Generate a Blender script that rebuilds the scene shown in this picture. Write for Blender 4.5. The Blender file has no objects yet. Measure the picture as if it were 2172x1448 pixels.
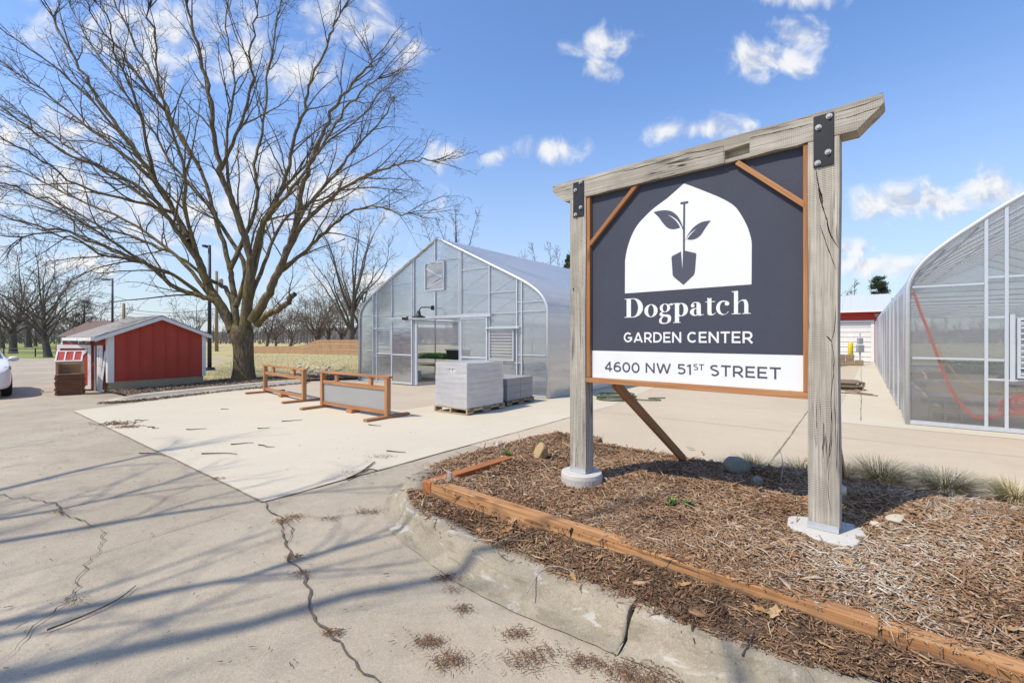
import bpy, math, random
import numpy as np
from mathutils import Vector, Matrix

# ------------------------------------------------------------------ camera, sun, sky
scene = bpy.context.scene
COL = scene.collection
F, CX, CY, H = 965.0, 1086.0, 715.0, 1.6      # lens and eye height worked out from the photograph
cam_d = bpy.data.cameras.new('camera')
cam = bpy.data.objects.new('camera', cam_d); COL.objects.link(cam)
cam.location = (0, 0, H); cam.rotation_euler = (math.radians(90), 0, 0)
cam_d.sensor_width = 36.0; cam_d.lens = F / 2172 * 36
cam_d.shift_y = -(724 - CY) / 2172
cam_d.clip_start = 0.05; cam_d.clip_end = 3000
scene.camera = cam
SUN_EL, SUN_AZ = 54.0, 242.0                   # azimuth clockwise from +Y
sun_dir = Vector((math.sin(math.radians(SUN_AZ)) * math.cos(math.radians(SUN_EL)),
                  math.cos(math.radians(SUN_AZ)) * math.cos(math.radians(SUN_EL)), math.sin(math.radians(SUN_EL))))
sun_d = bpy.data.lights.new('sun', 'SUN'); sun_d.energy = 5.0; sun_d.angle = math.radians(0.53); sun_d.color = (1.0, 0.925, 0.80)
sun = bpy.data.objects.new('sun', sun_d); COL.objects.link(sun)
sun.rotation_euler = (-sun_dir).to_track_quat('-Z', 'Y').to_euler(); sun.location = (-20, -10, 40)
vs_ = scene.view_settings
scene.display_settings.display_device = 'sRGB'
vs_.view_transform = 'Standard'; vs_.look = 'None'; vs_.gamma = 1.0; vs_.use_curve_mapping = False
vs_.exposure = -0.20
scene.cycles.transparent_max_bounces = 24; scene.cycles.max_bounces = 8
scene.cycles.caustics_reflective = False; scene.cycles.caustics_refractive = False

def nd(nt, typ, ins=None, **attrs):
    n = nt.nodes.new(typ)
    for k, v in attrs.items(): setattr(n, k, v)
    for k, v in (ins or {}).items():
        s = n.inputs[k]
        if isinstance(v, bpy.types.NodeSocket): nt.links.new(v, s)
        else: s.default_value = v
    return n
def mth(nt, op, a, b=None, c=None):
    n = nt.nodes.new('ShaderNodeMath'); n.operation = op
    for i, v in enumerate((a, b, c)):
        if v is None: continue
        if isinstance(v, bpy.types.NodeSocket): nt.links.new(v, n.inputs[i])
        else: n.inputs[i].default_value = v
    return n.outputs[0]
def mixc(nt, fac, a, b, mode='MIX'):
    n = nt.nodes.new('ShaderNodeMix'); n.data_type = 'RGBA'; n.blend_type = mode
    for i, v in ((0, fac), (6, a), (7, b)):
        if isinstance(v, bpy.types.NodeSocket): nt.links.new(v, n.inputs[i])
        elif isinstance(v, (tuple, list)): n.inputs[i].default_value = tuple(v) + ((1,) if len(v) == 3 else ())
        else: n.inputs[i].default_value = v
    return n.outputs[2]
def ramp(nt, fac, stops, interp='LINEAR'):
    n = nt.nodes.new('ShaderNodeValToRGB'); n.color_ramp.interpolation = interp
    e = n.color_ramp.elements
    while len(e) < len(stops): e.new(0.5)
    for el, (p, c) in zip(e, stops):
        el.position = p
        el.color = (c, c, c, 1) if not isinstance(c, (tuple, list)) else (tuple(c) + (1,))[:4]
    nt.links.new(fac, n.inputs[0])
    return n.outputs[0]
def smooth(nt, v, lo, hi, o0=0.0, o1=1.0):
    n = nt.nodes.new('ShaderNodeMapRange'); n.interpolation_type = 'SMOOTHSTEP'; n.clamp = True
    nt.links.new(v, n.inputs[0])
    for i, x in zip((1, 2, 3, 4), (lo, hi, o0, o1)): n.inputs[i].default_value = x
    return n.outputs[0]

world = bpy.data.worlds.new("World"); scene.world = world; world.use_nodes = True
wt = world.node_tree; wt.nodes.clear()
sky = nd(wt, 'ShaderNodeTexSky', sky_type='NISHITA', sun_disc=False, sun_elevation=math.radians(SUN_EL),
         sun_rotation=math.radians(SUN_AZ), altitude=200.0, air_density=1.0, dust_density=0.6, ozone_density=1.6)
tc = nd(wt, 'ShaderNodeTexCoord')
sep = nd(wt, 'ShaderNodeSeparateXYZ', {0: tc.outputs['Generated']})
yy = mth(wt, 'MAXIMUM', sep.outputs[1], 0.06)
gx = mth(wt, 'DIVIDE', sep.outputs[0], yy); gz = mth(wt, 'DIVIDE', sep.outputs[2], yy)
P2 = nd(wt, 'ShaderNodeCombineXYZ', {0: gx, 1: gz, 2: 0.0}).outputs[0]
# cumulus: centre and half-size as tangents of the direction (east, up)
CLOUDS = [(735, 45, 135, 85, 1.05), (840, 105, 85, 48, .9), (655, 165, 80, 55, 1.0), (1262, 92, 90, 55, 1.1), (1262, 145, 62, 40, .95),
          (1630, 125, 115, 62, 1.1), (1695, 78, 85, 48, 1.05), (1500, 274, 140, 34, 1.0), (1415, 280, 60, 30, .95), (1175, 316, 85, 42, 1.15),
          (943, 326, 66, 46, 1.1), (1050, 330, 50, 26, .8), (1940, 430, 170, 55, 1.1), (2100, 405, 110, 56, 1.05), (1805, 528, 85, 34, .95), (1850, 560, 240, 34, .8),
          (600, 395, 260, 115, .95), (300, 70, 330, 120, .8), (130, 285, 260, 70, .8), (380, 450, 520, 115, .85),
          (1690, -5, 110, 30, .95), (90, 400, 280, 90, .85), (730, 400, 110, 75, .95), (480, 120, 230, 100, .8), (640, 470, 330, 70, .8),
          (800, 600, 280, 50, .7), (150, 560, 300, 60, .7)]
nz = nd(wt, 'ShaderNodeTexNoise', {'Vector': P2, 'Scale': 11.0, 'Detail': 10.0, 'Roughness': 0.56, 'Distortion': 0.5})
nz2 = nd(wt, 'ShaderNodeTexNoise', {'Vector': P2, 'Scale': 2.6, 'Detail': 3.0, 'Roughness': 0.5})
acc = None
for (cx, cy, rx, ry, k) in CLOUDS:
    d = nd(wt, 'ShaderNodeVectorMath', {0: P2, 1: ((cx - CX) / F, (CY - cy) / F, 0)}, operation='SUBTRACT').outputs[0]
    d = nd(wt, 'ShaderNodeVectorMath', {0: d, 1: (F / rx, F / ry, 0)}, operation='MULTIPLY').outputs[0]
    l = nd(wt, 'ShaderNodeVectorMath', {0: d}, operation='LENGTH').outputs['Value']
    v = mth(wt, 'MULTIPLY_ADD', l, -k, k)
    acc = v if acc is None else mth(wt, 'MAXIMUM', acc, v)
den = mth(wt, 'ADD', acc, mth(wt, 'MULTIPLY_ADD', nz.outputs[0], 2.9, -1.62))
front = smooth(wt, sep.outputs[1], 0.05, 0.2)
cm = mth(wt, 'MULTIPLY', mth(wt, 'MULTIPLY', smooth(wt, den, -0.10, 0.85), 0.92), front)
above = smooth(wt, sep.outputs[2], -0.02, 0.05)
cm = mth(wt, 'MULTIPLY', cm, above)
Ps = nd(wt, 'ShaderNodeVectorMath', {0: P2, 1: (-0.012, 0.022, 0)}, operation='ADD').outputs[0]
nzs = nd(wt, 'ShaderNodeTexNoise', {'Vector': Ps, 'Scale': 11.0, 'Detail': 8.0, 'Roughness': 0.56, 'Distortion': 0.5})
lit = mth(wt, 'MULTIPLY_ADD', mth(wt, 'SUBTRACT', nz.outputs[0], nzs.outputs[0]), 3.2, 0.62)
cc = ramp(wt, lit, [(0.30, (4.9, 5.4, 6.6)), (0.60, (6.9, 7.1, 7.5)), (0.85, (8.2, 8.2, 8.2))])
skc = nd(wt, 'ShaderNodeHueSaturation', {'Hue': 0.506, 'Saturation': 1.16, 'Value': 2.05, 'Color': sky.outputs[0]}).outputs[0]
hz = smooth(wt, sep.outputs[2], 0.0, 0.50, 1.0, 0.0)
skc = mixc(wt, mth(wt, 'MULTIPLY', hz, 0.72), skc, (4.2, 5.0, 6.3))
fin = mixc(wt, cm, skc, cc)
bg = nd(wt, 'ShaderNodeBackground', {'Color': fin, 'Strength': 0.135})
nd(wt, 'ShaderNodeOutputWorld', {'Surface': bg.outputs[0]})

# ------------------------------------------------------------------ helpers: where things stand
rng = random.Random(7); nrg = np.random.default_rng(11)
def G(px, py, z=0.0):
    Y = F * (H - z) / (py - CY); return Vector(((px - CX) / F * Y, Y, z))
def AT(px, py, Y): return Vector(((px - CX) / F * Y, Y, H + (CY - py) / F * Y))
class Fr:
    """A local frame: u along, v into depth, z up."""
    def __init__(s, o, yaw):
        a = math.radians(yaw); s.o = Vector((o[0], o[1], o[2] if len(o) > 2 else 0))
        s.u = Vector((math.cos(a), -math.sin(a), 0)); s.v = Vector((math.sin(a), math.cos(a), 0)); s.yaw = a
    def __call__(s, t, d, z=0.0): return s.o + s.u * t + s.v * d + Vector((0, 0, z))
    def inv(s, p):
        q = Vector((p[0], p[1], 0)) - Vector((s.o.x, s.o.y, 0)); return q.dot(s.u), q.dot(s.v)
    def ray(s, px, py, d=0.0):
        """(t, z) of the point of the plane v = d seen along the photograph's ray"""
        k = (px - CX) / F; o = s.o + s.v * d
        t = (k * o.y - o.x) / (s.u.x - k * s.u.y)
        Y = o.y + t * s.u.y
        return t, H + (CY - py) / F * Y - s.o.z
ORG = {}
def tag(o, label=None, cat=None, group=None, kind=None):
    if label: o['label'] = label
    if cat: o['category'] = cat
    if group: o['group'] = group
    if kind: o['kind'] = kind
    return o
def thing(name, label, cat, loc=(0, 0, 0), group=None, rz=0.0):
    o = bpy.data.objects.new(name, None); COL.objects.link(o)
    o.location = loc; o.rotation_euler = (0, 0, rz); o.empty_display_size = 0.1
    ORG[o.name] = Vector(loc)
    return tag(o, label, cat, group)
def link_mesh(name, me, mats, parent=None, at=None):
    for m in (mats if isinstance(mats, (list, tuple)) else [mats]): me.materials.append(m)
    o = bpy.data.objects.new(name, me); COL.objects.link(o)
    if parent is not None:
        o.parent = parent; ORG[o.name] = ORG[parent.name]
    else:
        ORG[o.name] = Vector(at) if at is not None else Vector((0, 0, 0)); o.location = ORG[o.name]
    return o
class MB:
    """collects pieces of ONE mesh (world coordinates, or local ones when its thing sits at the origin)"""
    def __init__(s): s.v = []; s.f = []; s.g = []; s.m = []
    def add(s, verts, faces, gc=None, mi=0):
        b = len(s.v); s.v += [tuple(v) for v in verts]
        s.g += [tuple(x) for x in (gc if gc is not None else verts)]
        s.f += [tuple(b + i for i in f) for f in faces]; s.m += [mi] * len(faces); return s
    def hexa(s, c, lens, mi=0):
        """eight corners in x,y,z bit order; lens = edge lengths, the longest becomes the grain direction"""
        ax = sorted(range(3), key=lambda i: -lens[i]); r = [rng.uniform(-50, 50) for _ in range(3)]
        gc = []
        for i in range(8):
            q = [((i >> k) & 1) * lens[k] for k in range(3)]
            gc.append((q[ax[0]] + r[0], q[ax[1]] + r[1], q[ax[2]] + r[2]))
        return s.add(c, [(0, 2, 3, 1), (4, 5, 7, 6), (0, 1, 5, 4), (2, 6, 7, 3), (0, 4, 6, 2), (1, 3, 7, 5)], gc, mi)
    def fbox(s, fr, t0, t1, d0, d1, z0, z1, mi=0):
        c = [fr((t1 if i & 1 else t0), (d1 if i & 2 else d0), (z1 if i & 4 else z0)) for i in range(8)]
        return s.hexa(c, (abs(t1 - t0), abs(d1 - d0), abs(z1 - z0)), mi)
    def box(s, x0, x1, y0, y1, z0, z1, mi=0): return s.fbox(WF, x0, x1, y0, y1, z0, z1, mi)
    def beam(s, p0, p1, w, h, up=(0, 0, 1), mi=0):
        p0, p1 = Vector(p0), Vector(p1); d = (p1 - p0); L = d.length; d.normalize()
        sd = d.cross(Vector(up)).normalized(); u2 = sd.cross(d)
        c = [p0 + d * (L if i & 1 else 0) + sd * (w / 2 if i & 2 else -w / 2) + u2 * (h / 2 if i & 4 else -h / 2) for i in range(8)]
        return s.hexa(c, (L, w, h), mi)
    def tube(s, pts, r, n=8, cap=True, mi=0):
        pts = [Vector(p) for p in pts]; k = len(pts); rr = r if isinstance(r, (list, tuple)) else [r] * k
        b = []; ref = None; L = 0; gc = []; o0 = rng.uniform(-50, 50)
        for i, p in enumerate(pts):
            t = (pts[min(i + 1, k - 1)] - pts[max(i - 1, 0)]).normalized()
            if ref is None: ref = t.orthogonal().normalized()
            ref = (ref - t * ref.dot(t)).normalized(); bn = t.cross(ref)
            if i: L += (p - pts[i - 1]).length
            for j in range(n):
                a = 2 * math.pi * j / n
                b.append(p + ref * math.cos(a) * rr[i] + bn * math.sin(a) * rr[i]); gc.append((L + o0, math.cos(a) * rr[i], math.sin(a) * rr[i]))
        fs = [(i * n + j, i * n + (j + 1) % n, (i + 1) * n + (j + 1) % n, (i + 1) * n + j) for i in range(k - 1) for j in range(n)]
        if cap: fs += [tuple(range(n - 1, -1, -1)), tuple((k - 1) * n + j for j in range(n))]
        return s.add(b, fs, gc, mi)
    def prism(s, poly, fn, d0, d1, mi=0):
        """outline in a plane, given a thickness: fn(x, y, d) -> point"""
        n = len(poly)
        vs = [fn(x, y, d0) for x, y in poly] + [fn(x, y, d1) for x, y in poly]
        fs = [tuple(range(n - 1, -1, -1)), tuple(range(n, 2 * n))] + [(i, (i + 1) % n, n + (i + 1) % n, n + i) for i in range(n)]
        o = [rng.uniform(-50, 50) for _ in range(3)]
        return s.add(vs, fs, [(x + o[0], y + o[1], (k // n) * abs(d1 - d0) + o[2]) for k, (x, y) in enumerate(list(poly) * 2)], mi)
    def strip(s, A, B, fn, d0, d1, mi=0):
        """band between two equally long outlines, with thickness (front, back and rims)"""
        n = len(A); vs = [fn(x, y, d) for d in (d0, d1) for x, y in (list(A) + list(B))]
        fs = []
        for i in range(n - 1):
            fs += [(i, i + 1, n + i + 1, n + i), (2 * n + i, 3 * n + i, 3 * n + i + 1, 2 * n + i + 1),
                   (i, 2 * n + i, 2 * n + i + 1, i + 1), (n + i, n + i + 1, 3 * n + i + 1, 3 * n + i)]
        return s.add(vs, fs, None, mi)
    def lathe(s, prof, c, n=24, mi=0):
        c = Vector(c); vs = []; fs = []; k = len(prof)
        for r, z in prof:
            for j in range(n):
                a = 2 * math.pi * j / n; vs.append(c + Vector((r * math.cos(a), r * math.sin(a), z)))
        for i in range(k - 1):
            for j in range(n): fs.append((i * n + j, i * n + (j + 1) % n, (i + 1) * n + (j + 1) % n, (i + 1) * n + j))
        fs += [tuple(range(n - 1, -1, -1)), tuple((k - 1) * n + j for j in range(n))]
        return s.add(vs, fs, None, mi)
    def build(s, name, mats, parent=None, bev=0.0, smooth=False, at=None, sub=0):
        off = ORG[parent.name] if parent is not None else (Vector(at) if at is not None else Vector((0, 0, 0)))
        me = bpy.data.meshes.new(name)
        me.from_pydata([(v[0] - off.x, v[1] - off.y, v[2] - off.z) for v in s.v], [], s.f)
        a = me.attributes.new('gc', 'FLOAT_VECTOR', 'POINT'); a.data.foreach_set('vector', np.array(s.g, np.float32).ravel())
        me.polygons.foreach_set('material_index', s.m)
        if smooth: me.polygons.foreach_set('use_smooth', [True] * len(s.f))
        me.update()
        o = link_mesh(name, me, mats, parent, at)
        if bev:
            m = o.modifiers.new('bevel', 'BEVEL'); m.width = bev; m.segments = 2; m.limit_method = 'ANGLE'; m.angle_limit = math.radians(40)
        if sub:
            m = o.modifiers.new('subdiv', 'SUBSURF'); m.levels = sub; m.render_levels = sub
        return o
WF = Fr((0, 0, 0), 0)
def struct(o, extra=None): o['kind'] = 'structure'; return o
def copy_tree(o, parent=None, **kw):
    c = o.copy(); COL.objects.link(c)
    if parent is not None: c.parent = parent
    for ch in [x for x in list(o.children)]: copy_tree(ch, c)
    return c
def catmull(P, k=6):
    P = [np.array(p, float) for p in P]; out = []
    for i in range(len(P) - 1):
        a, b, c, d = P[max(i - 1, 0)], P[i], P[i + 1], P[min(i + 2, len(P) - 1)]
        for j in range(k):
            t = j / k
            out.append(0.5 * ((2 * b) + (c - a) * t + (2 * a - 5 * b + 4 * c - d) * t * t + (3 * b - a - 3 * c + d) * t ** 3))
    out.append(P[-1]); return out
def ss(x): x = max(0.0, min(1.0, x)); return x * x * (3 - 2 * x)

# ------------------------------------------------------------------ materials
def mat(name):
    m = bpy.data.materials.new(name); m.use_nodes = True; nt = m.node_tree; nt.nodes.clear()
    out = nd(nt, 'ShaderNodeOutputMaterial'); b = nd(nt, 'ShaderNodeBsdfPrincipled'); nt.links.new(b.outputs[0], out.inputs[0])
    return m, nt, b, out
def coord(nt, kind, scale=(1, 1, 1)):
    if kind == 'gc': v = nd(nt, 'ShaderNodeAttribute', attribute_name='gc').outputs['Vector']
    else: v = nd(nt, 'ShaderNodeTexCoord').outputs['Object']
    return nd(nt, 'ShaderNodeMapping', {'Vector': v, 'Scale': scale}).outputs[0]
def noise(nt, v, scale, detail=4.0, rough=0.55, dist=0.0):
    return nd(nt, 'ShaderNodeTexNoise', {'Vector': v, 'Scale': scale, 'Detail': detail, 'Roughness': rough, 'Distortion': dist}).outputs[0]
def bump(nt, b, h, strength=0.3, dist=0.01):
    n = nd(nt, 'ShaderNodeBump', {'Height': h, 'Strength': strength, 'Distance': dist}); nt.links.new(n.outputs[0], b.inputs['Normal'])
def plain(name, c, rough=0.6, metal=0.0, var=0.12, scale=6.0, bmp=0.0, spec=0.4, coordk='Object', fade=0.0):
    m, nt, b, o = mat(name); v = coord(nt, coordk)
    n = noise(nt, v, scale, 5.0)
    col = mixc(nt, n, tuple(x * (1 - var) for x in c), tuple(min(1, x * (1 + var)) for x in c))
    n2 = noise(nt, v, scale * 7, 3.0)
    col = mixc(nt, smooth(nt, n2, 0.55, 0.75, 0, var * 1.2), col, tuple(x * 0.6 for x in c))
    if fade:
        fv = noise(nt, coord(nt, coordk, (3, 3, 0.7)), 2.2, 5.0, 0.65); col = mixc(nt, smooth(nt, fv, 0.48, 0.72, 0, fade), col, tuple(min(1, x * 1.35 + .03) for x in c)); col = mixc(nt, smooth(nt, fv, 0.44, 0.28, 0, fade), col, tuple(x * 0.62 for x in c))
    nt.links.new(col, b.inputs['Base Color']); b.inputs['Roughness'].default_value = rough; b.inputs['Metallic'].default_value = metal
    b.inputs['Specular IOR Level'].default_value = spec
    if bmp: bump(nt, b, n2, bmp)
    return m
def wood(name, lo, hi, dark, rough=0.75, saw=0.0, cracks=0.0, grain=38.0, bmp=0.35, stain=0.0):
    m, nt, b, o = mat(name)
    g = coord(nt, 'gc', (1.6, grain, grain)); g2 = coord(nt, 'gc', (0.55, 9, 9)); g1 = coord(nt, 'gc')
    n = noise(nt, g, 1.0, 6.0, 0.6, 0.3); n2 = noise(nt, g2, 1.0, 4.0)
    col = mixc(nt, smooth(nt, n, 0.3, 0.7), lo, hi)
    col = mixc(nt, smooth(nt, n2, 0.35, 0.7, 0, 0.45), col, dark)
    hgt = n
    kn = nd(nt, 'ShaderNodeTexVoronoi', {'Vector': coord(nt, 'gc', (1.3, 6, 6)), 'Scale': 1.0}).outputs['Distance']
    col = mixc(nt, smooth(nt, kn, 0.05, 0.16, 0.75, 0.0), col, tuple(x * 0.45 for x in dark))
    if saw:
        w = nd(nt, 'ShaderNodeTexWave', {'Vector': g1, 'Scale': 26.0, 'Distortion': 2.2, 'Detail': 2.0, 'Detail Scale': 1.4}, wave_type='BANDS', bands_direction='X').outputs['Fac']
        w = mth(nt, 'MULTIPLY', w, smooth(nt, noise(nt, g1, 5.0, 2.0), 0.35, 0.6))
        col = mixc(nt, mth(nt, 'MULTIPLY', w, saw), col, tuple(x * 0.62 for x in lo)); hgt = mth(nt, 'MULTIPLY_ADD', w, -0.5, hgt)
    if cracks:
        c = noise(nt, coord(nt, 'gc', (0.9, 26, 26)), 1.0, 3.0, 0.5, 0.6)
        cr = smooth(nt, mth(nt, 'ABSOLUTE', mth(nt, 'SUBTRACT', c, 0.5)), 0.004, 0.016, 1.0, 0.0)
        cr = mth(nt, 'MULTIPLY', cr, smooth(nt, noise(nt, coord(nt, 'gc', (1.2, 5, 5)), 1.0, 2.0), 0.5, 0.62))
        col = mixc(nt, mth(nt, 'MULTIPLY', cr, cracks), col, (0.03, 0.022, 0.016)); hgt = mth(nt, 'MULTIPLY_ADD', cr, -2.0, hgt)
    if stain:
        col = mixc(nt, smooth(nt, noise(nt, g1, 3.0, 5.0, 0.6), 0.52, 0.72, 0, stain), col, (0.10, 0.07, 0.05))
    nt.links.new(col, b.inputs['Base Color']); b.inputs['Roughness'].default_value = rough; b.inputs['Specular IOR Level'].default_value = 0.25
    bump(nt, b, hgt, bmp, 0.004)
    return m
def concrete(name, base, var=0.10, blotch=0.3, stain=(0.2, 0.17, 0.13), speck=0.5, bmp=0.25, rust=0.0, streak=0.0):
    m, nt, b, o = mat(name); v = coord(nt, 'Object')
    big = noise(nt, v, 0.32, 5.0, 0.6); mid = noise(nt, v, 2.3, 6.0, 0.62); fine = noise(nt, v, 34.0, 4.0, 0.7); grit = noise(nt, v, 150.0, 2.0, 0.7)
    col = mixc(nt, smooth(nt, big, 0.28, 0.72), tuple(x * (1 - var) for x in base), tuple(x * (1 + var) for x in base))
    col = mixc(nt, smooth(nt, mid, 0.46, 0.76, 0.0, blotch), col, stain)
    st = noise(nt, coord(nt, 'Object', (0.5, 1.9, 1)), 1.1, 5.0, 0.65, 0.4)
    col = mixc(nt, smooth(nt, st, 0.56, 0.74, 0, blotch * 0.9), col, tuple(x * 0.72 for x in base))
    col = mixc(nt, smooth(nt, fine, 0.35, 0.7, 0, 0.16), col, tuple(x * 1.22 for x in base))
    sp = nd(nt, 'ShaderNodeTexVoronoi', {'Vector': v, 'Scale': 95.0, 'Randomness': 1.0}).outputs['Distance']
    col = mixc(nt, mth(nt, 'MULTIPLY', smooth(nt, sp, 0.10, 0.24, 1.0, 0.0), smooth(nt, noise(nt, v, 9.0, 2.0), 0.45, 0.6, 0, speck)), col, tuple(x * 0.45 for x in base))
    pit = nd(nt, 'ShaderNodeTexVoronoi', {'Vector': v, 'Scale': 21.0, 'Randomness': 1.0})
    pk = mth(nt, 'MULTIPLY', smooth(nt, pit.outputs['Distance'], 0.07, 0.17, 1.0, 0.0), smooth(nt, nd(nt, 'ShaderNodeSeparateColor', {0: pit.outputs['Color']}).outputs[0], 0.70, 0.74, 0, speck * 0.75))
    col = mixc(nt, pk, col, tuple(x * 0.32 for x in base))
    ag = nd(nt, 'ShaderNodeTexVoronoi', {'Vector': v, 'Scale': 160.0, 'Randomness': 1.0}).outputs['Color']
    agv = nd(nt, 'ShaderNodeSeparateColor', {0: ag}).outputs[0]
    col = mixc(nt, mth(nt, 'MULTIPLY', agv, speck * 0.34), col, tuple(x * 0.45 for x in base))
    col = mixc(nt, smooth(nt, agv, 0.86, 0.9, 0, speck * 0.35), col, tuple(min(1, x * 1.55) for x in base))
    mot = noise(nt, v, 7.5, 5.0, 0.7)
    col = mixc(nt, smooth(nt, mot, 0.42, 0.68, 0, blotch * 0.55), col, tuple(x * 0.70 for x in base))
    if streak:
        sv = noise(nt, coord(nt, 'Object', (2.2, 2.2, 9)), 1.6, 5.0, 0.7, 0.6)
        col = mixc(nt, smooth(nt, sv, 0.55, 0.66, 0, streak), col, (0.60, 0.57, 0.50)); col = mixc(nt, smooth(nt, sv, 0.46, 0.34, 0, streak * 0.8), col, (0.16, 0.13, 0.085))
    col = mixc(nt, smooth(nt, grit, 0.55, 0.75, 0, 0.22), col, tuple(x * 0.6 for x in base))
    if rust: col = mixc(nt, smooth(nt, noise(nt, v, 0.9, 4.0, 0.6), 0.60, 0.78, 0, rust), col, (0.33, 0.2, 0.1))
    nt.links.new(col, b.inputs['Base Color']); b.inputs['Roughness'].default_value = 0.88; b.inputs['Specular IOR Level'].default_value = 0.25
    bump(nt, b, mth(nt, 'MULTIPLY_ADD', grit, 0.5, fine), bmp, 0.006)
    return m
def sheet(name, tint, clear=0.5, ribs=None, rough=0.25, gloss=0.16, body=(0.75, 0.79, 0.83), trans=0.6):
    """translucent film or twin-wall sheet: partly see-through, partly scattering"""
    m, nt, b, o = mat(name); nt.nodes.remove(b)
    v = coord(nt, 'gc')
    tr = nd(nt, 'ShaderNodeBsdfTransparent', {'Color': tuple(tint) + (1,)}).outputs[0]
    df = nd(nt, 'ShaderNodeBsdfDiffuse', {'Color': tuple(body) + (1,)}).outputs[0]
    tl = nd(nt, 'ShaderNodeBsdfTranslucent', {'Color': tuple(body) + (1,)}).outputs[0]
    sc = nd(nt, 'ShaderNodeMixShader', {0: trans, 1: df, 2: tl}).outputs[0]
    n = noise(nt, coord(nt, 'Object', (0.7, 0.7, 1.6)), 1.3, 4.0)
    f = mth(nt, 'MULTIPLY_ADD', n, 0.36, clear - 0.18)
    if ribs:
        w = nd(nt, 'ShaderNodeTexWave', {'Vector': v, 'Scale': ribs[1], 'Distortion': 0.0}, wave_type='BANDS', bands_direction=ribs[0], wave_profile='SIN').outputs['Fac']
        f = mth(nt, 'MULTIPLY_ADD', w, -ribs[2], f)
    a = nd(nt, 'ShaderNodeMixShader', {0: f, 1: sc, 2: tr}).outputs[0]
    bn = nd(nt, 'ShaderNodeBump', {'Height': noise(nt, coord(nt, 'Object', (1, 1, 3)), 1.2, 3.0), 'Strength': 0.25, 'Distance': 0.05}).outputs[0]
    gl = nd(nt, 'ShaderNodeBsdfGlossy', {'Roughness': rough, 'Normal': bn}).outputs[0]
    fr = nd(nt, 'ShaderNodeFresnel', {'IOR': 1.35}).outputs[0]
    k = mth(nt, 'MULTIPLY_ADD', fr, 1.0, gloss * 0.3)
    fs = nd(nt, 'ShaderNodeMixShader', {0: mth(nt, 'MINIMUM', k, 0.6), 1: a, 2: gl}).outputs[0]
    nt.links.new(fs, o.inputs[0]); return m
def byattr(name, stops, rough=0.85, rand='rnd', bmp=0.0, spec=0.2):
    """colour picked per chip, blade or leaf from its own random number"""
    m, nt, b, o = mat(name)
    a = nd(nt, 'ShaderNodeAttribute', attribute_name=rand).outputs['Fac']
    c = ramp(nt, a, stops); v = coord(nt, 'Object')
    c = mixc(nt, smooth(nt, noise(nt, v, 90.0, 2.0), 0.4, 0.75, 0, 0.4), c, (0.06, 0.04, 0.025))
    nt.links.new(c, b.inputs['Base Color']); b.inputs['Roughness'].default_value = rough; b.inputs['Specular IOR Level'].default_value = spec
    return m
M = {}
M['old_wood'] = wood('weathered oak', (0.34, 0.305, 0.25), (0.61, 0.56, 0.475), (0.25, 0.215, 0.17), 0.9, saw=0.40, cracks=1.0, grain=72, bmp=0.7, stain=0.12)
M['crack'] = plain('wood crack', (0.02, 0.016, 0.012), 0.95)
M['cedar'] = wood('cedar', (0.36, 0.155, 0.06), (0.52, 0.265, 0.12), (0.22, 0.09, 0.035), 0.7, grain=46, bmp=0.25)
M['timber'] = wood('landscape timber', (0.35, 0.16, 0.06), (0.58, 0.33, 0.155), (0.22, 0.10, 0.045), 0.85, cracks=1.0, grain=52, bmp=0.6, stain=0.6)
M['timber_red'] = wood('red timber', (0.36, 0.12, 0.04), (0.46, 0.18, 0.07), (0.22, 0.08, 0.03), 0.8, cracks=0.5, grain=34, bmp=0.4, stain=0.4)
M['rack_wood'] = wood('redwood', (0.34, 0.155, 0.065), (0.49, 0.25, 0.12), (0.25, 0.11, 0.05), 0.75, grain=36, bmp=0.25)
M['pallet_wood'] = wood('pallet wood', (0.40, 0.31, 0.20), (0.55, 0.44, 0.31), (0.22, 0.16, 0.10), 0.85, grain=36, bmp=0.3, stain=0.4)
M['brown_wood'] = wood('brown tray wood', (0.16, 0.07, 0.035), (0.27, 0.13, 0.07), (0.09, 0.045, 0.025), 0.8, grain=36)
M['fence_wood'] = wood('fence pickets', (0.50, 0.30, 0.165), (0.60, 0.385, 0.225), (0.42, 0.24, 0.13), 0.85, grain=30, bmp=0.2)
M['ply'] = wood('plywood', (0.52, 0.42, 0.24), (0.62, 0.52, 0.33), (0.42, 0.33, 0.18), 0.8, grain=20, bmp=0.1)
M['pole_wood'] = wood('pole wood', (0.22, 0.16, 0.11), (0.36, 0.27, 0.18), (0.15, 0.11, 0.08), 0.9)
M['old_conc'] = concrete('old concrete', (0.455, 0.385, 0.285), 0.2, 0.52, (0.235, 0.19, 0.14), 1.0, 0.55, rust=0.14)
M['alley_conc'] = concrete('alley concrete', (0.54, 0.445, 0.32), 0.07, 0.16, (0.40, 0.32, 0.22), 0.35, 0.2, rust=0.10)
M['new_conc'] = concrete('new concrete', (0.60, 0.53, 0.40), 0.05, 0.12, (0.47, 0.42, 0.34), 0.4, 0.2, rust=0.04)
M['tan_conc'] = concrete('tan concrete', (0.50, 0.42, 0.32), 0.07, 0.2, (0.34, 0.25, 0.18), 0.4, 0.2, rust=0.16)
M['kerb'] = concrete('kerb concrete', (0.385, 0.33, 0.24), 0.2, 0.75, (0.20, 0.165, 0.11), 1.0, 1.0, rust=0.05, streak=0.55)
M['footing'] = concrete('white footing', (0.58, 0.55, 0.495), 0.06, 0.25, (0.45, 0.40, 0.33), 0.5, 0.5)
M['block_light'] = concrete('wrapped block', (0.66, 0.60, 0.53), 0.06, 0.2, (0.40, 0.36, 0.31), 0.4, 0.3)
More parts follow.
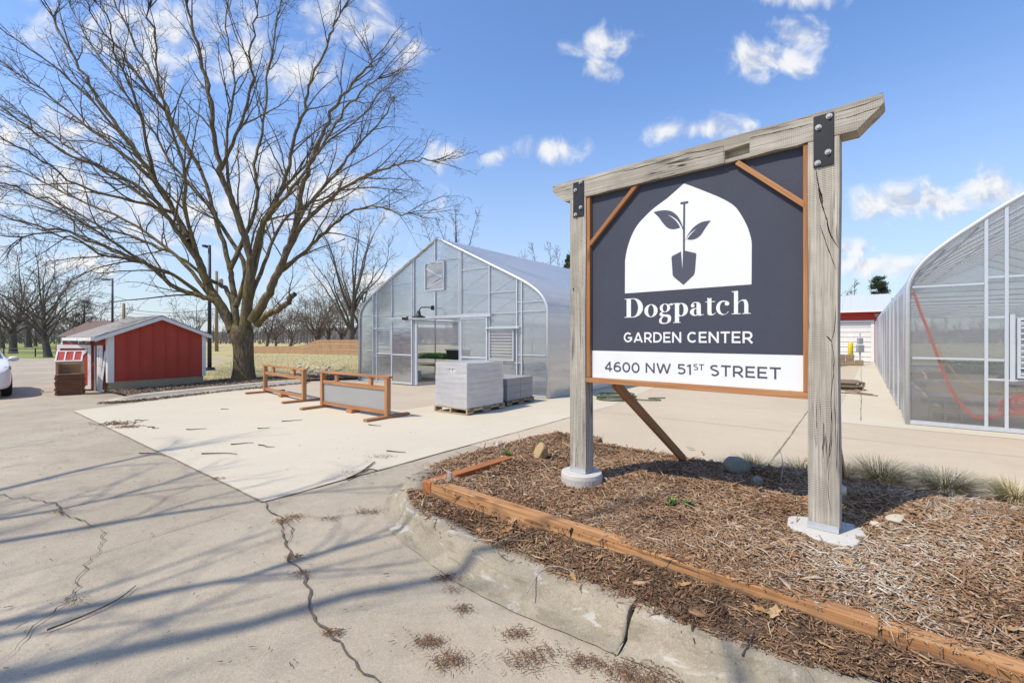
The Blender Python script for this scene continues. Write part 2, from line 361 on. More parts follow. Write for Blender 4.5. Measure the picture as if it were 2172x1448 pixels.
M['block'] = concrete('grey block', (0.33, 0.32, 0.32), 0.06, 0.15, (0.26, 0.25, 0.24), 0.5, 0.3)
M['block_tan'] = concrete('tan block', (0.46, 0.355, 0.225), 0.06, 0.3, (0.3, 0.25, 0.18), 0.5, 0.3)
M['crackfill'] = plain('crack dirt', (0.125, 0.10, 0.075), 0.95, var=0.35, scale=30)
M['joint'] = plain('joint', (0.26, 0.215, 0.165), 0.95, var=0.3, scale=20)
M['steel'] = plain('galvanised steel', (0.62, 0.65, 0.68), 0.42, 0.55, 0.12, 14.0)
M['alu'] = plain('white aluminium', (0.60, 0.63, 0.66), 0.38, 0.35, 0.07, 10.0)
M['black_metal'] = plain('black metal', (0.030, 0.031, 0.034), 0.45, 0.2, 0.2, 12.0)
M['dark_pole'] = plain('dark pole paint', (0.028, 0.032, 0.042), 0.45, 0.1, 0.15, 4.0)
M['bolt'] = plain('bolt zinc', (0.46, 0.46, 0.47), 0.5, 0.2)
M['panel'] = plain('sign panel slate', (0.070, 0.075, 0.099), 0.5, 0.0, 0.12, 3.0, spec=0.15)
M['white_vinyl'] = plain('white vinyl', (0.80, 0.815, 0.82), 0.45, 0.0, 0.015, 3.0)
M['slate_vinyl'] = plain('slate vinyl', (0.085, 0.09, 0.118), 0.45, 0.0, 0.04, 3.0)
M['red_wall'] = plain('barn red siding', (0.42, 0.058, 0.033), 0.7, 0, 0.10, 1.4, bmp=0.2, fade=0.2)
M['red_bright'] = plain('barn red trim', (0.50, 0.045, 0.03), 0.6, 0, 0.06, 3.0)
M['white_paint'] = plain('white paint', (0.76, 0.745, 0.71), 0.55, 0, 0.05, 5.0, fade=0.18)
M['shingle'] = plain('grey shingles', (0.30, 0.27, 0.24), 0.9, 0, 0.25, 14.0, bmp=0.4)
M['metal_roof'] = plain('pale metal roof', (0.60, 0.62, 0.65), 0.45, 0.1, 0.05, 2.0)
M['car_paint'] = plain('white car paint', (0.80, 0.80, 0.80), 0.18, 0.0, 0.01, 2.0, spec=0.7)
M['rubber'] = plain('black rubber', (0.02, 0.02, 0.021), 0.8, 0, 0.2, 20)
M['glass_dark'] = plain('dark glass', (0.03, 0.04, 0.05), 0.06, 0.0, 0.1, 2.0, spec=0.9)
M['lens'] = plain('lamp lens', (0.62, 0.64, 0.68), 0.10, 0.6, 0.1, 20, spec=0.9)
M['plastic_black'] = plain('black plastic', (0.018, 0.018, 0.02), 0.4, 0, 0.2, 8)
M['plastic_grey'] = plain('grey plastic', (0.34, 0.36, 0.38), 0.5, 0, 0.05, 8)
M['yellow'] = plain('yellow paint', (0.72, 0.58, 0.03), 0.5, 0, 0.05, 4)
M['orange_hose'] = plain('orange hose', (0.95, 0.10, 0.015), 0.45, 0, 0.06, 8)
M['yellow_hose'] = plain('yellow hose', (0.80, 0.58, 0.06), 0.5, 0, 0.06, 8)
M['green_hose'] = plain('green hose', (0.10, 0.13, 0.08), 0.5, 0, 0.15, 8)
M['bag'] = plain('white bag', (0.68, 0.69, 0.70), 0.4, 0, 0.06, 8)
M['brick'] = plain('red brick', (0.30, 0.085, 0.055), 0.85, 0, 0.2, 9)
M['brown_roof'] = plain('brown roof', (0.17, 0.11, 0.095), 0.9, 0, 0.15, 9)
M['rock'] = concrete('grey stone', (0.30, 0.285, 0.24), 0.2, 0.4, (0.16, 0.15, 0.12), 0.6, 0.8)
M['rock_pale'] = concrete('pale stone', (0.60, 0.52, 0.40), 0.1, 0.3, (0.42, 0.34, 0.22), 0.4, 0.6)
M['rock_tan'] = concrete('tan stone', (0.44, 0.31, 0.16), 0.15, 0.4, (0.28, 0.19, 0.09), 0.4, 0.6)
M['soil'] = plain('mulch soil', (0.16, 0.10, 0.06), 0.95, 0, 0.4, 26, bmp=0.9)
def bark(name, lo, hi, moss, mf):
    m, nt, b, o = mat(name); v = coord(nt, 'Object', (1, 1, 0.22)); v0 = coord(nt, 'Object')
    n = noise(nt, v, 16.0, 6.0, 0.65, 0.5)
    c = mixc(nt, smooth(nt, n, 0.3, 0.68), lo, hi)
    c = mixc(nt, smooth(nt, noise(nt, v0, 1.1, 4.0, 0.6), 0.40, 0.66, 0, mf), c, moss)
    nt.links.new(c, b.inputs['Base Color']); b.inputs['Roughness'].default_value = 0.95; b.inputs['Specular IOR Level'].default_value = 0.1
    bump(nt, b, n, 1.0, 0.05); return m
M['bark'] = bark('mossy bark', (0.085, 0.062, 0.04), (0.25, 0.195, 0.13), (0.19, 0.15, 0.042), 0.62)
M['twig'] = bark('twig bark', (0.075, 0.058, 0.045), (0.19, 0.155, 0.125), (0.11, 0.085, 0.045), 0.2)
M['bark_grey'] = bark('grey bark', (0.075, 0.063, 0.053), (0.165, 0.14, 0.12), (0.11, 0.10, 0.065), 0.3)
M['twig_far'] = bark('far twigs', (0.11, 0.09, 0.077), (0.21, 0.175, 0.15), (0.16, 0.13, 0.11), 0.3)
M['twig_hazed'] = bark('hazed far twigs', (0.19, 0.165, 0.15), (0.29, 0.255, 0.235), (0.24, 0.21, 0.19), 0.3)  # distance haze put into the bark colour of the farthest trees
M['twig_red'] = bark('reddish twigs', (0.14, 0.095, 0.08), (0.25, 0.18, 0.15), (0.19, 0.13, 0.11), 0.3)
M['twig_gold'] = bark('budding twigs', (0.26, 0.215, 0.15), (0.40, 0.34, 0.25), (0.33, 0.27, 0.15), 0.4)
M['chip'] = byattr('mulch chips', [(0.0, (0.09, 0.053, 0.034)), (0.22, (0.25, 0.145, 0.083)), (0.42, (0.40, 0.23, 0.12)), (0.6, (0.47, 0.325, 0.20)), (0.8, (0.52, 0.43, 0.325)), (1.0, (0.70, 0.64, 0.54))])
M['litter'] = byattr('leaf litter', [(0.0, (0.10, 0.07, 0.05)), (0.5, (0.26, 0.18, 0.12)), (1.0, (0.42, 0.33, 0.24))])
M['dead_leaf'] = byattr('dead leaf', [(0.0, (0.34, 0.17, 0.07)), (0.6, (0.50, 0.29, 0.12)), (1.0, (0.60, 0.42, 0.22))], 0.7)
M['blade'] = byattr('fescue blades', [(0.0, (0.16, 0.15, 0.10)), (0.4, (0.25, 0.245, 0.18)), (0.8, (0.40, 0.37, 0.26)), (1.0, (0.55, 0.47, 0.30))])
M['blade_gold'] = byattr('golden blades', [(0.0, (0.30, 0.26, 0.13)), (0.5, (0.50, 0.42, 0.22)), (1.0, (0.62, 0.55, 0.34))])
M['weed'] = byattr('weed leaves', [(0.0, (0.07, 0.16, 0.03)), (1.0, (0.22, 0.36, 0.07))], 0.5)
M['seedling'] = byattr('seedlings', [(0.0, (0.03, 0.11, 0.02)), (0.6, (0.09, 0.24, 0.04)), (1.0, (0.22, 0.40, 0.10))], 0.5)
M['needle'] = byattr('pine needles', [(0.0, (0.025, 0.05, 0.03)), (0.6, (0.06, 0.10, 0.06)), (1.0, (0.12, 0.16, 0.09))])
M['needle_brown'] = byattr('dull needles', [(0.0, (0.05, 0.06, 0.04)), (0.6, (0.11, 0.11, 0.075)), (1.0, (0.18, 0.16, 0.11))])
M['lawn'] = byattr('lawn blades', [(0.0, (0.33, 0.29, 0.13)), (0.5, (0.47, 0.40, 0.20)), (1.0, (0.58, 0.49, 0.28))])
M['poly'] = sheet('twin wall sheet', (0.93, 0.955, 0.97), 0.74, ('Z', 9.0, 0.05), 0.22, 0.2, (0.74, 0.78, 0.82))
M['poly_clear'] = sheet('clear ribbed sheet', (0.95, 0.955, 0.95), 0.79, ('Z', 16.0, 0.12), 0.25, 0.12, (0.80, 0.80, 0.79), 0.82)
M['film'] = sheet('roof film', (0.93, 0.95, 0.97), 0.30, None, 0.35, 0.1, (0.90, 0.92, 0.94), 0.58)
M['film_side'] = sheet('side film', (0.94, 0.95, 0.96), 0.50, None, 0.3, 0.1, (0.76, 0.78, 0.80), 0.5)
M['wrap'] = sheet('stretch wrap', (0.97, 0.97, 0.98), 0.56, None, 0.2, 0.25, (0.93, 0.93, 0.95), 0.10)
def grass_mat():
    m, nt, b, o = mat('dry lawn'); v = coord(nt, 'Object')
    n = noise(nt, v, 0.10, 5.0, 0.6); n2 = noise(nt, v, 1.6, 5.0, 0.7); n3 = noise(nt, v, 22.0, 3.0, 0.7)
    c = ramp(nt, n, [(0.3, (0.33, 0.31, 0.14)), (0.45, (0.45, 0.385, 0.19)), (0.66, (0.53, 0.445, 0.25))])
    c = mixc(nt, smooth(nt, n2, 0.4, 0.7, 0, 0.28), c, (0.30, 0.28, 0.12))
    c = mixc(nt, smooth(nt, n3, 0.35, 0.7, 0, 0.5), c, (0.46, 0.40, 0.24))
    sp = nd(nt, 'ShaderNodeSeparateXYZ', {0: v})
    far = smooth(nt, mth(nt, 'SUBTRACT', mth(nt, 'MULTIPLY', sp.outputs[0], -1.0), mth(nt, 'MULTIPLY', sp.outputs[1], 0.80)), 0.0, 5.0)
    c = mixc(nt, mth(nt, 'MULTIPLY', far, 0.75), c, (0.20, 0.26, 0.085))
    nt.links.new(c, b.inputs['Base Color']); b.inputs['Roughness'].default_value = 1.0; b.inputs['Specular IOR Level'].default_value = 0.0
    bump(nt, b, n3, 0.6, 0.05); return m
M['grass'] = grass_mat()
# ------------------------------------------------------------------ ground and pavements
YAW = 37.5
A = Fr((0, 0, 0), YAW)                        # the yard's grid: both greenhouses, slabs and barn follow it
B = Fr((-0.74, 4.14, 0), 40.3)                # the sign bed: origin at the corner of its timbers
def flat(name, pts, z, m):
    me = bpy.data.meshes.new(name); me.from_pydata([(p[0], p[1], z) for p in pts], [], [tuple(range(len(pts)))]); me.update()
    if me.polygons[0].normal.z < 0: me.flip_normals()
    return struct(link_mesh(name, me, m))
flat('ground', [(-1500, -300), (1500, -300), (1500, 2500), (-1500, 2500)], -0.020, M['grass'])
flat('pavement', [(-70, -20), (25, -20), (25, 4), A(-4.6, 8.5), A(-8, 12), A(-12.5, 9), (-10.4, 12.2), (-11.4, 13.3), (-13.2, 15), (-17, 24), (-21, 34.5), (-70, 34.5)], -0.012, M['old_conc'])
flat('yard_pavement', [A(-4.64, 5.0), A(14, 5.0), A(14, 37.0), A(-6.6, 37.0), A(-6.6, 8.0), A(-4.64, 8.0)], -0.008, M['alley_conc'])
flat('forecourt_pavement', [A(-8.0, 6.4), A(-8.0, 11), A(-17.5, 11), A(-15.4, 6.6)], -0.008, M['tan_conc'])
flat('concrete_slab', [A(-13.65, 2.05), A(-4.64, 2.05), A(-4.64, 9.95), A(-8.0, 9.95), A(-8.0, 6.47), A(-15.2, 6.47)], -0.004, M['new_conc'])
flat('greenhouse_apron', [A(-6.45, 9.95), A(-4.64, 9.95), A(-5.2, 14), A(-5.5, 36), A(-6.45, 36)], -0.004, M['new_conc'])
flat('side_apron', [A(-0.42, 10.6), A(0.15, 10.55), A(9.5, 10.55), A(9.5, 11.3), A(0.75, 11.3), A(0.75, 36.5), A(0.05, 36.5)], -0.004, M['new_conc'])
flat('greenhouse_floor', [A(-14.8, 10.05), A(-6.5, 10.05), A(-6.5, 36), A(-14.8, 36)], -0.001, M['tan_conc'])
flat('side_greenhouse_floor', [A(0.75, 11.2), A(9.2, 11.2), A(9.2, 34), A(0.75, 34)], -0.001, M['tan_conc'])

# cracks and joints of the pavement: narrow ragged strips
def ragged(mb, pts, w, z, jit=0.012, step=0.05, taper=True):
    P = [Vector((p[0], p[1], 0)) for p in pts]; line = []
    for a, b in zip(P, P[1:]):
        n = max(1, int((b - a).length / step))
        for i in range(n): line.append(a.lerp(b, i / n))
    line.append(P[-1]); n = len(line); vs = []; off = 0
    for i, p in enumerate(line):
        t = (line[min(i + 1, n - 1)] - line[max(i - 1, 0)]).normalized(); s = Vector((-t.y, t.x, 0))
        off = off * 0.75 + rng.uniform(-jit, jit)
        ww = w * rng.uniform(0.45, 1.35) * (min(1, (n - i) / 6, (i + 1) / 4) if taper else 1)
        q = p + s * off
        vs += [tuple(q + s * ww / 2 + Vector((0, 0, z))), tuple(q - s * ww / 2 + Vector((0, 0, z)))]
    mb.add(vs, [(2 * i, 2 * i + 1, 2 * i + 3, 2 * i + 2) for i in range(n - 1)])
gp = lambda L: [G(*p) for p in L]
cr = MB()
ragged(cr, gp([(560, 1062), (590, 1090), (600, 1110), (605, 1140), (612, 1180), (640, 1220), (660, 1265), (690, 1320), (720, 1360), (770, 1410), (830, 1470)]), 0.014, 0.0015, 0.02)
ragged(cr, gp([(598, 1098), (640, 1092), (700, 1092), (760, 1085), (838, 1074)]), 0.010, 0.0015, 0.02)
ragged(cr, gp([(-60, 1040), (60, 1058), (95, 1064), (120, 1068), (130, 1090), (215, 1117)]), 0.010, 0.0015, 0.02)
ragged(cr, gp([(215, 1117), (300, 1085), (360, 1050), (440, 1022), (470, 1016)]), 0.008, 0.0017, 0.016)
ragged(cr, gp([(215, 1117), (213, 1165), (190, 1195), (186, 1218), (176, 1240), (150, 1275), (110, 1310), (60, 1360), (0, 1425)]), 0.006, 0.0017, 0.03)
ragged(cr, gp([(602, 1104), (622, 1120), (608, 1150)]), 0.012, 0.0019)
struct(cr.build('pavement_cracks', M['crackfill']))
jt = MB()
ragged(jt, [A(-4.64, 2.04), A(-13.65, 2.04)], 0.018, -0.0022, 0.004, 0.12, False)
ragged(jt, [A(-4.63, 2.05), A(-4.63, 8.2)], 0.022, -0.0022, 0.005, 0.12, False)
ragged(jt, gp([(560, 1062), (440, 1100), (220, 1168), (100, 1200), (-80, 1245)]), 0.007, 0.0012, 0.004, 0.08)
ragged(jt, [A(-0.92, 5.0), A(-0.92, 37)], 0.022, -0.0022, 0.004, 0.2, False)
ragged(jt, [A(0.0, 11), A(0.0, 36)], 0.02, -0.0022, 0.004, 0.3, False)
ragged(jt, [A(-4.6, 9.0), A(14, 9.0)], 0.010, -0.0022, 0.004, 0.3, False)
ragged(jt, [A(-8, 6.47), A(-15.2, 6.47)], 0.014, -0.0022, 0.004, 0.15, False)
struct(jt.build('pavement_joints', M['joint']))

# ------------------------------------------------------------------ kerbs
TOE = [(1.1, 7.55), (0.3, 6.95), (-0.42, 6.28), (-0.98, 5.5), (-1.20, 4.9), (-1.17, 4.35), (-1.0, 3.86), (-0.53, 3.23), (-0.114, 2.817), (0.293, 2.52), (0.556, 2.335), (0.93, 2.06), (1.30, 1.83), (1.9, 1.60), (2.8, 1.38), (4.2, 1.2)]
BACK = [(1.15, 7.45), (0.42, 6.8), (-0.28, 6.1), (-0.83, 5.36), (-1.02, 4.85), (-1.0, 4.4), (-0.86, 3.95), (-0.40, 3.32), (0.01, 2.94), (0.41, 2.645), (0.652, 2.47), (1.00, 2.20), (1.36, 1.985), (1.95, 1.76), (2.85, 1.55), (4.22, 1.38)]
KH = [0.02, 0.05, 0.08, 0.12, 0.14, 0.14, 0.14, 0.14, 0.14, 0.14, 0.14, 0.14, 0.14, 0.14, 0.14, 0.14]
def kerb(name, toe, back, hh, k=8, cut=(0.0, 0.0), m=None):
    T = catmull([(*p, h) for p, h in zip(toe, hh)], k); K = catmull([(*p, h) for p, h in zip(back, hh)], k)
    prof = [(-0.25, 0.0), (-0.02, 0.012), (0.12, 0.05), (0.3, 0.16), (0.5, 0.42), (0.68, 0.76), (0.80, 0.93), (0.90, 1.0), (1.35, 1.0), (1.9, 0.98), (1.95, 0.4)]
    vs = []; n = len(T); q = len(prof)
    for i, (a, b) in enumerate(zip(T, K)):
        for s, z in prof:
            wob = 0.006 * math.sin(i * 1.7 + s * 9) + 0.005 * math.sin(i * 0.61)
            vs.append((a[0] + (b[0] - a[0]) * s + wob, a[1] + (b[1] - a[1]) * s, a[2] * z - 0.004 * (s < -0.1) + (0.003 * math.sin(i * 0.9 + s * 4) if s > 0.1 else 0)))
    fs = [(i * q + j, i * q + j + 1, (i + 1) * q + j + 1, (i + 1) * q + j) for i in range(n - 1) for j in range(q - 1)]
    fs += [tuple(range(q - 1, -1, -1)), tuple((n - 1) * q + j for j in range(q))]
    mb = MB().add(vs, fs); o = mb.build(name, m or M['kerb'], smooth=False)
    for p in o.data.polygons: p.use_smooth = len(p.vertices) == 4
    return struct(o)
kerb('kerb', TOE[:11], BACK[:11], KH[:11])
gap = lambda L: [(L[10][0] + 0.013, L[10][1] - 0.010)] + L[11:]
kerb('kerb', gap(TOE), gap(BACK), KH[10:])
IT = [(-10.1, 11.15), (-9.75, 11.35), (-9.47, 11.9), (-9.1, 12.7), (-8.5, 14.0), (-8.05, 15.0), (-7.4, 16.2)]
IB = [(-10.0, 11.35), (-9.78, 11.55), (-9.60, 12.0), (-9.25, 12.78), (-8.65, 14.08), (-8.2, 15.1), (-7.55, 16.3)]
kerb('island_kerb', IT, IB, [0.05, 0.10, 0.12, 0.12, 0.12, 0.11, 0.09], m=M['new_conc'])

# ------------------------------------------------------------------ the bed's mulch: ground form and chips
def hmulch(x, y):
    u, v = B.inv((x, y))
    w = 0.010 * math.sin(3.1 * u + 1.3 * v) * math.sin(2.7 * v - 1.1 * u) + 0.007 * math.sin(9.1 * u + 2) * math.sin(7.7 * v + 1) + 0.004 * math.sin(23 * u) * math.sin(19 * v + u)
    if v < 0.0:
        hi = 0.150 + 0.065 * ss(u / 2.6); h = 0.122 + (hi - 0.122) * ss((v + 0.42) / 0.42); w *= .35 + .65 * ss((v + .42) / .3)
    elif u < 0.0: h = 0.128 + 0.02 * ss((u + 0.3) / 0.3)
    elif v > 2.85: h = 0.13 - 0.125 * ss((v - 2.85) / 0.45); w *= 0.3
    else:
        h = 0.155 + 0.108 * ss((u - 0.9) / 1.7) - 0.03 * ss((u - 3.2) / 2.0)
        h += 0.075 * ss(1 - u / 0.8) * ss(1 - v / 1.6) + 0.05 * ss(1 - v / 0.5) * ss(1 - (u - 1.5) / 2)
        h += 0.03 * ss(1 - abs(v - 1.9) / 1.0) * ss(u / 1.0)
        h -= 0.045 * ss(1.25 - math.hypot(x - 2.20, y - 3.20) / 0.38)
        h += 0.075 * ss(1 - abs(u - 0.05) / 0.55) * ss((v - 0.55) / 0.7) * ss((2.8 - v) / 0.4)
        if v > 2.3: h -= 0.05 * ss((v - 2.3) / 0.5)
    return h + w
bl = [np.array(p) for p in catmull(BACK, 6)]
cen = np.array([1.6, 4.2])
POLY = [tuple(p) for p in bl[4:]] + [tuple(B(7.5, 0.2))[:2], tuple(B(7.5, 3.3))[:2], tuple(B(2.4, 3.28))[:2], tuple(B(0.2, 3.2))[:2]]
def inside(X, Y, poly):
    r = np.zeros(X.shape, bool); n = len(poly); j = n - 1
    for i in range(n):
        xi, yi = poly[i][:2]; xj, yj = poly[j][:2]
        c = ((yi > Y) != (yj > Y)) & (X < (xj - xi) * (Y - yi) / (yj - yi + 1e-12) + xi)
        r ^= c; j = i
    return r
gu, gv = np.arange(-1.0, 7.4, 0.035), np.arange(-1.9, 3.32, 0.035)
GU, GV = np.meshgrid(gu, gv, indexing='ij')
GX = B.o.x + B.u.x * GU + B.v.x * GV; GY = B.o.y + B.u.y * GU + B.v.y * GV
POLYX = [(p[0] + 0.05 * (p[0] - cen[0]) / max(0.5, math.hypot(p[0] - cen[0], p[1] - cen[1])) * -1, p[1] - 0.0) for p in POLY]
ok = inside(GX, GY, POLY)
hm = np.vectorize(hmulch)(GX, GY)
idx = -np.ones(GU.shape, int); vs = []; nI, nJ = GU.shape
fs = []
def vid(i, j):
    if idx[i, j] < 0: idx[i, j] = len(vs); vs.append((GX[i, j], GY[i, j], hm[i, j] - 0.004 + nrg.normal(0, 0.004)))
    return idx[i, j]
for i in range(nI - 1):
    for j in range(nJ - 1):
        if ok[i, j] and ok[i + 1, j + 1] and ok[i + 1, j] and ok[i, j + 1]: fs.append((vid(i, j), vid(i + 1, j), vid(i + 1, j + 1), vid(i, j + 1)))
mb = MB().add(vs, fs); o = mb.build('mulch_bed', M['soil'], smooth=True); struct(o)
def chips_mesh(name, pos, L, W, T, yaw, pitch, roll, rnd, m, bend=None):
    """little bent slivers: 3 cross-sections each, all in one mesh (nobody could count them)"""
    n = len(pos); L = L[:, None]; W = W[:, None]; T = T[:, None]
    bend = np.zeros(n) if bend is None else bend
    loc = np.zeros((n, 12, 3))
    for k, s in enumerate((-0.5, 0.0, 0.5)):
        wk = (0.55, 1.0, 0.5)[k]
        for q, (a, c) in enumerate(((-.5, -.5), (.5, -.5), (.5, .5), (-.5, .5))):
            loc[:, k * 4 + q, 0] = (L * s)[:, 0]; loc[:, k * 4 + q, 1] = (W * a * wk)[:, 0] + (bend * L[:, 0] * (0.25 - s * s))
            loc[:, k * 4 + q, 2] = (T * c)[:, 0] + np.abs(bend) * L[:, 0] * 0.5 * (0.25 - s * s)
    cy, sy, cp, sp, cr_, sr = np.cos(yaw), np.sin(yaw), np.cos(pitch), np.sin(pitch), np.cos(roll), np.sin(roll)
    R = np.stack([np.stack([cy * cp, cy * sp * sr - sy * cr_, cy * sp * cr_ + sy * sr], -1),
                  np.stack([sy * cp, sy * sp * sr + cy * cr_, sy * sp * cr_ - cy * sr], -1),
                  np.stack([-sp, cp * sr, cp * cr_], -1)], 1)
    P = np.einsum('nij,nkj->nki', R, loc) + pos[:, None, :]
    q = []
    for b in (0, 4):
        for k in range(4): q.append((b + k, b + (k + 1) % 4, b + 4 + (k + 1) % 4, b + 4 + k))
    q += [(3, 2, 1, 0), (8, 9, 10, 11)]
    q = np.array(q); Fc = (q[None] + (np.arange(n) * 12)[:, None, None]).reshape(-1, 4)
    return raw_mesh(name, P.reshape(-1, 3), Fc, np.repeat(rnd, 12), m)
def raw_mesh(name, V, Fq, rnd, m, parent=None, smooth=False):
    me = bpy.data.meshes.new(name); k = Fq.shape[1]
    me.vertices.add(len(V)); me.vertices.foreach_set('co', np.asarray(V, np.float32).ravel())
    me.loops.add(Fq.size); me.loops.foreach_set('vertex_index', Fq.ravel().astype(np.int32))
    me.polygons.add(len(Fq)); me.polygons.foreach_set('loop_start', (np.arange(len(Fq)) * k).astype(np.int32))
    try: me.polygons.foreach_set('loop_total', np.full(len(Fq), k, np.int32))
    except Exception: pass
    if rnd is not None:
        a = me.attributes.new('rnd', 'FLOAT', 'POINT'); a.data.foreach_set('value', np.asarray(rnd, np.float32))
    me.update(calc_edges=True); me.validate()
    if smooth: me.polygons.foreach_set('use_smooth', np.ones(len(me.polygons), bool))
    return link_mesh(name, me, m, parent)
def sample(n, poly, box, dens=None):
    out = []
    while sum(map(len, out)) < n:
        X = nrg.uniform(box[0], box[1], n); Y = nrg.uniform(box[2], box[3], n); k = inside(X, Y, poly)
        if dens is not None: k &= nrg.random(n) < dens(X, Y)
        out.append(np.stack([X[k], Y[k]], 1))
    return np.concatenate(out)[:n]
def vnoise(X, Y, f, s):
    r = np.random.default_rng(s); a = r.uniform(0, 6.28, (6, 2)); k = r.uniform(0.6, 1.6, (6, 2)) * f; t = r.uniform(0, 6.28, 6)
    return sum(np.sin(X * k[i, 0] * np.cos(a[i, 0]) + Y * k[i, 1] * np.sin(a[i, 0]) + t[i]) for i in range(6)) / 3.2
NCH = 92000
pts = sample(NCH, POLY, (-1.2, 5.6, 1.3, 7.4), lambda X, Y: np.clip(2.6 / np.hypot(X, Y), 0.25, 1))
z = np.array([hmulch(x, y) for x, y in pts])
U_ = (pts[:, 0] - B.o.x) * B.u.x + (pts[:, 1] - B.o.y) * B.u.y; V_ = (pts[:, 0] - B.o.x) * B.v.x + (pts[:, 1] - B.o.y) * B.v.y
near = np.clip(np.hypot(pts[:, 0], pts[:, 1]) / 3.2, 0.8, 1.5)
grey = np.clip(0.5 + 0.5 * vnoise(pts[:, 0], pts[:, 1], 3.4, 5), 0, 1)
pale = np.clip(1.3 - np.hypot((pts[:, 0] - 2.0) / 1.1, (pts[:, 1] - 2.75) / 0.55), 0, 1) + 0.55 * np.clip(1.2 - np.hypot((pts[:, 0] - 1.0) / 0.9, (pts[:, 1] - 3.55) / 0.28), 0, 1)
blot = vnoise(pts[:, 0], pts[:, 1], 6.5, 8)
rnd = nrg.beta(1.3, 1.8, NCH) * 0.74 + 0.24 * grey * nrg.random(NCH) + np.where(V_ < 0, -0.10, 0.02) + 0.30 * pale * nrg.random(NCH) + 0.12 * blot + 0.10 * np.clip(U_ - 2.3, 0, 1) * (V_ > 0)
rnd = np.clip(rnd, 0, 1)
big_ = np.where(nrg.random(NCH) < 0.16, 1.6, 0.62)
L = (nrg.gamma(2.4, 0.016, NCH) + 0.010) * near * big_; W = nrg.uniform(0.003, 0.0095, NCH) * near * np.sqrt(big_); T = nrg.uniform(0.0015, 0.004, NCH) * near
o = chips_mesh('mulch_chips', np.column_stack([pts, z + nrg.uniform(0.0, 0.014, NCH)]), L, W, T, nrg.uniform(0, 6.28, NCH), nrg.normal(0, 0.28, NCH), nrg.normal(0, 0.5, NCH), rnd, M['chip'], nrg.normal(0, 0.25, NCH))
tag(o, kind='stuff')
n = 420; q = sample(n, POLY, (-1.0, 4.2, 1.4, 6.0)); zz_ = np.array([hmulch(x, y) for x, y in q])
o = chips_mesh('mulch_chunks', np.column_stack([q, zz_ + nrg.uniform(.006, .016, n)]), nrg.uniform(.03, .11, n), nrg.uniform(.010, .026, n), nrg.uniform(.004, .010, n), nrg.uniform(0, 6.28, n), nrg.normal(0, .22, n), nrg.normal(0, .5, n), np.clip(nrg.normal(.45, .17, n), 0, .85), M['chip'], nrg.normal(0, .2, n)); tag(o, kind='stuff')
# debris washed onto the pavement, in clumps along the gutter and cracks
cl = [(911, 1360, .085, 260), (956, 1400, .10, 320), (983, 1290, .06, 120), (1096, 1343, .08, 200), (941, 1225, .08, 180), (1115, 1400, .12, 300), (1240, 1403, .10, 240), (1327, 1425, .13, 420),
      (1380, 1440, .12, 300), (1160, 1380, .1, 120), (960, 1250, .07, 60), (1010, 1215, .1, 80), (600, 1105, .09, 200), (625, 1095, .10, 160), (780, 1085, .12, 200), (625, 1180, .06, 160), (705, 1340, .05, 110),
      (640, 1215, .08, 60), (150, 1275, .10, 60), (245, 898, .35, 260), (270, 905, .22, 160), (460, 1015, .10, 90), (810, 968, .18, 160), (760, 1002, .25, 140), (700, 1100, .1, 90), (125, 1085, .09, 110), (985, 965, .25, 260), (930, 985, .2, 180), (1060, 940, .25, 240)]
P_ = []; S_ = []
for px, py, r, n in cl:
    c = G(px, py); q = nrg.normal(0, r * 0.42, (int(n * .8), 2)) * np.array([1.25, .8]); n = len(q); P_.append(q + np.array([c.x, c.y])); S_.append(np.full(n, 0.36 if c.y < 8 else 0.9))
q = np.stack([nrg.uniform(-9, 1.4, 2600), nrg.uniform(1.6, 9.0, 2600)], 1); su = q[:, 0] * A.u.x + q[:, 1] * A.u.y; sv = q[:, 0] * A.v.x + q[:, 1] * A.v.y
q = q[(q[:, 1] > 2.2) & ~inside(q[:, 0], q[:, 1], POLY) & ~((su < -4.64) & (sv > 2.05) & (nrg.random(len(q)) < .8))]
P_.append(q); S_.append(nrg.choice([.25, .4, .6], len(q), p=[.6, .35, .05]))
P_ = np.concatenate(P_); S_ = np.concatenate(S_); n = len(P_)
k = ~inside(P_[:, 0], P_[:, 1], POLY); P_ = P_[k]; S_ = S_[k]; n = len(P_)
o = chips_mesh('pavement_debris', np.column_stack([P_, nrg.uniform(0.002, 0.010, n)]), (nrg.gamma(2.5, 0.016, n) + 0.01) * S_, nrg.uniform(0.004, 0.012, n) * S_, nrg.uniform(0.003, 0.006, n) * S_, nrg.uniform(0, 6.28, n), nrg.normal(0, 0.15, n), nrg.normal(0, 0.4, n), nrg.beta(1.6, 3, n) * 0.6, M['chip'], nrg.normal(0, 0.3, n))
tag(o, kind='stuff')

# ------------------------------------------------------------------ timber edging of the bed
TZ = 0.28
def timber(label, mb, m, c, mods=0.006):
    o = mb.build('edging_timber', m, bev=0.007, at=c); tag(o, label, 'edging timber', 'timbers edging the sign bed'); return o
mb = MB(); mb.fbox(B, 0.003, 3.175, 0.0, 0.105, 0.10, TZ); mb.add([B(u, -0.0016, z) for u, z in ((1.505, 0.20), (1.53, 0.275), (1.512, 0.283), (1.498, 0.25))], [(0, 1, 2, 3)], mi=1)
timber('long orange brown front timber between the pale end block and the dark joint', mb, [M['timber'], M['crack']], B(0, 0, 0.1))
mb = MB(); mb.fbox(B, 3.187, 6.6, 0.004, 0.107, 0.09, TZ - 0.005)
timber('orange brown front timber running out of the frame at lower right', mb, M['timber'], B(3.2, 0, 0.1))
mb = MB(); mb.fbox(B, -0.112, 0.0, -0.002, 1.15, 0.10, TZ - 0.004)
timber('short red brown timber forming the left corner end of the bed', mb, M['timber_red'], B(0, 0, 0.1))
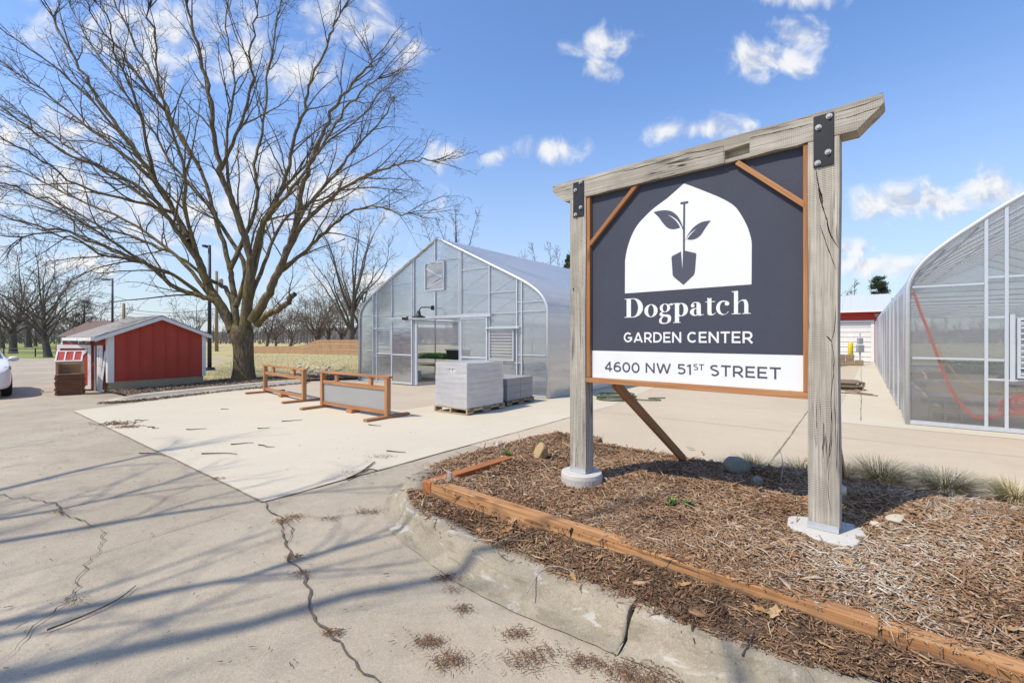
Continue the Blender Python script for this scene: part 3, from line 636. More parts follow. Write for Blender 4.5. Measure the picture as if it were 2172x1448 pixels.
mb = MB(); mb.fbox(B, 1.75, 3.55, 2.80, 2.91, 0.03, 0.192)
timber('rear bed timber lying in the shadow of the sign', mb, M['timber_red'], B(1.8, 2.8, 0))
mb = MB(); mb.fbox(B, 3.562, 7.2, 2.815, 2.925, 0.03, 0.205)
timber('sunlit rear bed timber at the right edge by the straw grass', mb, M['timber'], B(3.5, 2.8, 0))
c = B(0.10, 0.14, 0); mb = MB(); fr = Fr(c, 25); mb.fbox(fr, -0.022, 0.022, -0.008, 0.008, 0.12, 0.365)
tag(mb.build('wooden_stake', M['old_wood'], bev=0.002, at=c), 'short grey wooden stake standing behind the corner timber', 'stake')

# ------------------------------------------------------------------ the sign
S = Fr((2.083, 3.2, 0), 42.0)                  # front face of the posts; origin at the right post's left edge
SB, ST, SC = 0.288, 2.968, 3.16                # foot, beam underside, beam top
sgn = thing('garden_sign', 'large timber framed sign with slate panel, white arch emblem and street address', 'sign', S(-0.9, 0.07, 0))
fp = lambda d: (lambda x, y, dd=0.0: S(x, d + dd, y))
def sray(L, d, ox=0.0, oy=0.0, sc=1.0): return [S.ray(ox + x / sc, oy + y / sc, d) for x, y in L]
def crack(mb, px, w, d, ox, oy, sc):
    """a split in the wood: thin dark sliver following the drawn line"""
    q = sray(px, d, ox, oy, sc); q = [tuple(p) for p in catmull(q, 5)]; n = len(q); a, b = [], []
    for i, (x, y) in enumerate(q):
        tx, ty = q[min(i + 1, n - 1)][0] - q[max(i - 1, 0)][0], q[min(i + 1, n - 1)][1] - q[max(i - 1, 0)][1]; l = math.hypot(tx, ty) + 1e-9
        ww = .68 * w * min(1, (i + 0.4) / 4, (n - i - 0.6) / 4) * rng.uniform(0.5, 1.3); j = rng.uniform(-0.0015, 0.0015)
        a.append((x - ty / l * (ww / 2 + j), y + tx / l * (ww / 2 + j))); b.append((x + ty / l * (ww / 2 - j), y - tx / l * (ww / 2 - j)))
    mb.strip(a, b, lambda x, y, dd: S(x, dd, y), d - 0.0012, d + 0.002, mi=1)
c4 = (1160, 180, 2.935); c5 = (1160, 600, 2.632)
def post(t0, t1, wob):
    mb = MB(); n = 15; o1 = rng.uniform(-40, 40); vs = []; gc = []
    for i in range(n + 1):
        z = SB + (ST - SB) * i / n; e = wob * math.sin(i * 0.5 + 1) ; e2 = wob * 0.8 * math.sin(i * 0.62 + 2.5)
        for t, d in ((t0 + e2 * .6, 0), (t1 + e, 0), (t1 + e, 0.135), (t0 + e2 * .6, 0.135)):
            vs.append(S(t, d, z)); gc.append((z + o1, t - t0, d))
    fs = [(4 * i + j, 4 * i + (j + 1) % 4, 4 * i + 4 + (j + 1) % 4, 4 * i + 4 + j) for i in range(n) for j in range(4)] + [(3, 2, 1, 0), tuple(4 * n + j for j in range(4))]
    mb.add(vs, fs, gc); return mb
mb = post(0.0, 0.175, 0.005)
for L, w in (([(1675, 525), (1682, 570), (1690, 620), (1705, 720), (1740, 830), (1760, 920), (1815, 1015)], .010), ([(1700, 870), (1720, 930), (1740, 990), (1770, 1070), (1800, 1150)], .006), ([(1690, 620), (1712, 700), (1716, 750)], .012)): crack(mb, L, w, 0, *c4)
for L, w in (([(1612, 120), (1606, 250), (1590, 330), (1604, 420), (1598, 520), (1585, 640), (1592, 760), (1588, 900), (1570, 1000)], .005), ([(1580, 1000), (1570, 1150), (1590, 1300)], .004), ([(1560, 295), (1575, 310), (1590, 330)], .012)): crack(mb, L, w, 0, *c5)
pr = mb.build('post', [M['old_wood'], M['crack']], sgn, bev=0.006)
mb = post(-2.02, -1.84, 0.004)
crack(mb, [(160, 1262), (166, 1272), (168, 1285)], .016, 0, *c4); crack(mb, [(188, 130), (186, 250), (190, 420)], .004, 0, *c5)
pl = mb.build('post', [M['old_wood'], M['crack']], sgn, bev=0.006)
for p, t0, t1 in ((pr, 0.0, 0.175), (pl, -2.02, -1.84)):
    mb = MB(); mb.fbox(S, t0 + 0.004, t1 - 0.004, 0.004, 0.131, SB - 0.022, SB - 0.0005); mb.fbox(S, t0 - 0.004, t1 + 0.002, -0.005, -0.0012, SB - 0.02, SB + 0.028)
    mb.build('base_bracket', M['steel'], p)
# beam: one outline with the mortise left open in its front half
notch = sray([(1105, 355), (1262, 330), (1262, 395), (1105, 425)], 0, *c4)
nx0, nx1 = notch[0][0], notch[1][0]; nz0, nz1 = 2.995, 3.062
tl0, tl1, tr0, tr1 = -2.245, -2.085, 0.274, 0.413
def bpoly(x0, x1, zl, zh, seed):
    r = random.Random(seed); n = max(2, int((x1 - x0) / 0.09)); return [(x0 + (x1 - x0) * i / n, zl + r.uniform(-.003, .003)) for i in range(n + 1)] + [(x1 - (x1 - x0) * i / n, zh + r.uniform(-.002, .002)) for i in range(n + 1)]
mb = MB()
def bp(poly, d0, d1):
    n = len(poly); vs = [S(x, d, z) for d in (d0, d1) for x, z in poly]; gc = [(x + 9, z, d) for d in (d0, d1) for x, z in poly]
    mb.add(vs, [tuple(range(n - 1, -1, -1)), tuple(range(n, 2 * n))] + [(i, (i + 1) % n, n + (i + 1) % n, n + i) for i in range(n)], gc)
left = [(tl1, ST), (tl1 - 0.05, ST + 0.035), (tl0 + 0.035, ST + 0.105), (tl0, SC - 0.055), (tl0 + 0.012, SC)]
right = [(tr1 - 0.004, SC + 0.012), (tr1, SC - 0.05), (tr1 - 0.03, SC - 0.085), (tr0 + 0.05, ST + 0.055), (tr0, ST + 0.005)]
rr = random.Random(4)
topl = [(x, SC + rr.uniform(-.003, .004)) for x in np.linspace(-1.9, 0.2, 22)]
botl = [(x, ST + rr.uniform(-.001, .006)) for x in np.linspace(0.18, -1.95, 24)]
bp(left + topl + right + botl, 0.06, 0.165)
fl = [(x, SC + rr.uniform(-.003, .004)) for x in np.linspace(-1.9, nx0 - .02, 10)]
bp(left + fl + [(nx0, SC), (nx0, ST + .001)] + [(x, ST + rr.uniform(-.001, .006)) for x in np.linspace(nx0 - .02, -1.95, 12)], 0.0, 0.06)
bp([(nx1, ST + .001), (nx1, SC)] + [(x, SC + rr.uniform(-.003, .004)) for x in np.linspace(nx1 + .05, 0.2, 8)] + right + [(x, ST + rr.uniform(-.001, .006)) for x in np.linspace(0.18, nx1 + .05, 9)], 0.0, 0.06)
bp([(nx0, nz1), (nx0, SC), (nx1, SC), (nx1, nz1 + .012)], 0.0, 0.06); bp([(nx0, ST + .001), (nx0, nz0), (nx1, nz0 + .004), (nx1, ST + .001)], 0.008, 0.06)
for L, w in (([(410, 552), (560, 520), (700, 480), (870, 432), (1000, 405), (1100, 383)], .007), ([(1262, 335), (1300, 322), (1450, 290), (1560, 265), (1650, 238)], .007), ([(1560, 215), (1600, 208), (1650, 198)], .004),
             ([(1790, 225), (1900, 195), (2000, 160), (2090, 128)], .005), ([(1795, 175), (1950, 130), (2090, 80)], .005), ([(240, 600), (420, 545), (560, 512)], .003), ([(1100, 380), (1101, 465)], .004), ([(620, 575), (760, 540), (950, 495)], .003)): crack(mb, L, w, 0, *c4)
mb.build('beam', [M['old_wood'], M['crack']], sgn)
# strap plates with four bolts each
for (x0, y0, x1, y1), bolts in (((1660, 172, 1787, 517), [(1757, 195), (1690, 265), (1750, 418), (1685, 487)]), ((165, 592, 230, 830), [(209, 606), (177, 656), (210, 763), (178, 808)])):
    a = S.ray(1160 + x0 / 2.935, 180 + (y0 + y1) / 5.87, -0.004); b = S.ray(1160 + x1 / 2.935, 180 + (y0 + y1) / 5.87, -0.004)
    zt = [S.ray(1160 + (x0 + x1) / 5.87, 180 + y / 2.935, -0.004)[1] for y in (y0 + 12, y1 - 10)]
    pm = MB(); pm.fbox(S, a[0], b[0], -0.010, -0.0015, zt[1], zt[0]); pt = pm.build('strap_plate', M['black_metal'], sgn, bev=0.0025)
    for bx, by in bolts:
        t, z_ = S.ray(1160 + bx / 2.935, 180 + by / 2.935, -0.012); bm_ = MB()
        for r, d0, d1, n in ((0.019, -0.0135, -0.0102, 18), (0.0115, -0.0265, -0.0137, 6)):
            poly = [(t + r * math.cos(2 * math.pi * i / n + .3), z_ + r * math.sin(2 * math.pi * i / n + .3)) for i in range(n)]
            bm_.prism(poly, lambda x, y, d: S(x, d, y), d0, d1)
        bm_.build('bolt', M['bolt'], pt)
# panel, band, emblem, lettering
PD = 0.048
mb = MB(); mb.fbox(S, -1.800, -0.032, PD, PD + 0.016, 1.209, ST - 0.001); panel = mb.build('panel', M['panel'], sgn)
mb = MB(); mb.fbox(S, -1.797, -0.034, PD - 0.0015, PD - 0.0003, 1.2105, 1.470); mb.build('address_band', M['white_vinyl'], panel)
lg = (1300, 370, 5.569); f_s = lambda x, y, d: S(x, d, y)
apx = [(143, 1405), (144, 1200), (145, 1020)] + [tuple(p) for p in catmull([(145, 1020), (165, 900), (215, 740), (290, 600), (400, 478), (500, 388), (640, 285)], 4)][1:] + [(760, 180), (822, 124), (845, 111), (872, 118), (960, 150)] \
    + [tuple(p) for p in catmull([(1150, 225), (1300, 290), (1430, 370), (1510, 470), (1590, 620), (1633, 760), (1641, 830)], 4)] + [(1640, 1000), (1638, 1298)]
mb = MB(); mb.prism(sray(apx, PD, *lg), f_s, PD - 0.0015, PD - 0.0003); mb.build('arch_emblem', M['white_vinyl'], panel)
mb = MB()
def pieces(L, e=0.0): mb.prism(sray(L, PD, *lg), f_s, PD - 0.0025 - e, PD - 0.0017)
pieces([(803, 330), (882, 315), (891, 322), (892, 336), (882, 345), (806, 357), (798, 350), (797, 337)])
pieces([(833, 345), (856, 341), (852, 760), (851, 915), (829, 920), (829, 640)], .0001)
pieces([(700, 965), (806, 910), (822, 1125), (829, 905), (850, 900), (975, 928), (987, 942), (970, 1150), (958, 1187), (835, 1305), (722, 1212), (707, 1185), (693, 985)], .0002)
cv = lambda L, k=4: [tuple(p) for p in catmull(L, k)]
pieces(cv([(482, 445), (560, 428), (630, 424), (700, 440), (760, 488), (800, 550), (828, 625)]) + [(838, 672), (826, 655)] + cv([(818, 630), (790, 580), (755, 535), (700, 497), (640, 474)]) + cv([(690, 503), (740, 543), (780, 597), (795, 628)]) + cv([(795, 628), (740, 645), (690, 646), (640, 626), (590, 572), (545, 510), (490, 455)]), .0003)
pieces(cv([(1158, 545), (1070, 557), (1000, 590), (940, 640), (895, 700), (862, 765), (846, 800)]) + cv([(852, 785), (880, 738), (930, 682), (1005, 628)]) + cv([(938, 690), (893, 745), (877, 768)]) + cv([(877, 768), (930, 772), (990, 755), (1040, 715), (1080, 655), (1120, 595), (1150, 556)]), .0004)
mb.build('shovel_emblem', M['slate_vinyl'], panel)
# serif word, drawn letter by letter (x runs 0..1 over the letter's width, y in capital heights)
mb = MB(); zb = S.ray(1326, 673.6, PD)[1]; cap = S.ray(1326, 633.7, PD)[1] - zb; lay = [0]
def ell(cx, cy, rx, ry, a0=0, a1=360, n=40): return [(cx + rx * math.cos(math.radians(a0 + (a1 - a0) * i / n)), cy + ry * math.sin(math.radians(a0 + (a1 - a0) * i / n))) for i in range(n + 1)]
def letter(x0, x1, *items):
    ta = S.ray(1300 + x0 / 5.43, 668, PD)[0]; tb = S.ray(1300 + x1 / 5.43, 668, PD)[0]
    for it in items:
        lay[0] = (lay[0] + 1) % 7; e = PD - 0.0010 - 0.00012 * lay[0]
        fn = lambda x, y, d: S(ta + (tb - ta) * x, d, zb + cap * y)
        if it[0] == 'r': _, a, b, c, d = it; mb.prism([(a, b), (c, b), (c, d), (a, d)], fn, e, PD - 0.0003)
        elif it[0] == 'p': mb.prism(it[1], fn, e, PD - 0.0003)
        else: mb.strip(it[1], it[2], fn, e, PD - 0.0003)
ring = lambda o, i, a0=0, a1=360: ('s', ell(*o, a0, a1), ell(*i, a0, a1))
hs = 0.034
letter(135, 347, ('r', 0, 0, .5, hs), ('r', 0, 1 - hs, .5, 1), ('r', .115, .01, .355, .99), ring((.47, .5, .53, .5), (.45, .5, .29, .5 - hs), -90, 90))
letter(363, 516, ring((.5, .312, .5, .33), (.5, .312, .215, .298)))
letter(535, 692, ring((.42, .425, .385, .215), (.42, .425, .165, .188)), ('p', ell(.90, .585, .10, .052)), ('s', [(.66, .56), (.78, .625), (.92, .635)], [(.70, .50), (.82, .585), (.92, .60)]),
       ('s', cv([(.20, .25), (.03, .15), (.05, .05), (.25, .005)]), cv([(.34, .235), (.22, .175), (.26, .125), (.45, .095)])), ('s', cv([(.25, .005), (.50, -.02), (.62, -.07), (.63, -.17)]), cv([(.40, .10), (.70, .085), (.84, .01), (.88, -.10)])),
       ('s', cv([(.63, -.15), (.58, -.28), (.40, -.325), (.22, -.29), (.17, -.18), (.25, -.06), (.32, -.01)]), cv([(.88, -.09), (.80, -.27), (.46, -.37), (.08, -.34), (-.01, -.22), (.06, -.07), (.24, .01)])))
letter(695, 866, ('r', 0, -.335, .5, -.335 + hs), ('r', .12, -.31, .405, .60), ('p', [(0, .60), (.12, .58), (.405, .62), (.405, .645), (.2, .635), (0, .632)]), ring((.55, .305, .45, .325), (.54, .305, .17, .29), -128, 128))
letter(890, 1048, ('r', .47, .10, .785, .45), ('s', cv([(.785, .44), (.72, .58), (.50, .64), (.22, .62), (.06, .50)]), cv([(.47, .44), (.47, .57), (.42, .60), (.28, .59), (.19, .52)])), ('p', ell(.19, .47, .135, .082)),
       ('s', ell(.36, .165, .37, .185, 62, 318), ell(.40, .165, .12, .148, 62, 318)), ('s', [(.46, .325), (.62, .36), (.75, .40)], [(.46, .29), (.62, .33), (.75, .36)]), ('s', cv([(.47, .14), (.53, .03), (.72, -.02), (1.0, .035)]), cv([(.785, .14), (.80, .055), (.88, .035), (1.0, .06)])))
letter(1065, 1186, ('p', [(.2, .10), (.59, .10), (.59, .80), (.42, .775), (.2, .81)]), ('r', 0, .60, .92, .635), ('s', cv([(.2, .12), (.26, .02), (.55, -.02), (.85, .02), (1.0, .10)]), cv([(.59, .12), (.63, .055), (.75, .04), (.88, .06), (.95, .115)])))
letter(1190, 1347, ('s', ell(.5, .312, .5, .33, 52, 325), ell(.60, .312, .33, .298, 52, 325)), ('p', ell(.80, .49, .165, .085)), ('s', ell(.62, .50, .345, .125, 10, 110, 10), ell(.60, .47, .2, .11, 10, 110, 10)))
letter(1368, 1586, ('r', 0, 0, .49, hs), ('r', .125, .01, .345, 1.02), ('p', [(0, 1.0), (.125, 1.0), (.345, 1.02), (.345, 1.05), (0, 1.032)]), ('r', .575, 0, 1, hs), ('r', .675, .01, .885, .43), ('s', cv([(.33, .50), (.46, .60), (.64, .645), (.80, .60), (.885, .42)]), cv([(.33, .45), (.44, .56), (.55, .59), (.64, .56), (.675, .42)])))
mb.build('name_lettering', M['white_vinyl'], panel)
# plain capitals and figures, drawn as strokes of even weight (capital height 1)
def arc(cx, cy, rx, ry, a0, a1, n=18): return [(cx + rx * math.cos(math.radians(a0 + (a1 - a0) * i / n)), cy + ry * math.sin(math.radians(a0 + (a1 - a0) * i / n))) for i in range(n + 1)]
SWT = 0.165; q_ = SWT / 2
GLY = {'G': (1.0, [arc(.5, .5, .5 - q_, .5 - q_, 45, 338), [(.5, .46), (1 - q_ - .02, .46), (1 - q_ - .02, .20)]]), 'C': (.95, [arc(.5, .5, .5 - q_, .5 - q_, 45, 315)]), '0': (.86, [arc(.43, .5, .43 - q_, .5 - q_, 0, 360, 28)]),
 'A': (1.06, [[(q_, 0), (.53, .97)], [(1.06 - q_, 0), (.53, .97)], [(.24, .25), (.82, .25)]]), 'R': (.84, [[(q_, 0), (q_, 1)], [(q_, 1 - q_), (.44, 1 - q_)] + arc(.44, .66, .29, .34 - q_, 90, -90, 10) + [(q_, .40)], [(.42, .40), (.80, 0)]]),
 'D': (.92, [[(q_, 0), (q_, 1)], [(q_, 1 - q_), (.38, 1 - q_)] + arc(.38, .5, .54 - q_, .5 - q_, 90, -90, 14) + [(q_, q_)]]), 'E': (.76, [[(q_, 0), (q_, 1)], [(q_, 1 - q_), (.74, 1 - q_)], [(q_, .5), (.68, .5)], [(q_, q_), (.76, q_)]]),
 'N': (.92, [[(q_, 0), (q_, 1)], [(q_, .94), (.92 - q_, .06)], [(.92 - q_, 0), (.92 - q_, 1)]]), 'T': (.82, [[(0, 1 - q_), (.82, 1 - q_)], [(.41, 0), (.41, 1)]]), 'W': (1.36, [[(.06, 1), (.36, .04)], [(.36, .04), (.68, .96)], [(.68, .96), (1.0, .04)], [(1.0, .04), (1.30, 1)]]),
 'S': (.76, [arc(.38, .735, .30, .265 - q_ + .0, 38, 250, 14) + arc(.38, .275, .31, .275 - q_ + .03, 75, -142, 16)]), '4': (.88, [[(.60, 0), (.60, 1)], [(.60, .96), (.06, .30)], [(.04, .275), (.88, .275)]]),
 '6': (.84, [arc(.42, .33, .42 - q_, .33 - q_, 0, 360, 24), [(.09, .36)] + arc(.50, .46, .41, .54 - q_, 180, 62, 12)]), '5': (.80, [[(.70, 1 - q_), (.16, 1 - q_), (.13, .54)], [(.13, .54)] + arc(.37, .34, .35, .34 - q_, 105, -140, 16)]), '1': (.42, [[(.30, 0), (.30, 1)], [(.30, .92), (.02, .80)]])}
def sans(name, txt, px0, px1, y0, ycap, m, gap=.17):
    w = sum(GLY[c][0] for c in txt) + gap * (len(txt) - 1); ta = S.ray(px0, y0, PD)[0]; tb = S.ray(px1, y0, PD)[0]; z0 = S.ray(px0, y0, PD)[1]; ch = S.ray(px0, ycap, PD)[1] - z0
    kx = (tb - ta) / w; mb = MB(); x = 0; lay = 0
    for c in txt:
        for st in GLY[c][1]:
            P = [(ta + (x + a) * kx, z0 + b * ch) for a, b in st]; n = len(P); closed = abs(P[0][0] - P[-1][0]) + abs(P[0][1] - P[-1][1]) < 1e-6; A_, B_ = [], []; hw = SWT * ch / 2
            for i in range(n):
                a = P[i - 1] if i else (P[-2] if closed else P[0]); b = P[i + 1] if i < n - 1 else (P[1] if closed else P[-1])
                d0 = Vector((P[i][0] - a[0], P[i][1] - a[1])); d1 = Vector((b[0] - P[i][0], b[1] - P[i][1])); d0 = d0.normalized() if d0.length > 1e-9 else d1.normalized(); d1 = d1.normalized() if d1.length > 1e-9 else d0
                t = (d0 + d1).normalized(); k = hw / max(.55, t.dot(d0)); A_.append((P[i][0] - t.y * k, P[i][1] + t.x * k)); B_.append((P[i][0] + t.y * k, P[i][1] - t.x * k))
            lay = (lay + 1) % 6; mb.strip(A_, B_, lambda X, Y, d: S(X, d, Y), PD - 0.0021 - .00011 * lay, PD - 0.0004 if m is M['white_vinyl'] else PD - .0017)
        x += GLY[c][0] + gap
    return mb.build(name, m, panel)
sans('caption_lettering', 'GARDEN', 1323.4, 1445, 725.8, 704.8, M['white_vinyl'])
sans('caption_lettering', 'CENTER', 1458, 1596.8, 726.6, 703.6, M['white_vinyl'])
sans('address_lettering', '4600', 1283, 1357, 787.2, 766.0, M['slate_vinyl'], .14)
sans('address_lettering', 'NW', 1369.5, 1423, 790.3, 769.0, M['slate_vinyl'])
sans('address_lettering', '51', 1437, 1466.5, 793.3, 771.3, M['slate_vinyl'], .14)
sans('address_lettering', 'ST', 1471, 1493.5, 784.3, 771.4, M['slate_vinyl'], .14)
sans('address_lettering', 'STREET', 1506.5, 1656.5, 796.4, 773.2, M['slate_vinyl'])
# cedar trim, corner braces in front, raking struts behind
mb = MB(); mb.fbox(S, -1.838, -1.800, 0.012, 0.062, 1.212, ST - 0.002); mb.build('trim', M['cedar'], sgn, bev=0.002)
mb = MB(); mb.fbox(S, -0.032, -0.002, 0.012, 0.062, 1.212, ST - 0.002); mb.build('trim', M['cedar'], sgn, bev=0.002)
mb = MB(); mb.fbox(S, -1.838, -0.002, 0.006, 0.095, 1.163, 1.2085); mb.build('trim', M['cedar'], sgn, bev=0.002)
for p0, p1 in (((1352.5, 391), (1252, 519)), ((1564, 345), (1710, 437))):
    a, b = S.ray(*p0, 0.03), S.ray(*p1, 0.03); mb = MB(); mb.beam(S(a[0], 0.030, a[1]), S(b[0], 0.030, b[1]), 0.036, 0.036, up=S.v); mb.build('corner_brace', M['cedar'], sgn, bev=0.002)
g0 = G(1450, 968, 0.16); q = S.inv(g0)
mb = MB(); mb.beam(S(q[0] - 0.02, 0.07, 1.17), Vector((g0.x, g0.y, 0.13)), 0.04, 0.09); mb.build('raking_strut', M['cedar'], sgn, bev=0.003)
g1 = G(1792, 1012, 0.2); q = S.inv(g1)
mb = MB(); mb.beam(S(0.10, 0.137, 1.17), Vector((g1.x, g1.y, 0.13)), 0.04, 0.09); mb.build('raking_strut', M['cedar'], sgn, bev=0.003)
mb = MB(); mb.lathe([(0.19, 0.0), (0.200, 0.12), (0.205, 0.225), (0.198, 0.262), (0.185, SB - 0.0225)], S(-1.93, 0.07, 0), 36); mb.build('footing', M['footing'], sgn, smooth=False, bev=0.004)
n = 40; prof = [(0.232 + 0.016 * math.sin(3 * i / n * 6.28 + 1) + 0.012 * math.sin(7 * i / n * 6.28) - (0.05 if 33 < i < 37 else 0), 6.2832 * i / n) for i in range(n)]
mb = MB(); c = S(0.10, 0.06, 0); mb.prism([(r * math.cos(a), r * math.sin(a)) for r, a in prof], lambda x, y, d: c + Vector((x, y, d)), 0.05, SB - 0.0225); mb.build('footing', M['footing'], sgn, bev=0.01)
# ------------------------------------------------------------------ trees
def tubes(name, polys, m, parent, minr=0.0):
    groups = {}
    for P, R in polys:
        r0 = R[0]; sides = 10 if r0 > 0.12 else 7 if r0 > 0.05 else 5 if r0 > 0.018 else 3
        groups.setdefault((len(P), sides), []).append((P, R))
    Vs, Fs, b = [], [], 0
    for (k, n), L in groups.items():
        P = np.array([l[0] for l in L]); R = np.maximum(np.array([l[1] for l in L]), minr); q = len(L)
        T = np.gradient(P, axis=1); T /= np.linalg.norm(T, axis=2, keepdims=True) + 1e-9
        mt = T.mean(1); ref = np.where(np.abs(mt[:, 2:3]) > 0.8, np.array([[1., 0.13, 0]]), np.array([[0.1, 0.05, 1.]]))
        Sx = np.cross(T, ref[:, None, :]); Sx /= np.linalg.norm(Sx, axis=2, keepdims=True) + 1e-9; Sy = np.cross(T, Sx)
        a = np.arange(n) * 2 * np.pi / n
        V = P[:, :, None, :] + R[:, :, None, None] * (np.cos(a)[None, None, :, None] * Sx[:, :, None, :] + np.sin(a)[None, None, :, None] * Sy[:, :, None, :])
        i = np.arange(q)[:, None, None] * k * n + np.arange(k - 1)[None, :, None] * n; j = np.arange(n)[None, None, :]; j2 = (j + 1) % n
        f = np.stack([i + j, i + j2, i + n + j2, i + n + j], -1).reshape(-1, 4)
        Vs.append(V.reshape(-1, 3)); Fs.append(f + b); b += q * k * n
    off = np.array(ORG[parent.name])
    return raw_mesh(name, np.concatenate(Vs) - off, np.concatenate(Fs), None, m, parent, True)
def limb(p, d, L, r, n, jit, up, R, tip=0.22):
    P = [np.array(p, float)]; d = np.array(d, float); d /= np.linalg.norm(d); s = L / n
    for _ in range(n):
        d = d + R.normal(0, jit, 3) + np.array([0, 0, up]); d /= np.linalg.norm(d); P.append(P[-1] + d * s)
    return np.array(P), r * (1 - (1 - tip) * np.linspace(0, 1, n + 1))
def spread(par, d, ang, R):
    """a direction leaving the parent at roughly ang degrees"""
    a = math.radians(ang); v = R.normal(0, 1, 3); v -= d * v.dot(d); v /= np.linalg.norm(v) + 1e-9
    return d * math.cos(a) + v * math.sin(a)
def sprout(out, P, Rr, lev, spec, R):
    """children along a limb, level by level: spec = [(spacing, len lo, len hi, angle, segs, jitter, up, start)]"""
    if lev >= len(spec): return
    sp, l0, l1, ang, n, jit, up, st = spec[lev]
    seg = np.linalg.norm(np.diff(P, axis=0), axis=1); cum = np.concatenate([[0], np.cumsum(seg)]); tot = cum[-1]
    s = tot * st + R.uniform(0, sp)
    while s < tot:
        i = min(np.searchsorted(cum, s) - 1, len(seg) - 1); i = max(i, 0); f = (s - cum[i]) / (seg[i] + 1e-9)
        p = P[i] * (1 - f) + P[i + 1] * f; d = (P[i + 1] - P[i]) / (seg[i] + 1e-9); rr = Rr[i] * (1 - f) + Rr[i + 1] * f
        L = R.uniform(l0, l1) * (1.05 - 0.45 * s / tot)
        q = limb(p, spread(P, d, ang * R.uniform(0.6, 1.3), R), L, min(rr * 0.62, 0.0016 + L * 0.0125), n, jit, up, R, 0.3)
        out.append(q); sprout(out, q[0], q[1], lev + 1, spec, R); s += sp * R.uniform(0.6, 1.5)
def tree(name, label, base, limbs, trunk, spec, m_trunk, m_twig, seed, group=None, ends=True, minr=0.0):
    R = np.random.default_rng(seed); t = thing(name, label, 'tree', base, group); b = np.array(base)
    big, tw = [], []
    P = np.array([np.array(p) for p, r in trunk]); Rr = np.array([r for p, r in trunk]); P = np.array(catmull(P, 4)); Rr = np.array([x[0] for x in catmull([[r] for r in Rr], 4)])
    big.append((P, Rr))
    for pts, r0, r1 in limbs:
        Q = np.array(catmull(pts, 5)); n = len(Q); Q[2:] += R.normal(0, 0.03, (n - 2, 3)) * np.linspace(0.3, 1.6, n - 2)[:, None]
        rr = r0 + (r1 - r0) * np.linspace(0, 1, n) ** 0.6; big.append((Q, rr)); sprout(tw, Q, rr, 0, spec, R)
        if ends and r1 < 0.06:
            for _ in range(4):
                q = limb(Q[-1], spread(None, (Q[-1] - Q[-2]) / np.linalg.norm(Q[-1] - Q[-2]), 22, R), R.uniform(1.0, 2.0), r1 * 0.9, 6, 0.12, 0.0, R); tw.append(q); sprout(tw, q[0], q[1], 1, spec, R)
    thick = [q for q in tw if q[1][0] > 0.030]; thin = [q for q in tw if q[1][0] <= 0.030]
    tubes('trunk', big + thick, m_trunk, t); tubes('crown', thin, m_twig, t, minr)
    return t
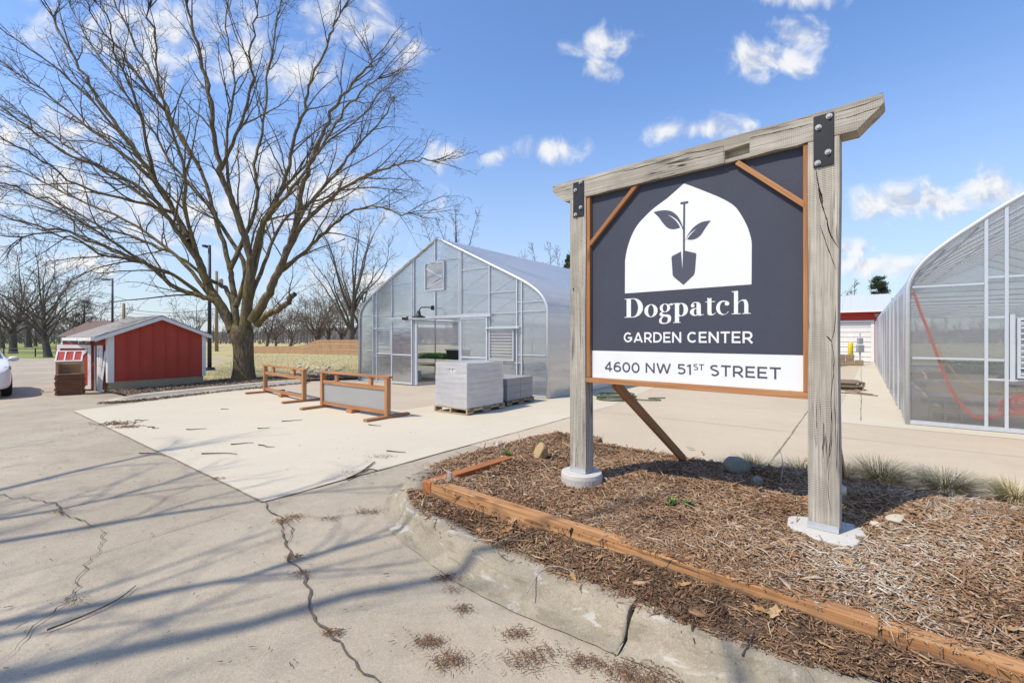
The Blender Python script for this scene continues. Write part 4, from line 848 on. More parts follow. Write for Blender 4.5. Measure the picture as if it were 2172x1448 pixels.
# the big bare tree: limbs follow the photograph's, each with its own depth
TY = 16.4
def tl(L, dy):
    n = len(L); return [np.array(AT(x, y, TY + dy * (i / (n - 1)) ** 1.2)) for i, (x, y) in enumerate(L)]
base = AT(516, 808, TY)
BIG = [
 (tl([(497, 715), (480, 665), (455, 640), (428, 628), (381, 614), (335, 578), (291, 550), (200, 515), (100, 480), (-20, 458)], -1.2), 0.156, .025),
 (tl([(495, 700), (470, 650), (443, 612), (424, 560), (400, 510), (372, 452), (330, 385), (262, 285), (212, 215), (160, 130), (110, 40)], 0.8), 0.211, .03),
 (tl([(440, 600), (415, 545), (375, 490), (330, 425), (250, 370), (150, 332), (60, 270), (-30, 210)], -2.2), 0.120, .022),
 (tl([(500, 680), (487, 627), (470, 605), (440, 590), (380, 545), (300, 510), (200, 470), (100, 420), (-10, 395)], 1.8), 0.110, .022),
 (tl([(503, 690), (495, 620), (488, 570), (470, 500), (450, 440), (425, 360), (380, 290), (345, 210), (300, 120), (250, 20), (225, -50)], 2.4), 0.125, .026),
 (tl([(520, 690), (525, 620), (532, 560), (515, 490), (490, 420), (468, 360), (452, 285), (448, 200), (420, 110), (400, 20), (395, -60)], -1.0), 0.195, .03),
 (tl([(526, 660), (532, 600), (550, 520), (560, 470), (590, 420), (612, 350), (640, 250), (662, 170), (700, 80), (720, 30)], 1.0), 0.148, .025),
 (tl([(535, 680), (560, 640), (585, 590), (605, 540), (625, 480), (640, 400), (670, 320), (705, 240), (760, 165), (790, 130)], -1.8), 0.195, .026),
 (tl([(603, 545), (640, 480), (690, 430), (750, 385), (800, 365), (860, 345), (915, 338)], 1.5), 0.117, .02),
 (tl([(590, 580), (640, 540), (690, 490), (740, 455), (800, 440), (860, 458)], -2.5), 0.092, .018),
 (tl([(615, 510), (650, 440), (710, 370), (760, 310), (820, 240), (840, 200)], 2.6), 0.092, .018),
 (tl([(488, 570), (520, 500), (545, 430), (540, 350), (560, 260), (570, 150), (590, 40), (600, -40)], 3.0), 0.101, .022),
 (tl([(468, 360), (500, 290), (530, 200), (530, 110), (540, 20)], -2.4), 0.078, .02),
 (tl([(372, 452), (330, 440), (260, 420), (180, 400), (90, 340), (10, 300)], -3.2), 0.078, .018),
 (tl([(330, 385), (310, 300), (290, 220), (250, 130), (230, 40)], -2.6), 0.074, .018),
 (tl([(428, 628), (380, 590), (310, 560), (230, 540), (130, 500), (40, 500)], -4.0), 0.083, .018),
 (tl([(424, 560), (395, 450), (390, 350), (350, 240), (335, 130), (320, 20)], -3.4), 0.083, .02),
 (tl([(532, 560), (560, 470), (620, 400), (690, 300), (740, 220), (800, 170)], -4.2), 0.092, .018),
 (tl([(500, 650), (520, 570), (470, 480), (430, 420), (360, 340), (270, 200), (190, 90), (150, 20)], 4.2), 0.110, .02),
 (tl([(530, 640), (560, 560), (600, 470), (660, 430), (740, 400), (830, 400)], 4.4), 0.101, .018),
 (tl([(372, 452), (300, 340), (210, 230), (110, 140), (0, 60)], -1.6), .075, .016), (tl([(330, 385), (240, 310), (130, 225), (30, 150), (-50, 100)], 1.5), .07, .016),
 (tl([(400, 510), (320, 430), (200, 350), (90, 270), (-20, 190)], 3.4), .08, .018), (tl([(425, 360), (360, 250), (270, 130), (200, 40), (170, -30)], -.5), .07, .016),
 (tl([(455, 640), (390, 560), (290, 480), (160, 420), (30, 360), (-40, 340)], 3.6), .09, .018), (tl([(335, 578), (250, 520), (150, 455), (40, 400), (-40, 370)], -3.2), .06, .014),
 (tl([(490, 420), (480, 300), (500, 180), (480, 60), (490, -40)], 1.4), .07, .016), (tl([(560, 470), (610, 390), (700, 300), (780, 235), (830, 170)], 2.8), .07, .016)]
STUB = (tl([(545, 690), (565, 668), (592, 655), (610, 640), (625, 624)], -0.6), .125, .085)
big_spec = [(0.40, 1.2, 3.3, 27, 8, 0.10, 0.004, .20), (0.27, .35, 1.15, 42, 5, 0.20, 0.0, .12), (0.17, .10, .36, 52, 4, 0.28, 0.0, .15)]
tr_ = [(AT(517, 815, TY), .56), (AT(517, 800, TY), .40), (AT(517, 770, TY), .335), (AT(516, 735, TY), .33), (AT(513, 708, TY), .38), (AT(514, 690, TY), .30)]
big_tree = tree('honey_locust_tree', 'large spreading bare tree with mossy trunk beside the red shed', base, BIG + [STUB], tr_, big_spec, M['bark'], M['twig'], 3, minr=.0042)
# a second bare tree stands to the left of the photographer; only its shadow reaches the picture
def plain_tree(name, label, base, h, r, nl, spread_, spec, m1, m2, seed, group=None, fork=0.28, lean=(0, 0), minr=0.0, droop=0.03, updir=0.75, flatk=1.0):
    R = np.random.default_rng(seed); b = np.array(base, float)
    top = b + np.array([lean[0], lean[1], h * fork])
    tr = [(b + np.array([0, 0, -0.15]), r * 1.3), (b + (top - b) * .15, r * 1.02), (b + (top - b) * .6, r * .85), (top, r * .72)]
    limbs = []
    lead = [top, top + np.array([lean[0] * .5 + R.normal(0, .05 * h), R.normal(0, .05 * h), h * .25]), top + np.array([lean[0] + R.normal(0, .08 * h), R.normal(0, .08 * h), h * (1 - fork) * .98])]
    limbs.append((lead, r * .65, max(.02, r * .06)))
    for i in range(nl):
        a = 2 * math.pi * (i + R.uniform(-.3, .3)) / nl; k = R.uniform(0.55, 1.0); s0 = top + (lead[1] - top) * R.uniform(-0.45, 0.9) * (1 if i % 2 else .6)
        out = np.array([math.cos(a) * flatk, math.sin(a), 0]) * spread_ * k; hh = h * (1 - fork) * R.uniform(.35, .9) * updir
        limbs.append(([s0, s0 + out * .28 + np.array([0, 0, hh * .30]), s0 + out * .62 + np.array([0, 0, hh * .68]) + R.normal(0, .03 * h, 3), s0 + out + np.array([0, 0, hh])], r * R.uniform(.3, .5), max(.016, r * .05)))
    return tree(name, label, tuple(base), limbs, tr, spec, m1, m2, seed, group, minr=minr)
off_spec = [(0.5, 1.2, 3.2, 34, 6, 0.11, 0.01, .2), (0.36, .5, 1.3, 44, 4, 0.16, 0.0, .15), (.22, .2, .6, 48, 3, .2, 0, .15)]
plain_tree('bare_tree', 'bare tree standing left of the camera that shades the old pavement', (-10.6, -2.6, 0), 12.5, .50, 20, 7.4, off_spec, M['bark'], M['twig'], 21, fork=.22, updir=0.8)
plain_tree('bare_tree', 'unseen bare tree added behind the camera to thicken the pavement shade', (-6.6, -6.2, 0), 11.5, .42, 18, 6.5, off_spec, M['bark'], M['twig'], 23, fork=.22, updir=0.8)  # added out of view, only to make the pavement shadows denser
# trees of the background, each where the photograph shows it
bg1 = [(0.8, 1.2, 3.2, 38, 6, 0.12, 0.02, .2), (0.55, .5, 1.5, 44, 4, 0.18, 0.01, .15), (0.42, .2, .6, 46, 3, 0.2, 0.0, .2)]
bg2 = [(0.75, 1.2, 3.4, 34, 5, 0.12, 0.03, .2), (0.6, .5, 1.6, 42, 4, 0.18, 0.01, .15), (0.5, .25, .7, 46, 3, 0.2, 0.0, .2)]
def gbase(px, py): p = G(px, py); return (p.x, p.y, 0.0)
BGT = 'bare trees beyond the yard'
def px_h(px, py0, py1): p = G(px, py0); return p.y * (py0 - py1) / F
for (px, py, top, r, nl, spd, spec, m1, m2, seed, lab, fork, lean, md) in [
    (102, 757, 545, .27, 16, 3.9, bg1, 'bark_grey', 'twig_far', 31, 'bare tree with a forked trunk behind the white car', .22, (-.3, 0), .012),
    (28, 749, 545, .32, 14, 6.0, bg1, 'bark_grey', 'twig_far', 32, 'thick dark trunked bare tree at the left edge of the lawn', .25, (0, 0), .013),
    (742, 744, 468, .50, 12, 6.0, bg1, 'bark_grey', 'twig_far', 33, 'tall bare tree behind the picket fence beside the greenhouse', .18, (.2, 0), .013),
    (655, 742, 640, .26, 12, 3.6, bg2, 'bark_grey', 'twig_red', 34, 'reddish brown leaning bare tree behind the low end of the fence', .2, (1.0, 0), .014),
    (613, 741, 645, .22, 11, 3.2, bg2, 'bark_grey', 'twig_red', 35, 'reddish bushy bare tree just right of the mossy trunk', .2, (.4, 0), .014),
    (768, 741, 592, .34, 14, 4.6, bg2, 'bark_grey', 'twig_gold', 36, 'yellowish budding tree against the left curve of the greenhouse', .2, (.3, 0), .015),
    (700, 740, 628, .24, 12, 3.6, bg2, 'bark_grey', 'twig_gold', 37, 'low yellowish budding tree above the middle of the fence', .2, (-.2, 0), .015),
    (410, 738, 642, .22, 10, 3.2, bg2, 'bark_grey', 'twig_far', 38, 'small pale bare tree above the right side of the shed roof', .25, (0, 0), .016),
    (965, 733, 452, .55, 12, 6.5, bg2, 'bark_grey', 'twig_far', 39, 'tall bare tree showing above the greenhouse ridge', .3, (0, 0), .022),
    (1180, 733, 528, .5, 12, 5.5, bg2, 'bark_grey', 'twig_far', 40, 'bare tree top above the greenhouse roof left of the sign', .3, (0, 0), .022),
    (212, 738, 668, .25, 12, 4.2, bg2, 'bark_grey', 'twig_red', 41, 'low reddish bare tree behind the brick house', .25, (0, 0), .02),
    (60, 736, 610, .45, 12, 6.5, bg2, 'twig_far', 'twig_hazed', 42, 'distant bare tree between the two left trunks', .25, (0, 0), .024),
    (1812, 730, 612, .45, 12, 6.0, bg2, 'bark_grey', 'twig_red', 43, 'distant reddish bare tree behind the barn roof', .3, (0, 0), .03),
    (585, 738, 668, .18, 11, 3.4, bg2, 'bark_grey', 'twig_red', 45, 'small brown bare tree low behind the left end of the picket fence', .2, (0, 0), .018),
    (680, 739, 655, .2, 12, 3.8, bg2, 'bark_grey', 'twig_far', 46, 'brown bare thicket tree behind the step of the picket fence', .2, (-.3, 0), .018),
    (722, 738, 640, .22, 12, 4.0, bg2, 'bark_grey', 'twig_gold', 47, 'pale budding tree close left of the tall fence tree', .2, (.2, 0), .018),
    (5, 738, 640, .3, 12, 5.0, bg2, 'twig_far', 'twig_hazed', 48, 'distant bare tree cut by the left edge of the picture', .2, (0, 0), .02),
    (140, 738, 650, .3, 12, 5.0, bg2, 'twig_far', 'twig_hazed', 49, 'distant bare tree right of the forked trunk', .2, (0, 0), .02),
    (75, 734, 668, .3, 12, 6.0, bg2, 'twig_far', 'twig_hazed', 50, 'low far bare tree at the back of the green lawn', .2, (0, 0), .03),
    (565, 740, 650, .2, 10, 3.0, bg2, 'bark_grey', 'twig_far', 44, 'thin dark bare tree close right of the mossy trunk', .3, (.3, 0), .014)]:
    h = px_h(px, py, top); plain_tree('bare_tree', lab, gbase(px, py), h, r, nl, spd, spec, M[m1], M[m2], seed, BGT, fork, lean, md, updir=1.0)
def conifer(label, px, py, top, wpx, m, seed, n=5200, shape=0.8, leafs=1.0, low=0.12):
    b = gbase(px, py); h = px_h(px, py, top); w = b[1] * wpx / F / 2; R = np.random.default_rng(seed)
    t = thing('evergreen_tree', label, 'tree', b, 'evergreen trees in the distance')
    tubes('trunk', [(np.array([[b[0], b[1], -.1], [b[0], b[1], h * .5], [b[0] + .1, b[1], h * .97]]), np.array([.28, .18, .03]))], M['bark_grey'], t)
    C, Q = [], []
    nb = 46; bc = []
    for i in range(nb):
        f = low + (1 - low) * (i / nb) ** 0.9; a = R.uniform(0, 6.28); l = w * (1 - f) ** shape * R.uniform(.55, 1.15) + w * .10
        bc.append((f, a, l))
    for _ in range(n):
        f, a, l = bc[R.integers(nb)]; s = R.uniform(.1, 1) ** 0.7
        p = np.array([b[0] + math.cos(a) * l * s, b[1] + math.sin(a) * l * s, h * f + l * s * R.uniform(-.05, .22)]) + R.normal(0, .055 * w + .05, 3) * np.array([1, 1, .55])
        d = R.normal(0, 1, 3); d /= np.linalg.norm(d); e = np.cross(d, R.normal(0, 1, 3)); e /= np.linalg.norm(e) + 1e-9; k = leafs * R.uniform(.05, .12) * h / 8
        Q += [p - d * k * 1.6 - e * k * .35, p - d * k * 1.6 + e * k * .35, p + d * k * 1.6 + e * k * .2, p + d * k * 1.6 - e * k * .2]; C += [R.random()] * 4
    Q = np.array(Q) - np.array(b); raw_mesh('crown', Q, np.arange(len(Q)).reshape(-1, 4), C, m, t)
conifer('dark green pine crown rising behind the red barn', 1865, 733, 588, 62, M['needle'], 51, shape=.45, low=.55)
conifer('dull green cedar left of the light pole above the brick house', 178, 739, 636, 80, M['needle_brown'], 52, 3000, .5, .8, .3)
conifer('dark evergreen top left of the sign above the greenhouse roof', 1204, 733, 542, 34, M['needle'], 53, 2500, .5, 1.0, .5)
# far woods: a low bare belt on the horizon, one mass
def far_woods():
    R = np.random.default_rng(9); polys = []
    for i in range(900):
        px = R.uniform(-700, 2900); Y = R.uniform(150, 260); b = np.array([(px - CX) / F * Y, Y, 0]); h = R.uniform(4.0, 10.0) * (0.8 + .3 * math.sin(px * .013))
        q = limb(b, (R.normal(0, .1), 0, 1), h, .22, 4, .06, 0.0, R, .3); polys.append(q)
        for _ in range(13):
            s = R.uniform(.15, .95); p = q[0][0] * (1 - s) + q[0][-1] * s; polys.append(limb(p, (R.normal(0, .8), R.normal(0, .3), .8), h * R.uniform(.2, .5), .11, 3, .2, .05, R, .4))
    for i in range(5200):
        px = R.uniform(-700, 2900); Y = R.uniform(105, 150); h = R.uniform(.8, 3.0) * (1.2 + .6 * math.sin(px * .02) * math.sin(px * .007 + 1)); polys.append(limb(((px - CX) / F * Y, Y, -.1), (R.normal(0, .35), 0, 1), h, .10, 3, .15, 0.0, R, .4))
    Vs, Fs, b = [], [], 0
    for P, r in polys:
        # two crossed ribbons stand for each far branch
        for ax in (np.array([1, 0, 0]), np.array([0, 1, 0])):
            k = len(P); V = np.concatenate([P - ax * r[:, None], P + ax * r[:, None]]); Vs.append(V)
            Fs.append(np.array([(b + i, b + k + i, b + k + i + 1, b + i + 1) for i in range(k - 1)])); b += 2 * k
    o = raw_mesh('far_woods', np.concatenate(Vs), np.concatenate(Fs), None, M['twig_hazed']); tag(o, kind='stuff')
far_woods()
def hill():
    mb = MB(); R = random.Random(5); xs = np.linspace(-700, 700, 160); vs = []; fs = []
    for x in xs:
        hgt = 8.3 + 2.0 * math.sin(x * .012 + 1) + 1.2 * math.sin(x * .041) + R.uniform(-.35, .35)
        vs += [(x, 300, -1), (x, 318, hgt), (x, 420, hgt * .6)]
    fs = [(3 * i + j, 3 * i + 3 + j, 3 * i + 4 + j, 3 * i + 1 + j) for i in range(len(xs) - 1) for j in range(2)]
    struct(mb.add(vs, fs).build('hills', plain('far wooded hill', (0.125, 0.105, 0.095), 1.0, 0, .45, .35)))
hill()

# ------------------------------------------------------------------ fences, poles, wires, house
fw = thing('picket_fence', 'long tan wooden picket fence stepping up towards the greenhouse', 'fence', gbase(700, 752))
prof = [(520, 46, 734.5), (560, 45, 734), (630, 44, 733.5), (652, 43.4, 729), (672, 43.0, 720.5), (770, 41.0, 720)]
def fl_(px):
    for (a, ya, ta), (b, yb, tb) in zip(prof, prof[1:]):
        if a <= px <= b:
            k = (px - a) / (b - a); return ya + (yb - ya) * k, ta + (tb - ta) * k
mb = MB(); x = 520.0; last = None; i = 0
while x < 769:
    Y, ty = fl_(x); p = AT(x, ty, Y); w = .112
    mb.box(p.x, p.x + w, Y, Y + .02, 0.03, p.z + .012 * math.sin(i * 2.3)); x += .130 / Y * F; i += 1
mb.build('pickets', M['fence_wood'], fw)
for px in list(range(524, 672, 17)) + list(range(672, 770, 22)):
    Y, ty = fl_(px); p = AT(px, ty, Y); mb = MB(); mb.box(p.x - .06, p.x + .06, Y + .03, Y + .14, 0, p.z - .05); mb.build('post', M['fence_wood'], fw)
mb = MB()
for f in (.25, .62):
    for (a, ya, ta), (b, yb, tb) in zip(prof, prof[1:]):
        p, q = AT(a, ta, ya), AT(b, tb, yb); mb.beam(Vector((p.x, ya + .045, p.z * f + .1)), Vector((q.x, yb + .045, q.z * f + .1)), .04, .09)
mb.build('rails', M['fence_wood'], fw)
mf = thing('rail_fence', 'low dark two rail fence at the edge of the green lawn', 'fence', gbase(75, 757))
pts = [gbase(px, 756.5) for px in (-60, 8, 75, 142, 195)]
for p in pts: mb = MB(); mb.tube([(p[0], p[1], 0), (p[0], p[1], .72)], .045, 8); mb.build('post', M['dark_pole'], mf)
mb = MB()
for z in (.38, .66):
    for a, b in zip(pts, pts[1:]): mb.tube([(a[0], a[1], z), (b[0], b[1], z)], .025, 6)
mb.build('rails', M['dark_pole'], mf)
def light_pole(label, px, pyb, pyt, arm, armx=-1):
    b = gbase(px, pyb); h = px_h(px, pyb, pyt); t = thing('light_pole', label, 'light pole', b, 'tall parking lot light poles')
    mb = MB(); mb.tube([(b[0], b[1], 0), (b[0], b[1], h)], [.095, .065], 12); mb.build('pole', M['dark_pole'], t, smooth=True)
    mb = MB(); mb.tube([(b[0], b[1], 0), (b[0], b[1], .12)], [.25, .22], 12); mb.build('base', M['dark_pole'], t)
    mb = MB(); x0, x1 = sorted((b[0], b[0] + armx * arm * .42)); mb.box(x0, x1, b[1] - .04, b[1] + .04, h - .1, h - .02)
    mb.build('arm', M['dark_pole'], t); mb = MB(); x0, x1 = sorted((b[0] + armx * arm * .4, b[0] + armx * arm)); mb.box(x0, x1, b[1] - .17, b[1] + .17, h - .11, h - .01); mb.build('lamp_head', M['dark_pole'], t)
light_pole('dark light pole with its lamp arm pointing left, behind the shed roof', 238.5, 757, 591, .78)
light_pole('dark light pole right behind the shed, hidden by branches at its top', 444.5, 784, 520, .26)
def util(label, px, pyb, pyt, trans=False):
    b = gbase(px, pyb); h = px_h(px, pyb, pyt); t = thing('utility_pole', label, 'utility pole', b, 'wooden utility poles')
    mb = MB(); mb.tube([(b[0], b[1], 0), (b[0], b[1], h)], [.19, .14], 10); mb.build('pole', M['pole_wood'], t, smooth=True)
    if trans:
        mb = MB(); mb.lathe([(.22, 0), (.26, .05), (.26, .85), (.2, .95)], (b[0] + .45, b[1], h * .80), 14); mb.build('transformer', M['plastic_grey'], t)
    return Vector((b[0], b[1], h))
w0 = util('plain wooden utility pole rising behind the shed ridge', 262.5, 744, 643)
w1 = util('wooden utility pole carrying a grey transformer, left of the mossy trunk', 459.5, 745, 575, True)
def wire(a, b, sag, r, label):
    mb = MB(); mb.tube([a.lerp(b, i / 14) - Vector((0, 0, sag * 4 * (i / 14) * (1 - i / 14))) for i in range(15)], r, 4); tag(mb.build('overhead_wire', M['black_metal'], at=a), label, 'wire', 'overhead wires')
wire(w0 - Vector((0, 0, .6)), w1 - Vector((0, 0, 4.2)), .5, .035, 'overhead wire slung between the two wooden poles')
wire(AT(150, 655, 58), AT(900, 684, 58), .5, .022, 'thin overhead wire crossing behind the big tree')
wire(AT(150, 663, 62), AT(900, 690, 62), .5, .022, 'lowest thin overhead wire above the picket fence')
hs_ = Fr((-58.9, 59.5, -1.25), 12); hb = thing('brick_house', 'small red brick house with brown roof behind the shed door', 'house', hs_(2, 2))
mb = MB(); mb.fbox(hs_, 0, 9.0, 0, 7, 0, 3.0); mb.prism([(0, 3.0), (7, 3.0), (3.5, 4.9)], lambda x, y, d: hs_(d, x, y), 0, 9.0); mb.build('wall', M['brick'], hb)
mb = MB()
for s in (0, 1):
    a = hs_(-.3, -.4 + s * 7.8, 2.95); mb.add([hs_(-.3, -.4 + s * 7.8, 2.98), hs_(9.3, -.4 + s * 7.8, 2.98), hs_(9.3, 3.5, 5.12), hs_(-.3, 3.5, 5.12), hs_(-.3, -.4 + s * 7.8, 2.86), hs_(9.3, -.4 + s * 7.8, 2.86), hs_(9.3, 3.5, 5.0), hs_(-.3, 3.5, 5.0)], [(0, 1, 2, 3), (7, 6, 5, 4), (0, 4, 5, 1), (1, 5, 6, 2), (3, 7, 4, 0)])
mb.build('roof', M['brown_roof'], hb)
mb = MB(); mb.fbox(hs_, 2.9, 4.9, -.06, -.003, 1.2, 2.4); wn = mb.build('window', M['white_paint'], hb)
mb = MB(); mb.fbox(hs_, 3.0, 3.86, -.075, -.062, 1.3, 2.3); mb.fbox(hs_, 3.96, 4.8, -.075, -.062, 1.3, 2.3); mb.build('pane', M['glass_dark'], wn)
mb = MB(); mb.fbox(hs_, -.02, .25, -.06, -.003, 0, 2.85); mb.build('trim', M['white_paint'], hb)
hs2 = Fr((-74, 78, 0), 10); h2 = thing('brick_house', 'distant low brick house between the lawn tree trunks', 'house', hs2(2, 2))
mb = MB(); mb.fbox(hs2, 0, 8, 0, 6, 0, 2.2); mb.build('wall', M['brick'], h2)
mb = MB(); mb.prism([(-.3, 2.2), (6.3, 2.2), (3, 3.8)], lambda x, y, d: hs2(d, x, y), -.3, 8.3); mb.build('roof', M['brown_roof'], h2)
# ------------------------------------------------------------------ greenhouses
def tubeframe(mb, pts, r, n=6): mb.tube(pts, r, n)
def profile(W, half, k=4):
    """half = outline from eave foot to ridge as (inset, z); returns the full arch left to right"""
    q = [tuple(p) for p in catmull(half, k)]; return q + [(W - x, z) for x, z in reversed(q[:-1])]
def top_of(prof, t):
    for (a, za), (b, zb_) in zip(prof, prof[1:]):
        if a <= t <= b and b > a: return za + (zb_ - za) * (t - a) / (b - a)
    return prof[0][1]
W1 = 8.34; R1 = A.inv((0.95, 11.9)); G1 = Fr(A(R1[0] - W1, R1[1]), YAW)       # t from the left corner, d into the depth
half1 = [(0, 2.28), (.04, 2.46), (.17, 2.68), (.42, 2.90), (.86, 3.16), (1.9, 3.66), (3.2, 4.28), (4.17, 4.74)]
P1 = profile(W1, half1); LEN1 = 26.0
gh = thing('greenhouse', 'translucent gothic arch greenhouse with open sliding door behind the block pallets', 'greenhouse', G1(W1 / 2, 0))
cx_ = lambda x, y: G1.ray(740 + x / 3.447, 480 + y / 3.447)
def sheet_wall(G_, prof, bays, d0, th):
    mb = MB()
    for t0, t1, z0, z1 in bays:
        if z1 is None:
            tp = [(t, z) for t, z in prof if t0 < t < t1]
            poly = [(t0, z0), (t1, z0), (t1, top_of(prof, t1))] + tp[::-1] + [(t0, top_of(prof, t0))]
        else: poly = [(t0, z0), (t1, z0), (t1, z1), (t0, z1)]
        o = len(mb.v); mb.prism(poly, lambda x, y, d: G_(x, d, y), d0, d0 + th)
        for i in range(o, len(mb.v)):
            p = Vector(mb.v[i]); t, d = G_.inv(p); mb.g[i] = (t, d, p.z)
    return mb
tL0, tL1, tD0, tC, tD1, tR0, tR1, tR2 = [cx_(x, 800)[0] for x in (183, 320, 470, 635, 826, 1032, 1233, 1268)]
zH = 2.16; lv = [cx_(205, 790), cx_(315, 970)]; rv = [cx_(1035, 768), cx_(1215, 995)]; gv_ = [cx_(565, 268), cx_(706, 488)]
la, lb = tL0 + .22, tL1; ra, rb = tR0, rv[1][0]; lz0, lz1 = 1.0, 1.86; rz0, rz1 = 0.95, 1.82
ga, gb = gv_[0][0], gv_[1][0]; gz0, gz1 = 3.08, 3.98
bays = [(0.03, la, .06, None), (la, lb, .06, lz0), (la, lb, lz1, None), (lb, tD0, zH, None), (tD0, ga, zH, None), (ga, gb, zH, gz0), (ga, gb, gz1, None), (gb, tD1, zH, None),
        (tD1, tR0, zH, None), (tR0, rb, .06, rz0), (tR0, rb, rz1, None), (rb, W1 - .03, .06, None)]
for k, b in enumerate(bays): pass
sheet_wall(G1, P1, bays, 0.0, .008).build('end_wall', M['poly'], gh)
# sliding door leaves, parked either side of the opening in front of the wall
for t0, t1 in ((tL1 + .03, tD0 + .05), (tD1 + .02, tR0 - .03)):
    mb = sheet_wall(G1, P1, [(t0, t1, .05, zH + .02)], -.075, .01); dl = mb.build('door_leaf', M['poly'], gh)
    fm = MB()
    for a, b, c, d in ((t0, t0 + .05, .03, zH + .04), (t1 - .05, t1, .03, zH + .04), (t0 + .05, t1 - .05, .03, .09), (t0 + .05, t1 - .05, zH - .02, zH + .04), (t0 + .05, t1 - .05, .98, 1.03)): fm.fbox(G1, a, b, -.095, -.055, c, d)
    fm.build('door_frame', M['alu'], dl)
for t in (tL0, tL0 + .22, tL1, tD0, tD0 + .07, tC, tD1 - .07, tD1, tR0, tR1, tR2):
    z0 = zH if abs(t - tC) < .01 else 0.0
    mb = MB(); mb.fbox(G1, t - .018, t + .018, -.045, -.001, z0, top_of(P1, t) - .02)
    if abs(t - tC) < .01: mb = MB(); mb.fbox(G1, t - .02, t + .02, -.045, -.001, gz1 + .03, top_of(P1, t) - .02); mb.build('stud', M['alu'], gh); mb = MB(); mb.fbox(G1, t - .02, t + .02, -.045, -.001, zH + .13, gz0 - .03)
    mb.build('stud', M['alu'] if t > tD0 else M['steel'], gh)
mb = MB(); mb.fbox(G1, tL1, tR0, -.052, -.046, zH - .0, zH + .10); mb.fbox(G1, tL1 - .1, tR0 + .1, -.115, -.10, zH + .03, zH + .12); mb.build('door_header', M['steel'], gh)
mb = MB(); mb.fbox(G1, tD0 + .10, tD0 + .20, -.02, .03, .02, zH); mb.build('door_jamb', M['alu'], gh)
for (t0, t1, z) in ((0.04, tL0, 2.36), (tL0, tL1, 2.36), (tL1, tD0, 2.36), (tL1, tD0, 3.42), (tC, tD1, 4.02), (tD1, tR0, 3.62), (tR0, tR1, 2.88), (tR1, W1 - .04, 2.56), (tD1, tR0, 2.30), (tR0, tR1, 2.28), (tR1, W1 - .04, 2.30), (tR1, W1 - .04, 1.12), (rb - .3, tR2, .90), (tL0, tL1, .94), (.04, tL0, 1.12), (tL0, tL1, 1.93), (ra, tR2, 1.90)):
    if t1 <= t0: continue
    mb = MB(); mb.fbox(G1, t0 + .022, t1 - .022, -.035, -.0015, z - .010, z + .010); mb.build('girt', M['alu'] if z < 2 else M['steel'], gh)
for t0, t1 in ((0, tD0), (tD1, W1)): mb = MB(); mb.fbox(G1, t0, t1, -.03, .05, 0, .055); mb.build('base_rail', M['steel'], gh)
def vent(t0, t1, z0, z1, n, open_=0.6, brace=False):
    mb = MB()
    for a, b, c, d in ((t0, t0 + .035, z0, z1), (t1 - .035, t1, z0, z1), (t0 + .035, t1 - .035, z0, z0 + .035), (t0 + .035, t1 - .035, z1 - .035, z1)): mb.fbox(G1, a, b, -.075, .012, c, d)
    v = mb.build('louvre_vent', M['alu'], gh); mb = MB()
    for i in range(n):
        z = z0 + .06 + (z1 - z0 - .10) * i / (n - 1); mb.hexa([G1(t0 + .03 if not i_ & 1 else t1 - .03, -.085 if not i_ & 2 else -.02, z + (.004 if i_ & 4 else 0) + (-.006 if not i_ & 2 else .008)) for i_ in range(8)], (.9, .06, .004))
    mb.build('slats', M['alu'], v)
    if brace:
        mb = MB(); mb.beam(G1(t0 + .12, -.09, z1 - .18), G1(t1 - .05, -.09, z1 - .52), .03, .02, up=G1.v); mb.beam(G1(t0 + .15, -.09, z0 + .1), G1(t1 - .05, -.09, z0 + .32), .03, .02, up=G1.v); mb.beam(G1(t0 + .1, -.085, z1 - .2), G1(t0 + .38, -.085, z1 - .06), .03, .02, up=G1.v); mb.build('linkage', M['alu'], v)
vent(la, lb - .02, lz0, lz1, 11); vent(ra + .01, rb, rz0, rz1, 10); vent(ga, gb, gz0, gz1, 12, brace=True)
mb = MB(); mb.fbox(G1, ra - .06, rb + .22, -.14, -.02, rz1 + .02, rz1 + .06); mb.build('drip_rail', M['alu'], gh); mb = MB(); mb.fbox(G1, la - .1, lb, -.10, -.02, lz1 + .02, lz1 + .05); mb.build('drip_rail', M['alu'], gh)
# hoops, purlins, film
def hoop(mb, G_, prof, d, r, foot=True):
    pts = ([G_(prof[0][0], d, 0)] if foot else []) + [G_(t, d, z) for t, z in prof] + ([G_(prof[-1][0], d, 0)] if foot else [])
    mb.tube(pts, r, 8)
mb = MB(); hoop(mb, G1, P1, -.03, .042); mb.build('end_arch', M['alu'], gh, smooth=True)
mb = MB()
for i in range(1, 15): hoop(mb, G1, [(min(max(t, .06), W1 - .06), z - .06) for t, z in P1], i * LEN1 / 14, .028)
mb.build('hoops', M['steel'], gh, smooth=True)
mb = MB()
for f in (.0, .10, .22, .34, .45, .55, .66, .78, .90, 1.0):
    t, z = P1[int(f * (len(P1) - 1))]; t = min(max(t, .08), W1 - .08); mb.tube([G1(t, .05, z - .1), G1(t, LEN1, z - .1)], .017, 6)
for z in (.7, 1.3): mb.tube([G1(.07, .05, z), G1(.07, LEN1, z)], .017, 6); mb.tube([G1(W1 - .07, .05, z), G1(W1 - .07, LEN1, z)], .017, 6)
mb.build('purlins', M['steel'], gh, smooth=True)
